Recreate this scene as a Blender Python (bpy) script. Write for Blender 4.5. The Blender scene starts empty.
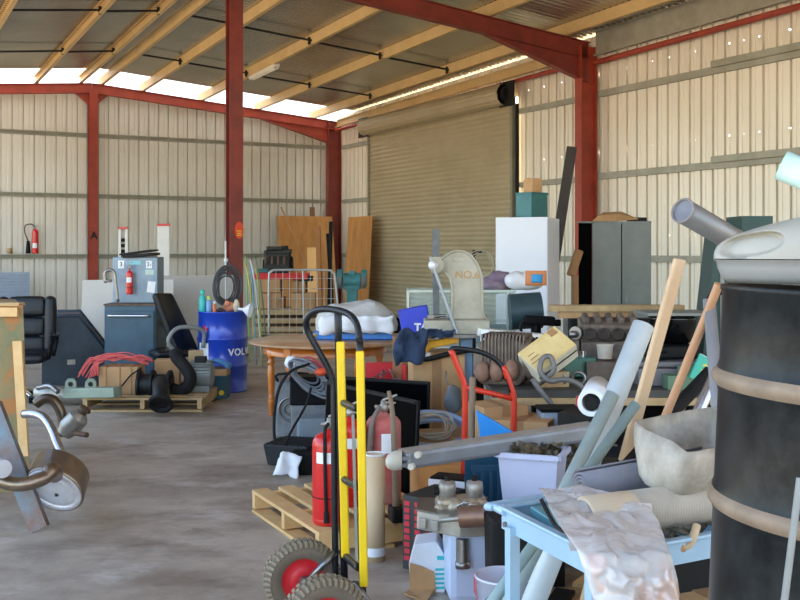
import bpy, bmesh, math, random
from mathutils import Vector, Matrix, Euler, noise
PI = math.pi
random.seed(7)
COL = bpy.context.scene.collection
V = Vector
EYE = 1.65
FOC = 1013.0
HZ = 248.0

def W(px, py, Y):
    """a place in the shed: column and row of sight at depth Y from the eye"""
    return V(((px - 400.0) / FOC * Y, Y, EYE - (py - HZ) / FOC * Y))

def F(px, py, z=0.0):
    Y = (EYE - z) * FOC / (py - HZ)
    return W(px, py, Y)

def G(px, Y, z=0.0):
    return V(((px - 400.0) / FOC * Y, Y, z))

# ---------------------------------------------------------------- colours and materials
def lin(c):
    return tuple(((x / 12.92) if x <= 0.04045 else ((x + 0.055) / 1.055) ** 2.4) for x in c)

def hexc(h):
    return lin(tuple(int(h[i:i + 2], 16) / 255.0 for i in (0, 2, 4)))

_M = {}
def mat(name, c, rough=0.6, metal=0.0, c2=None, scale=6.0, amt=0.5, bump=0.0, bscale=40.0, trans=0.0, alpha=1.0,
        stretch=None, spec=0.5, detail=5.0, lo=0.35, hi=0.65, coat=0.0):
    if name in _M:
        return _M[name]
    m = bpy.data.materials.new(name)
    m.use_nodes = True
    nt = m.node_tree
    N, L = nt.nodes, nt.links
    bs = N['Principled BSDF']
    c = hexc(c) if isinstance(c, str) else c
    bs.inputs['Base Color'].default_value = (*c, 1)
    bs.inputs['Roughness'].default_value = rough
    bs.inputs['Metallic'].default_value = metal
    bs.inputs['Specular IOR Level'].default_value = spec
    bs.inputs['Transmission Weight'].default_value = trans
    bs.inputs['Alpha'].default_value = alpha
    bs.inputs['Coat Weight'].default_value = coat
    tc = N.new('ShaderNodeTexCoord')
    mp = N.new('ShaderNodeMapping')
    L.new(tc.outputs['Object'], mp.inputs['Vector'])
    if stretch:
        mp.inputs['Scale'].default_value = stretch
    if c2 is None:
        c2 = tuple(x * 0.72 for x in c)
        amt = amt * 0.6
    else:
        c2 = hexc(c2) if isinstance(c2, str) else c2
    ns = N.new('ShaderNodeTexNoise')
    ns.inputs['Scale'].default_value = scale
    ns.inputs['Detail'].default_value = detail
    ns.inputs['Roughness'].default_value = 0.65
    L.new(mp.outputs[0], ns.inputs['Vector'])
    mr = N.new('ShaderNodeMapRange')
    mr.inputs['From Min'].default_value = lo
    mr.inputs['From Max'].default_value = hi
    mr.inputs['To Max'].default_value = amt
    L.new(ns.outputs['Fac'], mr.inputs['Value'])
    mx = N.new('ShaderNodeMix')
    mx.data_type = 'RGBA'
    mx.inputs['A'].default_value = (*c, 1)
    mx.inputs['B'].default_value = (*c2, 1)
    L.new(mr.outputs[0], mx.inputs['Factor'])
    L.new(mx.outputs['Result'], bs.inputs['Base Color'])
    if bump > 0:
        n2 = N.new('ShaderNodeTexNoise')
        n2.inputs['Scale'].default_value = bscale
        n2.inputs['Detail'].default_value = 4
        L.new(mp.outputs[0], n2.inputs['Vector'])
        bp = N.new('ShaderNodeBump')
        bp.inputs['Strength'].default_value = bump
        bp.inputs['Distance'].default_value = 0.01
        L.new(n2.outputs['Fac'], bp.inputs['Height'])
        L.new(bp.outputs[0], bs.inputs['Normal'])
    _M[name] = m
    return m

# ---------------------------------------------------------------- the shape builder
def frame_of(d):
    d = d.normalized()
    a = V((0, 0, 1)) if abs(d.z) < 0.9 else V((1, 0, 0))
    x = a.cross(d).normalized()
    return x, d.cross(x).normalized(), d

def catmull(pts, n=6, closed=False):
    pts = [V(p) for p in pts]
    out = []
    m = len(pts)
    rng = range(m) if closed else range(m - 1)
    for i in rng:
        if closed:
            p0, p1, p2, p3 = pts[(i - 1) % m], pts[i], pts[(i + 1) % m], pts[(i + 2) % m]
        else:
            p1, p2 = pts[i], pts[i + 1]
            p0 = pts[i - 1] if i > 0 else p1 * 2 - p2
            p3 = pts[i + 2] if i + 2 < m else p2 * 2 - p1
        for k in range(n):
            t = k / n
            out.append(0.5 * ((2 * p1) + (p2 - p0) * t + (2 * p0 - 5 * p1 + 4 * p2 - p3) * t * t + (3 * p1 - 3 * p2 + p3 - p0) * t ** 3))
    if not closed:
        out.append(pts[-1])
    return out

class B:
    def __init__(self, mtx=None):
        self.bm = bmesh.new()
        self.m = mtx or Matrix.Identity(4)
        self.smooth = set()

    def _v(self, p):
        return self.bm.verts.new(self.m @ V(p))

    def face(self, vs, sm=False):
        try:
            f = self.bm.faces.new(vs)
            f.smooth = sm
            return f
        except ValueError:
            return None

    def poly(self, pts, sm=False):
        return self.face([self._v(p) for p in pts], sm)

    def box(self, c, s, rot=None, bev=0.0, taper=None):
        c = V(c)
        R = rot.to_matrix() if isinstance(rot, Euler) else (rot if rot is not None else Matrix.Identity(3))
        if isinstance(rot, (tuple, list)):
            R = Euler(rot).to_matrix()
        h = V(s) / 2
        if bev <= 0:
            vs = []
            for dx in (-1, 1):
                for dy in (-1, 1):
                    for dz in (-1, 1):
                        k = (taper if (taper and dz < 0) else 1.0)
                        vs.append(self._v(c + R @ V((dx * h.x * k, dy * h.y * k, dz * h.z))))
            for q in ((0, 1, 3, 2), (4, 6, 7, 5), (0, 4, 5, 1), (2, 3, 7, 6), (0, 2, 6, 4), (1, 5, 7, 3)):
                self.face([vs[i] for i in q])
        else:
            t = bmesh.new()
            bmesh.ops.create_cube(t, size=1)
            for v in t.verts:
                k = (taper if (taper and v.co.z < 0) else 1.0)
                v.co = V((v.co.x * s[0] * k, v.co.y * s[1] * k, v.co.z * s[2]))
            bmesh.ops.bevel(t, geom=t.edges[:], offset=min(bev, min(s) * 0.45), segments=2, affect='EDGES', profile=0.5)
            mp = {v: self._v(c + R @ v.co) for v in t.verts}
            for f in t.faces:
                self.face([mp[v] for v in f.verts])
            t.free()
        return self

    def bar(self, p0, p1, w, h, up=None, bev=0.0):
        """rectangular bar from p0 to p1, w across, h along `up`"""
        p0, p1 = V(p0), V(p1)
        d = (p1 - p0)
        L = d.length
        d.normalize()
        u = V(up) if up is not None else (V((0, 0, 1)) if abs(d.z) < 0.95 else V((0, 1, 0)))
        x = d.cross(u).normalized()
        z = x.cross(d).normalized()
        R = Matrix((x, d, z)).transposed()
        return self.box((p0 + p1) / 2, (w, L, h), R, bev)

    def ring(self, c, x, y, r, n, ph=0.0):
        return [self._v(c + x * (math.cos(ph + 2 * PI * i / n) * r) + y * (math.sin(ph + 2 * PI * i / n) * r)) for i in range(n)]

    def bridge(self, a, b, sm=True):
        n = len(a)
        for i in range(n):
            self.face([a[i], a[(i + 1) % n], b[(i + 1) % n], b[i]], sm)

    def cyl(self, p0, p1, r0, r1=None, n=20, caps=True):
        p0, p1 = V(p0), V(p1)
        r1 = r0 if r1 is None else r1
        x, y, d = frame_of(p1 - p0)
        a, b = self.ring(p0, x, y, r0, n), self.ring(p1, x, y, r1, n)
        self.bridge(a, b)
        if caps:
            self.face(self.ring(p0, x, y, r0, n)[::-1])
            self.face(self.ring(p1, x, y, r1, n))
        return self

    def pipe(self, p0, p1, r, wall=0.003, n=28, r1=None):
        """an open-ended pipe with a wall"""
        p0, p1 = V(p0), V(p1)
        r1 = r if r1 is None else r1
        x, y, d = frame_of(p1 - p0)
        a, b = self.ring(p0, x, y, r, n), self.ring(p1, x, y, r1, n)
        c, e = self.ring(p0, x, y, r - wall, n), self.ring(p1, x, y, r1 - wall, n)
        self.bridge(a, b)
        self.bridge(e, c)
        self.bridge(c, a, False)
        self.bridge(b, e, False)
        return self

    def tube(self, pts, r, n=10, smooth=0, closed=False, caps=True):
        pts = [V(p) for p in pts]
        if smooth:
            pts = catmull(pts, smooth, closed)
        m = len(pts)
        rr = r if callable(r) else (lambda t: r)
        rings = []
        px = None
        for i, p in enumerate(pts):
            if closed:
                d = pts[(i + 1) % m] - pts[(i - 1) % m]
            else:
                d = pts[min(i + 1, m - 1)] - pts[max(i - 1, 0)]
            if d.length < 1e-9:
                d = V((0, 0, 1))
            d.normalize()
            if px is None:
                px, _, _ = frame_of(d)
            x = (px - d * px.dot(d))
            if x.length < 1e-6:
                x, _, _ = frame_of(d)
            x.normalize()
            px = x
            y = d.cross(x)
            rings.append(self.ring(p, x, y, rr(i / max(m - 1, 1)), n))
        for i in range(m - 1):
            self.bridge(rings[i], rings[i + 1])
        if closed:
            self.bridge(rings[-1], rings[0])
        elif caps:
            self.face(rings[0][::-1])
            self.face(rings[-1])
        return self

    def lathe(self, prof, o=(0, 0, 0), axis=(0, 0, 1), n=28, caps=True, arc=None):
        """profile of (radius, height) turned about an axis"""
        o = V(o)
        x, y, d = frame_of(V(axis))
        rs = [self.ring(o + d * h, x, y, max(r, 1e-4), n) for r, h in prof]
        for a, b in zip(rs, rs[1:]):
            self.bridge(a, b)
        if caps:
            if prof[0][0] > 1e-3:
                self.face(rs[0][::-1])
            if prof[-1][0] > 1e-3:
                self.face(rs[-1])
        return self

    def prism(self, pts, d, o=(0, 0, 0), x=(1, 0, 0), y=(0, 0, 1), bev=0.0):
        """flat outline (in the x,y axes at o) given the thickness d along x cross y, centred"""
        x, y, o = V(x), V(y), V(o)
        nrm = x.cross(y).normalized()
        P = [o + x * a + y * b for a, b in pts]
        f = [self._v(p + nrm * d / 2) for p in P]
        g = [self._v(p - nrm * d / 2) for p in P]
        n = len(P)
        self.face(f)
        self.face(g[::-1])
        for i in range(n):
            self.face([f[i], g[i], g[(i + 1) % n], f[(i + 1) % n]])
        return self

    def ball(self, c, r, n=12, s=(1, 1, 1)):
        c = V(c)
        t = bmesh.new()
        bmesh.ops.create_uvsphere(t, u_segments=n, v_segments=max(6, n * 2 // 3), radius=1)
        mp = {v: self._v(c + V((v.co.x * s[0] * r, v.co.y * s[1] * r, v.co.z * s[2] * r))) for v in t.verts}
        for f in t.faces:
            self.face([mp[v] for v in f.verts], True)
        t.free()
        return self

    def torus(self, c, axis, R, r, n=32, k=10):
        x, y, d = frame_of(V(axis))
        c = V(c)
        return self.tube([c + x * (math.cos(2 * PI * i / n) * R) + y * (math.sin(2 * PI * i / n) * R) for i in range(n)], r, k, closed=True)

    def grid(self, fn, nu, nv, sm=True, thick=0.0):
        """a sheet from fn(u, v) with u, v in 0..1"""
        vs = [[self._v(fn(i / nu, j / nv)) for j in range(nv + 1)] for i in range(nu + 1)]
        for i in range(nu):
            for j in range(nv):
                self.face([vs[i][j], vs[i + 1][j], vs[i + 1][j + 1], vs[i][j + 1]], sm)
        return self

    def obj(self, name, m, parent=None, world=False, bevel=0.0, sub=0, solid=0.0, wobble=0.0, wscale=8.0, autosm=None, **props):
        me = bpy.data.meshes.new(name)
        bmesh.ops.recalc_face_normals(self.bm, faces=self.bm.faces[:])
        if wobble:
            for v in self.bm.verts:
                v.co += noise.noise_vector(v.co * wscale) * wobble
        if world and parent is not None:
            inv = _WM[parent.name].inverted()
            self.bm.transform(inv)
        elif world:
            pass
        self.bm.to_mesh(me)
        self.bm.free()
        o = bpy.data.objects.new(name, me)
        COL.objects.link(o)
        if m is not None:
            me.materials.append(m)
        if parent is not None:
            o.parent = parent
        if solid:
            md = o.modifiers.new('thickness', 'SOLIDIFY')
            md.thickness = solid
            md.offset = 0
        if bevel:
            md = o.modifiers.new('bevel', 'BEVEL')
            md.width = bevel
            md.segments = 2
            md.limit_method = 'ANGLE'
            md.angle_limit = 0.7
        if sub:
            md = o.modifiers.new('sub', 'SUBSURF')
            md.levels = sub
            md.render_levels = sub
        for k, v in props.items():
            o[k] = v
        _WM[o.name] = (_WM[parent.name].copy() if parent is not None else Matrix.Identity(4))
        return o

_WM = {}
def thing(name, label, cat, loc=(0, 0, 0), rz=0.0, group=None, rx=0.0, ry=0.0):
    o = bpy.data.objects.new(name, None)
    COL.objects.link(o)
    o.empty_display_size = 0.1
    o.location = loc
    o.rotation_euler = (rx, ry, rz)
    _WM[o.name] = Matrix.Translation(V(loc)) @ Euler((rx, ry, rz)).to_matrix().to_4x4()
    o['label'] = label
    o['category'] = cat
    if group:
        o['group'] = group
    return o

def place(o, loc, rot=(0, 0, 0)):
    """put a one-mesh thing, built around its own origin, where it stands"""
    o.location = loc
    o.rotation_euler = rot
    _WM[o.name] = Matrix.Translation(V(loc)) @ Euler(rot).to_matrix().to_4x4()
    return o

def solo(b, name, m, label, cat, group=None, loc=None, **kw):
    """a thing that is one mesh, modelled in place; its origin is moved to its base"""
    bm = b.bm
    if loc is None:
        xs = [v.co.x for v in bm.verts]
        ys = [v.co.y for v in bm.verts]
        zs = [v.co.z for v in bm.verts]
        loc = V(((min(xs) + max(xs)) / 2, (min(ys) + max(ys)) / 2, min(zs)))
    loc = V(loc)
    bm.transform(Matrix.Translation(-loc))
    o = b.obj(name, m, **kw)
    o.location = loc
    _WM[o.name] = Matrix.Translation(loc)
    o['label'] = label
    o['category'] = cat
    if group:
        o['group'] = group
    return o

def struct(b, name, m, **kw):
    o = b.obj(name, m, **kw)
    if o.parent is None:
        o['kind'] = 'structure'
    return o

def text_obj(name, body, m, size, parent, loc, rot, extrude=0.002, align='CENTER', sx=1.0, bold=0.0):
    cu = bpy.data.curves.new(name, 'FONT')
    cu.body = body
    cu.size = size
    cu.extrude = extrude
    cu.offset = bold
    cu.align_x = align
    cu.align_y = 'CENTER'
    t = bpy.data.objects.new(name + '_tmp', cu)
    COL.objects.link(t)
    dg = bpy.context.evaluated_depsgraph_get()
    me = bpy.data.meshes.new_from_object(t.evaluated_get(dg))
    bpy.data.objects.remove(t)
    me.transform(Matrix.Diagonal((sx, 1, 1, 1)))
    o = bpy.data.objects.new(name, me)
    COL.objects.link(o)
    me.materials.clear()
    me.materials.append(m)
    o.parent = parent
    o.location = loc
    o.rotation_euler = rot
    return o

def dup(root, loc=None, rot=None, label=None, group=None):
    r = root.copy()
    COL.objects.link(r)
    if loc is not None:
        r.location = loc
    if rot is not None:
        r.rotation_euler = rot
    if label:
        r['label'] = label
    if group:
        r['group'] = group
    for ch in list(root.children):
        c = ch.copy()
        COL.objects.link(c)
        c.parent = r
        for g in list(ch.children):
            e = g.copy()
            COL.objects.link(e)
            e.parent = c
    _WM[r.name] = Matrix.Translation(r.location) @ r.rotation_euler.to_matrix().to_4x4()
    return r
# ================================================================ the shed
TH = math.radians(28.5)
UD = V((math.sin(TH), -math.cos(TH), 0))      # along the right wall, towards the eye
VD = V((-math.cos(TH), -math.sin(TH), 0))     # along the back wall, to the left
CORNER = V((-1.72, 28.1, 0))
RIDGE = 6.69
def S(u, v, z=0.0):
    return CORNER + UD * u + VD * v + V((0, 0, z))
def eave(u): return 5.12 + 0.019 * u
def ridge(u): return 5.68 + 0.033 * u
def roof_z(u, v):
    t = min(v, 2 * RIDGE - v) / RIDGE
    return eave(u) + (ridge(u) - eave(u)) * t

M_wall = mat('wall_sheet', 'e2dfd8', 0.38, 0.3, 'cfc9bd', 0.7, 0.5, detail=3)
M_wall2 = mat('roof_sheet', 'cdc7b6', 0.27, 0.75, 'a8a190', 0.45, 0.7, detail=3)
M_girt = mat('galv_girt', 'a8a698', 0.5, 0.2, '7f7c68', 3, 0.5)
M_purl = mat('purlin_paint', 'd0b27c', 0.5, 0.0, 'b39462', 2, 0.5)
M_red = mat('oxide_red', 'a8442f', 0.5, 0.0, '803024', 3, 0.7)
M_redd = mat('oxide_red_dark', '8a362b', 0.5, 0.0, '662822', 3, 0.7)
M_dark = mat('dark_steel', '262422', 0.55, 0.1, '181716', 5, 0.5, spec=0.2)

# pin holes where sheet screws have gone: the daylight outside shows through them
def wall_holes(rows):
    m = bpy.data.materials.new('right_wall_sheet')
    m.use_nodes = True
    nt = m.node_tree; N, L = nt.nodes, nt.links
    bs = N['Principled BSDF']
    bs.inputs['Roughness'].default_value = 0.4; bs.inputs['Metallic'].default_value = 0.2
    tc = N.new('ShaderNodeTexCoord')
    ns = N.new('ShaderNodeTexNoise'); ns.inputs['Scale'].default_value = 0.7
    L.new(tc.outputs['Object'], ns.inputs['Vector'])
    mx = N.new('ShaderNodeMix'); mx.data_type = 'RGBA'
    mx.inputs['A'].default_value = (*hexc('f3ecdd'), 1); mx.inputs['B'].default_value = (*hexc('e2d8c6'), 1)
    L.new(ns.outputs['Fac'], mx.inputs['Factor']); L.new(mx.outputs['Result'], bs.inputs['Base Color'])
    vo = N.new('ShaderNodeTexVoronoi'); vo.feature = 'F1'; vo.voronoi_dimensions = '1D'; vo.inputs['Scale'].default_value = 2.4
    mp = N.new('ShaderNodeMapping')
    L.new(tc.outputs['Object'], mp.inputs['Vector'])
    dt = N.new('ShaderNodeVectorMath'); dt.operation = 'DOT_PRODUCT'; dt.inputs[1].default_value = UD[:]
    L.new(mp.outputs[0], dt.inputs[0]); L.new(dt.outputs['Value'], vo.inputs['W'])
    lt = N.new('ShaderNodeMath'); lt.operation = 'LESS_THAN'; lt.inputs[1].default_value = 0.024
    L.new(vo.outputs['Distance'], lt.inputs[0])
    sp = N.new('ShaderNodeSeparateXYZ'); L.new(tc.outputs['Object'], sp.inputs[0])
    acc = None
    for z, h in rows:
        su = N.new('ShaderNodeMath'); su.operation = 'SUBTRACT'; su.inputs[1].default_value = z; L.new(sp.outputs['Z'], su.inputs[0])
        ab = N.new('ShaderNodeMath'); ab.operation = 'ABSOLUTE'; L.new(su.outputs[0], ab.inputs[0])
        l2 = N.new('ShaderNodeMath'); l2.operation = 'LESS_THAN'; l2.inputs[1].default_value = h; L.new(ab.outputs[0], l2.inputs[0])
        if acc is None: acc = l2
        else:
            mm = N.new('ShaderNodeMath'); mm.operation = 'MAXIMUM'; L.new(acc.outputs[0], mm.inputs[0]); L.new(l2.outputs[0], mm.inputs[1]); acc = mm
    mu = N.new('ShaderNodeMath'); mu.operation = 'MULTIPLY'; L.new(acc.outputs[0], mu.inputs[0]); L.new(lt.outputs[0], mu.inputs[1])
    inv = N.new('ShaderNodeMath'); inv.operation = 'SUBTRACT'; inv.inputs[0].default_value = 1.0; L.new(mu.outputs[0], inv.inputs[1])
    L.new(inv.outputs[0], bs.inputs['Alpha'])
    return m
M_wallr = wall_holes([(4.80, 0.011), (3.38, 0.010), (1.86, 0.010)])

def floor_mat():
    m = bpy.data.materials.new('concrete_floor')
    m.use_nodes = True
    nt = m.node_tree; N, L = nt.nodes, nt.links
    bs = N['Principled BSDF']; bs.inputs['Roughness'].default_value = 0.55
    tc = N.new('ShaderNodeTexCoord')
    def noise_ramp(scale, c0, c1, lo, hi, detail=6, st=(1, 1, 1), rot=0.0):
        mp = N.new('ShaderNodeMapping'); mp.inputs['Scale'].default_value = st; mp.inputs['Rotation'].default_value = (0, 0, rot)
        L.new(tc.outputs['Object'], mp.inputs['Vector'])
        n = N.new('ShaderNodeTexNoise'); n.inputs['Scale'].default_value = scale; n.inputs['Detail'].default_value = detail; n.inputs['Roughness'].default_value = 0.7
        L.new(mp.outputs[0], n.inputs['Vector'])
        r = N.new('ShaderNodeMapRange'); r.inputs['From Min'].default_value = lo; r.inputs['From Max'].default_value = hi
        L.new(n.outputs['Fac'], r.inputs['Value'])
        return r
    def mix(a, b, f, mode='MIX', fac=1.0):
        x = N.new('ShaderNodeMix'); x.data_type = 'RGBA'; x.blend_type = mode
        for s, k in ((a, 'A'), (b, 'B')):
            if isinstance(s, tuple): x.inputs[k].default_value = (*s, 1)
            else: L.new(s, x.inputs[k])
        L.new(f.outputs[0], x.inputs['Factor'])
        return x.outputs['Result']
    a = mix(hexc('bcae9d'), hexc('8f7f6d'), noise_ramp(0.55, 0, 1, 0.4, 0.62, st=(1, 1, 1)))
    a = mix(a, hexc('6f5f4f'), noise_ramp(0.9, 0, 1, 0.5, 0.72, 8, (0.8, 1.5, 1), -0.5))
    a = mix(a, hexc('d6cfc6'), noise_ramp(1.7, 0, 1, 0.56, 0.8, 8, (0.8, 1.3, 1), 0.3))
    a = mix(a, hexc('5b5148'), noise_ramp(7, 0, 1, 0.62, 0.8, 6))
    L.new(a, bs.inputs['Base Color'])
    bp = N.new('ShaderNodeBump'); bp.inputs['Strength'].default_value = 0.15; bp.inputs['Distance'].default_value = 0.01
    n = N.new('ShaderNodeTexNoise'); n.inputs['Scale'].default_value = 30; L.new(tc.outputs['Object'], n.inputs['Vector']); L.new(n.outputs['Fac'], bp.inputs['Height']); L.new(bp.outputs[0], bs.inputs['Normal'])
    return m
M_floor = floor_mat()
M_ground = mat('sandy_ground', 'c6ad8a', 0.95, 0, 'ae9470', 0.1, 0.6)

b = B()
b.poly([S(-0.3, -0.3, 0), S(31, -0.3, 0), S(31, 13.7, 0), S(-0.3, 13.7, 0)])
b.poly([S(-0.3, -0.3, -0.1), S(31, -0.3, -0.1), S(31, 13.7, -0.1), S(-0.3, 13.7, -0.1)])
struct(b, 'floor', M_floor)
b = B()
b.poly([V((-150, -150, -0.12)), V((150, -150, -0.12)), V((150, 150, -0.12)), V((-150, 150, -0.12))])
struct(b, 'ground', M_ground)

def sheet(name, A, D, length, z0, ztop, nrm, m, pitch=0.25, h=0.06, skip=()):
    """ribbed wall sheeting: A start, D direction, nrm towards the room"""
    b = B()
    prof = []
    x = 0.0
    while x < length:
        for dx, dh in ((0, 0), (0.008, h), (0.04, h), (0.048, 0), (0.115, 0), (0.12, 0.012), (0.15, 0.012), (0.155, 0)):
            if x + dx <= length: prof.append((x + dx, dh))
        x += pitch
    prof.append((length, 0))
    prev = None
    for x, dh in prof:
        p = A + D * x - nrm * dh
        lo = b._v(p + V((0, 0, z0(x) if callable(z0) else z0)))
        hi = b._v(p + V((0, 0, ztop(x) if callable(ztop) else ztop)))
        if prev: b.face([prev[0], lo, hi, prev[1]])
        prev = (lo, hi)
    return struct(b, name, m)

# back wall, stops under the purlins of the end frame
sheet('wall_back', S(0, 0), VD, 13.38, 0, lambda v: roof_z(0, v) + 0.02, UD, M_wall)
# right wall around the roller door
d0, d1, dt = 2.31, 8.62, 4.72
sheet('wall_right', S(0, 0), UD, d0, 0, lambda x: eave(x) + 0.17, VD, M_wallr)
sheet('wall_right', S(d0, 0), UD, d1 - d0, dt, lambda x: eave(x + d0) + 0.17, VD, M_wallr)
sheet('wall_right', S(d1, 0), UD, 31 - d1, 0, lambda x: eave(x + d1) + 0.17, VD, M_wallr)

# roof: corrugated sheets on both slopes
def roof(name, v0, v1, ua=0.95, ub=31.15, m=None):
    b = B()
    n = int((ub - ua) / 0.0375)
    prev = None
    for i in range(n + 1):
        u = ua + i * (ub - ua) / n
        k = (0.0, 0.012, 0.0, -0.012)[i % 4]
        a = b._v(S(u, v0, roof_z(u, v0) + 0.21 + k))
        c = b._v(S(u, v1, roof_z(u, v1) + 0.21 + k))
        if prev: b.face([prev[0], a, c, prev[1]], True)
        prev = (a, c)
    return struct(b, name, m or M_wall2)
b_r = roof('ceiling', -0.25, RIDGE)
roof('ceiling', RIDGE, 2 * RIDGE + 0.3)
# translucent sheets added for the white glow at the back end of the roof
M_glowsheet = bpy.data.materials.new('added_glow_sheet')
M_glowsheet.use_nodes = True
_n, _l = M_glowsheet.node_tree.nodes, M_glowsheet.node_tree.links
_b = _n['Principled BSDF']; _b.inputs['Base Color'].default_value = (0.8, 0.8, 0.76, 1); _b.inputs['Roughness'].default_value = 0.4
_t = _n.new('ShaderNodeBsdfTranslucent'); _t.inputs['Color'].default_value = (0.9, 0.88, 0.82, 1)
_x = _n.new('ShaderNodeMixShader'); _x.inputs[0].default_value = 0.30
_l.new(_b.outputs[0], _x.inputs[1]); _l.new(_t.outputs[0], _x.inputs[2]); _l.new(_x.outputs[0], _n['Material Output'].inputs['Surface'])
roof('ceiling', -0.25, RIDGE, -0.45, 0.95, M_glowsheet)
roof('ceiling', RIDGE, 2 * RIDGE + 0.3, -0.45, 0.95, M_glowsheet)

# purlins (C sections) over the frames
def csec(b, p0, p1, dep, fl, t, side, up):
    """a C section: web plus two flanges, `side` is the way the flanges point"""
    p0, p1 = V(p0), V(p1)
    b.bar(p0, p1, t, dep, up)
    for s in (-1, 1):
        o = up.normalized() * (s * (dep / 2 - t / 2)) + side.normalized() * (fl / 2)
        b.bar(p0 + o, p1 + o, fl, t, up)
        o2 = up.normalized() * (s * (dep / 2 - 0.012)) + side.normalized() * fl
        b.bar(p0 + o2, p1 + o2, t, 0.024, up)
UP = V((0, 0, 1))
for i, v in enumerate((0.78, 2.37, 3.93, 5.46, 6.47, 6.91, 7.95, 9.5, 11.0, 12.6)):
    b = B()
    csec(b, S(-0.2, v, roof_z(-0.2, v) + 0.105), S(30.8, v, roof_z(30.8, v) + 0.105), 0.2, 0.075, 0.006, -VD if v < RIDGE else VD, UP)
    struct(b, 'roof_purlin', M_purl)
# bridging rods between purlins
vs = [0.0, 0.78, 2.37, 3.93, 5.46, 6.47, 6.91, 7.95, 9.5]
for u in (3.6, 7.2, 14.1, 17.6):
    for v0, v1 in zip(vs, vs[1:]):
        if v0 in (0.0, 6.47): continue
        b = B()
        b.bar(S(u, v0, roof_z(u, v0) + 0.08), S(u, v1, roof_z(u, v1) + 0.06), 0.035, 0.035)
        b.box(S(u, v0 + 0.05, roof_z(u, v0) + 0.07), (0.05, 0.05, 0.14))
        struct(b, 'roof_bridging', M_dark)

def ibeam(b, p0, p1, dep, fl, t, up):
    """an I section"""
    b.bar(p0, p1, t, dep, up)
    for s in (-1, 1):
        o = up.normalized() * (s * (dep / 2 - t / 2))
        b.bar(V(p0) + o, V(p1) + o, fl, t, up)

def rafter(u, v0, v1, haunch=0.0, dep=0.26, m=None):
    b = B()
    p0, p1 = S(u, v0, roof_z(u, v0) - dep / 2), S(u, v1, roof_z(u, v1) - dep / 2)
    up = UD.cross((p1 - p0)).normalized()
    if up.z < 0: up = -up
    ibeam(b, p0, p1, dep, 0.15, 0.012, up)
    if haunch:
        L = haunch
        e = (p1 - p0).normalized()
        q0, q1 = p0 - up * dep / 2, p0 + e * L - up * dep / 2
        dn = V((0, 0, -0.42))
        for s in (-0.006, 0.006):
            b.poly([q0 + UD * s, q0 + dn + UD * s, q1 + UD * s])
        b.bar(q0 + dn, q1, 0.15, 0.014, up)
    return struct(b, 'roof_rafter', m or M_red)

rafter(0.12, 0.1, RIDGE, 2.2, 0.24)
rafter(0.12, RIDGE, 13.2, 0, 0.24)
rafter(11.07, 0.2, RIDGE, 2.2, 0.3, M_redd)
rafter(11.07, RIDGE, 13.2, 0, 0.3, M_redd)
rafter(21.2, 0.2, RIDGE, 1.6, 0.3, M_redd)
rafter(21.2, RIDGE, 13.2, 0, 0.3, M_redd)

def column(u, v, z1, dep, fl, along, m):
    b = B()
    p0, p1 = S(u, v, 0.0), S(u, v, z1)
    b.bar(p0, p1, 0.012, dep, along)
    for s in (-1, 1):
        o = along * (s * (dep / 2))
        b.bar(p0 + o, p1 + o, fl, 0.014, along)
    b.box(p0 + V((0, 0, 0.012)), (fl + 0.12, dep + 0.12, 0.02), (0, 0, -TH))
    return struct(b, 'steel_column', m)
column(0.14, 0.2, eave(0), 0.36, 0.2, VD, M_redd)
cb = column(0.14, RIDGE - 0.02, ridge(0) - 0.2, 0.2, 0.2, UD, M_red)
column(11.07, 0.24, eave(11.07) - 0.05, 0.34, 0.19, VD, M_red)
cm = column(10.66, RIDGE + 0.03, ridge(10.66) - 0.2, 0.19, 0.21, UD, M_redd)
column(21.2, 0.24, eave(21.2) - 0.05, 0.34, 0.19, VD, M_red)
# gusset plates at the ridge of the back frame
b = B()
for s in (-1, 1):
    b.prism([(0, 0), (0.42 * s, 0.0), (0, -0.36)], 0.012, S(0.12, RIDGE, ridge(0) - 0.25), tuple(VD), (0, 0, 1))
struct(b, 'steel_column_gusset', M_red)

# girts
def girt(p0, p1, w, h, name='wall_girt'):
    b = B()
    csec(b, p0, p1, h, w, 0.006, UP.cross(p1 - p0), UP)
    struct(b, name, M_girt)
for z in (1.45, 2.92, 4.40):
    girt(S(0.1, 0.42, z), S(0.1, RIDGE - 0.12, z), 0.08, 0.10)
    girt(S(0.1, RIDGE + 0.12, z), S(0.1, 13.3, z), 0.08, 0.10)
    girt(S(0.4, 0.08, z), S(d0 - 0.06, 0.08, z), 0.08, 0.10)
    girt(S(d1 + 0.12, 0.08, z), S(10.92, 0.08, z), 0.08, 0.10)
    girt(S(11.22, 0.08, z + 0.02), S(21.1, 0.08, z + 0.02), 0.08, 0.11)
    girt(S(21.3, 0.08, z), S(30.9, 0.08, z), 0.08, 0.11)
for z in (2.92, 4.40):
    b = B()
    b.bar(S(14.0, 0.13, z + 0.1), S(21, 0.13, z + 0.1), 0.06, 0.1)
    struct(b, 'wall_girt', M_girt)
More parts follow.
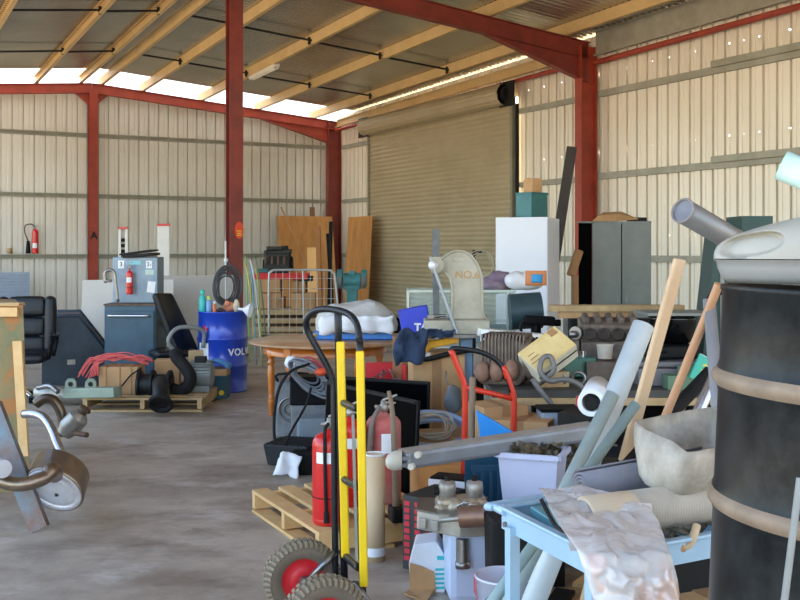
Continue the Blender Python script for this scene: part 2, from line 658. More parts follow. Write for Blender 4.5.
# eave strut
b = B()
b.cyl(S(0.2, 0.16, eave(0.2) - 0.24), S(10.9, 0.16, eave(10.9) - 0.30), 0.045, n=16)
b.cyl(S(11.22, 0.16, eave(11.2) - 0.36), S(21, 0.16, eave(21) - 0.38), 0.05, n=16)
struct(b, 'trim_1', M_red)
b = B()
csec(b, S(0.2, 0.12, eave(0) - 0.06), S(10.9, 0.12, eave(10.9) - 0.09), 0.2, 0.06, 0.006, VD, UP)
struct(b, 'roof_purlin', M_purl)
b = B()
csec(b, S(11.2, 0.12, eave(11.2) - 0.02), S(30.8, 0.12, eave(30.8) - 0.02), 0.44, 0.06, 0.006, VD, UP)
struct(b, 'roof_purlin', M_girt)

# roller door
M_roll = mat('roller_door_slats', 'b3a585', 0.45, 0.1, '9a8c6c', 1.2, 0.5)
M_rollg = mat('roller_frame', '8f8c7c', 0.5, 0.3, '6e6a5d', 3, 0.5)
def wave_sheet(b, P, D, N, w, z0, z1, pitch, amp):
    n = int((z1 - z0) / pitch * 6)
    prev = None
    for i in range(n + 1):
        z = z0 + (z1 - z0) * i / n
        ph = (z / pitch) % 1.0
        k = amp * abs(math.sin(PI * ph)) ** 0.7
        a, c = b._v(P + N * k + V((0, 0, z))), b._v(P + D * w + N * k + V((0, 0, z)))
        if prev: b.face([prev[0], prev[1], c, a], True)
        prev = (a, c)
door = B()
wave_sheet(door, S(d0 - 0.02, 0.14), UD, VD, d1 - d0 + 0.04, 0.0, 4.72, 0.105, 0.04)
do = struct(door, 'door_1', M_roll)
b = B()
R0 = 0.21
zc = 4.74
nseg = 30
prev = None
for i in range(nseg * 3 + 1):
    a = 2 * PI * i / (nseg * 3)
    r = R0 + 0.012 * abs(math.sin(a * 8))
    c = V((0, 0, zc)) + VD * (0.32 + r * math.cos(a)) + V((0, 0, r * math.sin(a)))
    x0, x1 = b._v(S(d0 - 0.02, 0) + c), b._v(S(d1 + 0.02, 0) + c)
    if prev: b.face([prev[0], x0, x1, prev[1]], True)
    prev = (x0, x1)
b.obj('door_roll', M_roll, do)
b = B()
for u in (d0 - 0.1, d1 + 0.06):
    b.box(S(u, 0.32, zc), (0.03, 0.5, 0.5), (0, 0, -TH + PI / 2 if False else -(PI / 2 - TH) + PI / 2))
    b.cyl(S(u - 0.05, 0.32, zc), S(u + 0.05, 0.32, zc), 0.14, n=20)
b.obj('door_bracket', M_dark, do)
b = B()
for u in (d0 - 0.05, d1 + 0.05):
    b.bar(S(u, 0.16, 0), S(u, 0.16, 4.7), 0.09, 0.07, UD)
b.obj('door_track', M_rollg, do)
b = B()
b.bar(S(d1 + 0.14, 0.12, 0), S(d1 + 0.14, 0.12, 4.55), 0.05, 0.05, UD)
struct(b, 'trim_2', M_dark)

# fluorescent batten under a purlin
t0, t1 = S(3.5, 3.55, 0), S(5.3, 3.55, 0)
M_white = mat('white_enamel', 'e9e6dd', 0.4, 0, 'cfcabb', 4, 0.4)
M_whiteglass = mat('lamp_glass', 'f2f0e6', 0.2, 0, 'e4e0d2', 4, 0.3)
zt = roof_z(4.4, 3.55)
fl = thing('batten_light', 'white twin tube batten light fixed under the roof beams', 'ceiling light', S(4.4, 3.93, zt - 0.06))
b = B()
b.bar(S(3.6, 3.86, zt), S(5.2, 3.86, zt + 0.03), 0.12, 0.06)
b.obj('housing', M_white, fl, world=True)
for s in (-0.035, 0.035):
    b = B()
    b.cyl(S(3.65, 3.86 + s, zt - 0.05), S(5.15, 3.86 + s, zt - 0.02), 0.018, n=12)
    b.obj('tube', M_whiteglass, fl, world=True)
# ================================================================ materials shared by the things
M_redp = mat('red_paint', 'd8201c', 0.3, 0, 'b81614', 5, 0.5, coat=0.3)
M_reddust = mat('dusty_red', 'c0504a', 0.6, 0, 'a88478', 6, 0.75)
M_blk = mat('black_plastic', '141416', 0.5, 0, '0a0a0b', 8, 0.5, spec=0.15)
M_blkg = mat('black_gloss', '070707', 0.12, 0, '0d0d0e', 8, 0.5)
M_leath = mat('black_leather', '1c1f24', 0.38, 0, '0e1012', 9, 0.6, spec=0.35, bump=0.3, bscale=25)
M_rub = mat('black_rubber', '1f1e1e', 0.75, 0, '33312f', 7, 0.5, spec=0.15)
M_chr = mat('chrome', 'd6d8dc', 0.15, 1.0, 'b0b2b5', 5, 0.4)
M_steel = mat('bare_steel', '9a9896', 0.35, 0.9, '6b6560', 6, 0.6)
M_alu = mat('dull_aluminium', 'b5b2ab', 0.45, 0.7, '8b857b', 9, 0.7, bump=0.2)
M_rust = mat('brown_rust', '7c6250', 0.7, 0.3, '4f3d31', 12, 0.8, bump=0.4)
M_pine = mat('pine', 'e3bd84', 0.6, 0, 'c99a60', 5, 0.7, stretch=(1, 1, 1), bump=0.1)
M_pined = mat('weathered_pine', 'c4a576', 0.7, 0, '9c7f57', 6, 0.7)
M_ply = mat('plywood', 'cf9657', 0.6, 0, 'a97035', 1.6, 0.8, stretch=(3, 3, 0.6))
M_card = mat('cardboard', 'c49a6c', 0.8, 0, 'a87e52', 5, 0.6)
M_cardd = mat('brown_cardboard', 'a67c54', 0.8, 0, '8a6442', 5, 0.6)
M_wht = mat('white_plastic', 'eceef2', 0.4, 0, 'd5d6da', 4, 0.5)
M_cab = mat('cabinet_blue', '34566c', 0.35, 0.2, '253d4c', 4, 0.7)
M_cabl = mat('cabinet_grey_blue', '8b9cab', 0.4, 0.3, '6c7c8a', 4, 0.7)
M_cream = mat('cream_board', 'd9d3ca', 0.5, 0, 'c6bfb5', 1.2, 0.5)
M_greyb = mat('beige_board', 'b5aca0', 0.5, 0, 'a0978b', 1.5, 0.5)
M_grey = mat('grey_paint', '8a8c88', 0.5, 0.1, '6f716d', 5, 0.6)
M_lab = mat('white_label', 'f2f2f0', 0.6, 0, 'dededc', 8, 0.4)
M_yel = mat('yellow_plastic', 'f0c810', 0.35, 0, 'd8b00c', 5, 0.4)
M_teal = mat('teal_paint', '2f6f70', 0.45, 0.1, '24565a', 5, 0.6)
M_tur = mat('turquoise_machine', '5aa3a6', 0.5, 0.1, '40787c', 6, 0.6)
M_stickg = mat('sticker_green', 'bcd2c4', 0.6)
M_stickc = mat('sticker_cyan', '8fd0d8', 0.6)

def vb(px):
    k = (px - 400.0) / FOC
    return (-1.72 - 28.1 * k) / (0.879 - 0.477 * k)
def WBk(px, off, z=0.0):
    return S(off, vb(px), z)

def extinguisher(label, loc, r, h, body, hose=True, rz=0.0, band=True, cat='fire extinguisher', sc_=1.0, tag=None, dust=None, horn=False, group=None, hose_dir=1, clamp=False):
    t = thing('fire_extinguisher', label, cat, loc, rz, group)
    b = B()
    b.lathe([(r * 0.93, 0), (r, 0.012), (r, 0.03), (r * 0.985, 0.034), (r, 0.04), (r, h * 0.86), (r * 0.96, h * 0.91), (r * 0.8, h * 0.955), (r * 0.5, h * 0.985), (r * 0.24, h), (r * 0.22, h + 0.02)], n=32)
    b.obj('cylinder', body, t)
    b = B()
    b.lathe([(r * 0.26, h + 0.015), (r * 0.26, h + 0.05), (r * 0.16, h + 0.055), (r * 0.16, h + 0.075)], n=16)
    b.cyl((-r * 0.5, 0, h + 0.04), (r * 0.5, 0, h + 0.04), 0.012, n=10)
    b.obj('valve', M_alu, t)
    b = B()
    b.box((r * 0.35, 0, h + 0.095), (r * 0.9, 0.018, 0.012), (0, -0.35, 0), 0.004)
    b.box((r * 0.3, 0, h + 0.065), (r * 0.8, 0.018, 0.01), (0, 0.05, 0), 0.004)
    b.obj('handle', M_alu if not horn else M_redp, t)
    if hose:
        b = B()
        s = hose_dir
        b.tube([(s * 0.02, -r * 0.3, h + 0.045), (s * r * 0.6, -r * 1.05, h + 0.02), (s * r * 0.62, -r * 1.08, h * 0.75), (s * r * 0.5, -r * 1.1, h * 0.4), (s * r * 0.35, -r * 1.12, h * 0.16)], 0.010, 10, smooth=6)
        b.cyl((s * r * 0.35, -r * 1.12, h * 0.17), (s * r * 0.30, -r * 1.14, h * 0.05), 0.013, 0.016, n=12)
        b.obj('hose', M_rub, t)
    if tag:
        b = B()
        a0, a1, z0, z1 = tag
        n = 8
        for i in range(n):
            p = []
            for a, z in ((a0 + (a1 - a0) * i / n, z0), (a0 + (a1 - a0) * (i + 1) / n, z0), (a0 + (a1 - a0) * (i + 1) / n, z1), (a0 + (a1 - a0) * i / n, z1)):
                p.append((math.sin(a) * (r + 0.0015), -math.cos(a) * (r + 0.0015), z * h))
            b.poly(p)
        b.obj('paper_label', M_lab, t)
    if band:
        b = B()
        b.torus((0, 0, h * 0.3), (0, 0, 1), r + 0.001, 0.003, 32, 6)
        b.obj('strap', M_dark, t)
    return t

# wall extinguisher with a horn, standing on the girt of the back wall
e = extinguisher('red fire extinguisher with black horn on the back wall girt', WBk(34.5, 0.10, 1.52) + UD * 0.02 - V((0, 0, 0.0)), 0.072, 0.58, M_redp, hose=False, tag=(-0.8, 0.9, 0.22, 0.42), band=False)
b = B()
b.lathe([(0.03, 0.30), (0.035, 0.28), (0.055, 0.04), (0.058, 0.0)], (-0.17, 0.0, 0.0), n=16)
b.obj('horn', M_blk, e)
b = B()
b.tube([(0, 0, 0.63), (-0.1, 0, 0.70), (-0.24, 0, 0.66), (-0.25, 0, 0.5), (-0.17, 0, 0.29)], 0.012, 8, smooth=6)
b.obj('hose', M_rub, e)

# small tin on the girt
b = B()
b.lathe([(0.05, 0), (0.05, 0.12), (0.04, 0.13)], WBk(9, 0.11, 1.52), n=16)
b.torus(WBk(9, 0.11, 1.62), (0, 0, 1), 0.05, 0.006)
solo(b, 'rusty_tin', M_card, 'small tan tin standing alone on the back wall girt', 'tin')

# blue-grey grid panel at the back wall
M_gridp = mat('grid_panel', 'a8b6c8', 0.5, 0.1, '93a1b4', 4, 0.5)
g = thing('louvre_panel', 'pale blue slotted metal panel leaning on the back wall', 'panel', WBk(8, 0.6, 0))
b = B()
p0, p1 = WBk(-22, 0.7), WBk(25, 0.7)
b.bar(p0 + V((0, 0, 0.55)), p1 + V((0, 0, 0.55)), 0.03, 1.08)
b.obj('panel_sheet', M_gridp, g, world=True)
b = B()
for i in range(13):
    z = 0.14 + i * 0.075
    b.bar(p0 + UD * 0.03 + V((0, 0, z)), p1 + UD * 0.03 + V((0, 0, z)), 0.02, 0.03, bev=0.006)
b.obj('louvre', M_gridp, g, world=True)

# lettering on the back column
text_obj('painted_letter', 'A', M_dark, 0.24, cb, S(0.26, RIDGE - 0.02, 1.95), (PI / 2, 0, -(PI / 2 - math.atan2(UD.x, -UD.y)) + PI / 2), 0.001, bold=0.006)

# boards
def slab_board(name, px0, px1, Y0, Y1, h, th, m, label, cat, lean=0.1, w=None):
    b = B()
    a, c = G(px0, Y0), G(px1, Y1)
    b.poly([a, c, c + V((0, lean, h)), a + V((0, lean, h))])
    a2, c2 = a + V((0, th, 0)), c + V((0, th, 0))
    b.poly([a2, c2, c2 + V((0, lean, h)), a2 + V((0, lean, h))])
    b.poly([a, a2, a2 + V((0, lean, h)), a + V((0, lean, h))])
    b.poly([c, c2, c2 + V((0, lean, h)), c + V((0, lean, h))])
    b.poly([a + V((0, lean, h)), c + V((0, lean, h)), c2 + V((0, lean, h)), a2 + V((0, lean, h))])
    b.poly([a, c, c2, a2])
    bmesh.ops.remove_doubles(b.bm, verts=b.bm.verts[:], dist=1e-5)
    return solo(b, name, m, label, cat)
slab_board('white_board', 80, 172, 13.5, 13.7, 1.22, 0.025, M_cream, 'large cream board standing behind the blue tool cabinet', 'board')
slab_board('beige_board', 150, 233, 14.2, 14.4, 1.26, 0.02, M_greyb, 'large beige board standing between office chair and red column', 'board')

def white_post(px, w, y_top, Y, slot, label):
    s = FOC / Y
    h = EYE + (HZ - y_top) / s
    t = thing('boxed_post', label, 'post', G(px, Y), 0.25)
    ww = w / s
    b = B()
    if slot:
        for sx in (-1, 1):
            b.box((sx * ww * 0.36, 0, h / 2), (ww * 0.28, ww * 0.9, h))
        b.box((0, ww * 0.3, h / 2), (ww * 0.5, 0.02, h))
    else:
        b.box((0, 0, h / 2), (ww * 0.92, ww * 0.92, h), bev=0.01)
    b.obj('shaft', M_white, t)
    b = B()
    b.box((0, 0, h + 0.015), (ww * 1.0, ww * 1.0, 0.035))
    b.obj('cap', M_redp, t)
    if slot:
        b = B()
        for i in range(14):
            b.box((0, -0.01, h - 0.18 - i * 0.09), (ww * 0.42, 0.03, 0.055))
        b.obj('rack_teeth', M_dark, t)
white_post(163.5, 12.5, 226, 16.0, False, 'tall white boxed post with red cap behind the beige board')
white_post(123, 9, 229, 16.4, True, 'slimmer white post with dark slotted face and red cap')

# blue tool cabinet
t = thing('tool_cabinet', 'blue metal tool cabinet with upright back panel and steel handle', 'cabinet', G(130, 11.5), -0.02)
b = B()
b.box((0, 0.25, 0.5), (0.59, 0.5, 1.0), bev=0.012)
b.obj('body', M_cab, t)
b = B()
b.box((0, -0.008, 0.485), (0.55, 0.02, 0.9), bev=0.004)
d = b.obj('door', M_cab, t)
b = B()
b.tube([(-0.22, -0.02, 0.88), (-0.22, -0.065, 0.885), (-0.18, -0.07, 0.885), (0.18, -0.07, 0.885), (0.22, -0.065, 0.885), (0.22, -0.02, 0.88)], 0.014, 10, smooth=3)
b.obj('handle', M_chr, d)
b = B()
b.box((0, 0.25, 1.005), (0.60, 0.52, 0.02))
b.obj('top_edge', M_rust, t)
b = B()
b.box((0.0, 0.35, 1.28), (0.52, 0.3, 0.53), bev=0.008)
b.obj('back_panel', M_cabl, t)
b = B()
b.box((0.05, 0.3, 1.565), (0.34, 0.36, 0.03), (0, -0.1, 0.0))
b.box((0.02, 0.3, 1.60), (0.38, 0.3, 0.02), (0, -0.13, 0.0))
b.obj('lid', M_dark, t)
b = B()
for x, z, w_, h_ in ((-0.16, 1.46, 0.07, 0.09), (0.165, 1.46, 0.07, 0.09)):
    b.box((x, 0.196, z), (w_, 0.006, h_))
st = b.obj('number_plate', M_lab, t)
text_obj('digit', '3', M_dark, 0.07, st, (-0.16, 0.190, 1.46), (PI / 2, 0, 0), 0.001)
text_obj('digit', '3-', M_dark, 0.07, st, (0.165, 0.190, 1.46), (PI / 2, 0, 0), 0.001)
b = B(); b.box((0.0, 0.196, 1.48), (0.14, 0.006, 0.045)); b.obj('sticker', M_stickc, t)
b = B(); b.box((0.17, 0.196, 1.37), (0.10, 0.006, 0.06)); b.obj('sticker', M_stickg, t)
b = B(); b.box((0.19, 0.196, 1.2), (0.09, 0.006, 0.13), (0, 0.12, 0)); b.obj('sticker', M_lab, t)
# small extinguisher hung on it
extinguisher('small red extinguisher hung on the blue tool cabinet panel', G(129.5, 11.62) + V((0, 0, 1.12)), 0.04, 0.27, M_redp, hose=False, tag=(-0.7, 0.8, 0.5, 0.72), band=True)
# bolt cutter / cramp hung at the side
b = B()
q = lambda px, py: W(px, py, 11.42)
b.tube([q(105.5, 283), q(105, 273), q(109, 270), q(114, 272), q(116, 285), q(118, 302)], 0.018, 8, smooth=5)
b.tube([q(104, 281), q(112, 281)], 0.014, 8)
solo(b, 'steel_cramp', M_steel, 'bent grey steel clamp hooked over the tool cabinet panel', 'clamp')

# dark steel hopper
s = FOC / 12.0
def hp(px, py, Y=12.0): return W(px, py, Y)
b = B()
pts = [(-0.36, 0.0), (0.42, 0.0), (0.42, 0.35), (0.06, 0.84), (-0.36, 0.84)]
M_hop = mat('hopper_steel', '43505c', 0.4, 0.3, '2b333c', 3, 0.8)
t = thing('steel_hopper', 'dark blue-grey steel hopper with sloping side and raised rim', 'hopper', G(74, 12.0), 0.30)
b.prism(pts, 0.9, (0, 0.45, 0))
b.obj('bin', M_hop, t)
for yy in (0.0, 0.9):
    b = B()
    b.tube([(-0.38, yy, 0.85), (0.06, yy, 0.85), (0.44, yy, 0.34)], 0.022, 8)
    b.obj('rim', M_hop, t)
b = B(); b.box((-0.03, -0.01, 0.3), (0.09, 0.008, 0.06)); b.obj('maker_plate', M_alu, t)

# executive leather chair
def exec_chair(label, loc, rz):
    t = thing('office_chair', label, 'chair', loc, rz)
    b = B()
    for i, (x, w_, z, h_) in enumerate(((0, 0.40, 1.0, 0.24), (0, 0.40, 0.78, 0.22), (0, 0.40, 0.58, 0.20))):
        b.box((x, 0.22 + (0.03 if i == 0 else 0.0), z), (w_, 0.13, h_), (-0.12, 0, 0), 0.05)
    b.box((-0.25, 0.235, 0.80), (0.14, 0.16, 0.64), (-0.12, 0, 0), 0.06)
    b.box((0.25, 0.235, 0.80), (0.14, 0.16, 0.64), (-0.12, 0, 0), 0.06)
    b.obj('backrest', M_leath, t, sub=1, wobble=0.008, wscale=9)
    b = B()
    b.box((0, -0.05, 0.47), (0.56, 0.54, 0.13), bev=0.05)
    b.obj('seat', M_leath, t, sub=1, wobble=0.008)
    for sx in (-1, 1):
        b = B()
        b.tube([(sx * 0.30, 0.15, 0.46), (sx * 0.34, 0.14, 0.66), (sx * 0.34, -0.05, 0.70), (sx * 0.34, -0.2, 0.66), (sx * 0.31, -0.18, 0.46)], 0.022, 8, smooth=4)
        b.obj('armrest', M_blk, t)
        b = B(); b.box((sx * 0.34, -0.02, 0.705), (0.075, 0.26, 0.035), bev=0.015); b.obj('arm_pad', M_leath, t)
    b = B(); b.cyl((0, 0, 0.09), (0, 0, 0.42), 0.028, n=14); b.obj('gas_lift', M_blk, t)
    for k in range(5):
        a = 2 * PI * k / 5 + 0.2
        b = B()
        b.bar((0, 0, 0.12), (math.cos(a) * 0.3, math.sin(a) * 0.3, 0.075), 0.045, 0.03, bev=0.01)
        lg = b.obj('base_leg', M_chr, t)
        b = B(); c = V((math.cos(a) * 0.3, math.sin(a) * 0.3, 0.03)); b.cyl(c - V((0.02, 0, 0)), c + V((0.02, 0, 0)), 0.03, n=12); b.obj('caster', M_blk, lg)
    return t
exec_chair('black padded leather office chair with chrome base behind the wooden crate', G(22, 11.0), 0.15)

# second chair, seen from the side
t = thing('office_chair', 'black high-back office chair turned sideways beside the blue drum', 'chair', G(176, 11.6), -1.0)
b = B()
def chair_back(u, v):
    px = 187 - 25 * v + (u - 0.5) * (24 - 6 * v * v)
    return W(px, 352 - 59 * v, 11.45 + 0.30 * u + 0.05 * math.cos((u - 0.5) * PI))
b.grid(chair_back, 8, 12)
b.obj('backrest', M_leath, t, world=True, solid=0.08, sub=1)
b = B(); b.box((0, -0.06, 0.46), (0.5, 0.5, 0.1), bev=0.04); b.obj('seat', M_leath, t, sub=1)
for sx in (-1, 1):
    b = B()
    b.tube([(sx * 0.27, 0.22, 0.52), (sx * 0.30, 0.20, 0.72), (sx * 0.30, -0.08, 0.76), (sx * 0.30, -0.2, 0.62), (sx * 0.28, -0.1, 0.47)], 0.024, 8, smooth=5)
    b.obj('armrest', M_blk if sx < 0 else M_grey, t)
b = B(); b.cyl((0, 0, 0.08), (0, 0, 0.42), 0.03, n=12); b.obj('gas_lift', M_blk, t)
for k in range(5):
    a = 2 * PI * k / 5
    b = B(); b.bar((0, 0, 0.10), (math.cos(a) * 0.28, math.sin(a) * 0.28, 0.06), 0.045, 0.03); b.cyl((math.cos(a) * 0.28, math.sin(a) * 0.28, 0.0), (math.cos(a) * 0.28, math.sin(a) * 0.28, 0.06), 0.022, n=10); b.obj('base_leg', M_blk, t)

# wooden crate in front on the left
def crate_mat():
    m = mat('stained_ply', '9c7a4a', 0.7, 0, '5f7052', 2.2, 0.85, bump=0.2)
    nt = m.node_tree; N, L = nt.nodes, nt.links
    bs = N['Principled BSDF']
    src = bs.inputs['Base Color'].links[0].from_socket
    n = N.new('ShaderNodeTexNoise'); n.inputs['Scale'].default_value = 4.5; n.inputs['Detail'].default_value = 6
    tc = N.new('ShaderNodeTexCoord'); L.new(tc.outputs['Object'], n.inputs['Vector'])
    r = N.new('ShaderNodeMapRange'); r.inputs['From Min'].default_value = 0.52; r.inputs['From Max'].default_value = 0.6; r.inputs['To Max'].default_value = 0.75; L.new(n.outputs['Fac'], r.inputs['Value'])
    x = N.new('ShaderNodeMix'); x.data_type = 'RGBA'; x.inputs['B'].default_value = (*hexc('b06a2c'), 1)
    L.new(src, x.inputs['A']); L.new(r.outputs[0], x.inputs['Factor']); L.new(x.outputs['Result'], bs.inputs['Base Color'])
    return m
M_crate = crate_mat()
t = thing('wooden_crate', 'tall stained plywood crate with pale pine battens', 'crate', G(-30, 6.85), 0.0)
q = lambda px, py, Y=6.85: W(px, py, Y)
b = B()
A = [q(-75, 303), q(23, 305), q(30, 492), q(-75, 492)]
bk = V((-0.34, 0.75, 0))
b.poly(A)
b.poly([p + bk for p in A])
b.poly([A[1], A[2], A[2] + bk, A[1] + bk])
b.poly([A[0], A[3], A[3] + bk, A[0] + bk])
b.poly([A[0], A[1], A[1] + bk, A[0] + bk])
b.poly([A[2], A[3], A[3] + bk, A[2] + bk])
bmesh.ops.remove_doubles(b.bm, verts=b.bm.verts[:], dist=1e-5)
b.obj('body', M_crate, t, world=True)
b = B(); b.bar(q(17.5, 341, 6.83), q(24.5, 456, 6.83), 0.06, 0.03, up=(0, 1, 0)); b.obj('batten', M_pine, t, world=True)
b = B(); b.bar(q(-75, 312, 6.83), q(18, 312, 6.83), 0.06, 0.03, up=(0, 1, 0)); b.obj('batten', M_pine, t, world=True)
b = B(); b.bar(q(-75, 303.5, 6.9), q(22, 304, 6.9), 0.12, 0.02); b.obj('top_batten', M_pined, t, world=True)

# leaning steel angle
M_angle = mat('angle_paint', '6c7f88', 0.5, 0.3, '7a5238', 5, 0.9)
b = B()
p0, p1 = W(38, 530, 5.88), W(-10, 405, 6.05)
dr = (p1 - p0).normalized()
b.bar(p0, p1, 0.10, 0.008, up=(0, -1, 0.3))
sd_ = V((1, 0, 0.4)).normalized()
b.bar(p0 + V((0.045, 0.03, 0.02)), p1 + V((0.045, 0.03, 0.02)), 0.008, 0.07, up=(0, -1, 0.3))
solo(b, 'steel_angle', M_angle, 'blue and rusty steel angle leaning by the crate', 'angle iron')

# muffler with its pipes
M_muf = mat('muffler_steel', 'd6d7de', 0.35, 0.35, 'a89c90', 4, 0.6)
t = thing('exhaust_muffler', 'oval silver exhaust muffler with long bent pipe on the floor', 'exhaust', F(60, 522), 0)
c = W(54, 490, 6.0)
ax = V((-0.14, 1.0, 0.30)).normalized()
xx = V((0.86, -0.2, 0.42)); xx = (xx - ax * xx.dot(ax)).normalized()
yy = ax.cross(xx).normalized()
if yy.z < 0: yy = -yy
def oval(c, a, bb, n=36, rot=0.42):
    out = []
    for i in range(n):
        t_ = 2 * PI * i / n
        p, q_ = math.cos(t_) * a, math.sin(t_) * bb
        out.append(c + xx * (p * math.cos(rot) - q_ * math.sin(rot)) + yy * (p * math.sin(rot) + q_ * math.cos(rot)))
    return out
def ovstack(b, secs, capA=True, capB=True):
    rings = [[b._v(p) for p in oval(cc, a, bb)] for cc, a, bb in secs]
    for r0, r1 in zip(rings, rings[1:]): b.bridge(r0, r1)
    if capA: b.face(rings[0])
    if capB: b.face(rings[-1])
b = B()
ovstack(b, [(c, 0.118, 0.175), (c + ax * 0.01, 0.128, 0.185), (c + ax * 0.02, 0.125, 0.182), (c + ax * 0.24, 0.125, 0.182), (c + ax * 0.26, 0.11, 0.17)])
b.obj('can', mat('muffler_body', 'a99d8e', 0.35, 0.8, '84705c', 5, 0.7), t, world=True)
b = B()
ovstack(b, [(c - ax * 0.002, 0.118, 0.174), (c - ax * 0.012, 0.112, 0.168), (c - ax * 0.006, 0.09, 0.145), (c + ax * 0.004, 0.082, 0.135), (c - ax * 0.012, 0.07, 0.12)])
b.obj('end_plate', M_muf, t, world=True)
b = B()
b.tube([W(24, 414, 6.5), W(34, 414, 6.45), W(44, 418, 6.4), W(52, 430, 6.35), W(58, 445, 6.3), W(66, 463, 6.25)], 0.028, 14, smooth=6)
b.obj('tail_pipe', mat('pipe_silver', 'c3c9da', 0.22, 0.95, 'a6a4ac', 5, 0.5), t, world=True)
b = B()
b.tube([c - ax * 0.02 + V((0.01, 0, 0.10)), W(52, 470, 5.82), W(44, 478, 5.75), W(25, 484, 5.7), W(8, 483, 5.7), W(-8, 476, 5.75), W(-20, 470, 5.8)], lambda t: 0.04 if 0.25 < t else 0.048, 14, smooth=6)
b.obj('inlet_pipe', mat('pipe_brown', '9b8a78', 0.35, 0.85, '6b5442', 7, 0.7), t, world=True)
b = B()
b.cyl(W(-14, 464, 5.75), W(3, 469, 5.55), 0.055, 0.05, n=24)
b.obj('pipe_end', M_muf, t, world=True)

b = B()
mc_ = c - ax * 0.014 - yy * 0.03
for a_ in (0.3, 1.35, 2.4):
    dd_ = (xx * math.cos(a_) + yy * math.sin(a_)) * 0.014
    b.bar(mc_ - dd_, mc_ + dd_, 0.004, 0.003, up=-ax)
b.obj('stamped_mark', M_dark, t, world=True)
# catalytic converter with bent pipe
# lying on its flange
t = thing('catalytic_converter', 'tarnished catalytic converter with bent brown pipe behind the muffler', 'exhaust part', F(70, 443), 0)
b = B()
q = lambda px, py, Y=8.5: W(px, py, Y)
b.tube([q(36, 404), q(44, 399), q(53, 400), q(60, 410), q(63, 422), q(62, 436)], 0.042, 14, smooth=6)
b.obj('bent_pipe', mat('pipe_burnt', '7c6c5c', 0.35, 0.85, '54483e', 7, 0.7), t, world=True)
b = B()
p0, p1 = q(64, 434, 8.45), q(82, 413, 8.45)
b.cyl(p0, p0.lerp(p1, 0.3), 0.06, 0.09, n=20); b.cyl(p0.lerp(p1, 0.3), p0.lerp(p1, 0.8), 0.09, 0.09, n=20); b.cyl(p0.lerp(p1, 0.8), p1, 0.09, 0.05, n=20)
b.obj('can', M_alu, t, world=True)
b = B()
b.cyl(q(82, 413, 8.45), q(86, 408, 8.45), 0.035, n=12); b.torus(q(85, 409, 8.45), p1 - p0, 0.045, 0.012, 16, 6)
b.obj('flange', M_rust, t, world=True)
b = B()
b.cyl(q(70, 432, 8.42), q(87, 435, 8.30), 0.022, n=10)
b.obj('sensor_stub', M_rust, t, world=True)

# jack-like grey casting by the chair
t = thing('pressed_tank', 'grey ribbed steel cylinder lying behind the bent exhaust pipe', 'cylinder', F(48, 402), 0)
b = B()
b.lathe([(0.03, 0), (0.07, 0.02), (0.09, 0.12), (0.09, 0.45), (0.07, 0.6), (0.03, 0.64)], W(34, 392, 10.6), (0.95, 0.1, -0.1), n=20)
b.obj('shell', M_alu, t, world=True)
b = B(); b.tube([W(38, 388, 10.4), W(50, 386, 10.3), W(58, 392, 10.2)], 0.025, 8, smooth=5); b.obj('pipe', M_steel, t, world=True)

# grey-green beam with lugs
M_gg = mat('grey_green_paint', '8f9a88', 0.55, 0.1, '717c6c', 5, 0.6)
t = thing('lifting_beam', 'grey-green steel beam with two eye lugs beside the pallet', 'beam', F(92, 399), 0)
b = B(); b.bar(W(67, 393, 10.35), W(118, 392, 10.0), 0.12, 0.10, bev=0.01); b.obj('beam', M_gg, t, world=True)
for px in (71, 91):
    b = B()
    cc = W(px, 386, 10.2 if px > 80 else 10.3)
    b.prism([(-0.06, -0.05), (0.06, -0.05), (0.055, 0.04), (0.03, 0.075), (-0.03, 0.075), (-0.055, 0.04)], 0.03, cc)
    lg = b.obj('lug', M_gg, t, world=True)
    b = B(); b.cyl(cc - V((0, 0.018, -0.02)), cc + V((0, 0.018, 0.02)), 0.025, n=14); b.obj('eye', M_dark, lg, world=True)

# ---------------------------------------------------------------- pallets
def pallet(label, origin, u, v, L, Wd, h=0.14, nb=7, m=None, group=None):
    """origin = near corner; u runs along the top boards, v across them"""
    m = m or M_pined
    u, v = V(u).normalized(), V(v).normalized()
    t = thing('wooden_pallet', label, 'pallet', origin)
    o = V(origin)
    bw = 0.1
    for i in range(nb):
        k = bw / 2 + (Wd - bw) * i / (nb - 1)
        b = B(); b.bar(o + v * k + V((0, 0, h - 0.01)), o + v * k + u * L + V((0, 0, h - 0.01)), bw, 0.02)
        b.obj('deck_board', m, t, world=True)
    for i in range(3):
        k = 0.03 + (L - 0.06) * i / 2
        b = B(); b.bar(o + u * k + V((0, 0, h - 0.065)), o + u * k + v * Wd + V((0, 0, h - 0.065)), 0.045, 0.09)
        b.obj('bearer', m, t, world=True)
    for i in range(3):
        k = bw / 2 + (Wd - bw) * i / 2
        b = B(); b.bar(o + v * k + V((0, 0, 0.01)), o + v * k + u * L + V((0, 0, 0.01)), bw, 0.018)
        b.obj('base_board', m, t, world=True)
    return t
o = F(82, 412)
pallet('pallet on the floor under the black pump and strapped box', o, (1, 0, 0), (0, 1, 0), 1.21, 1.0)
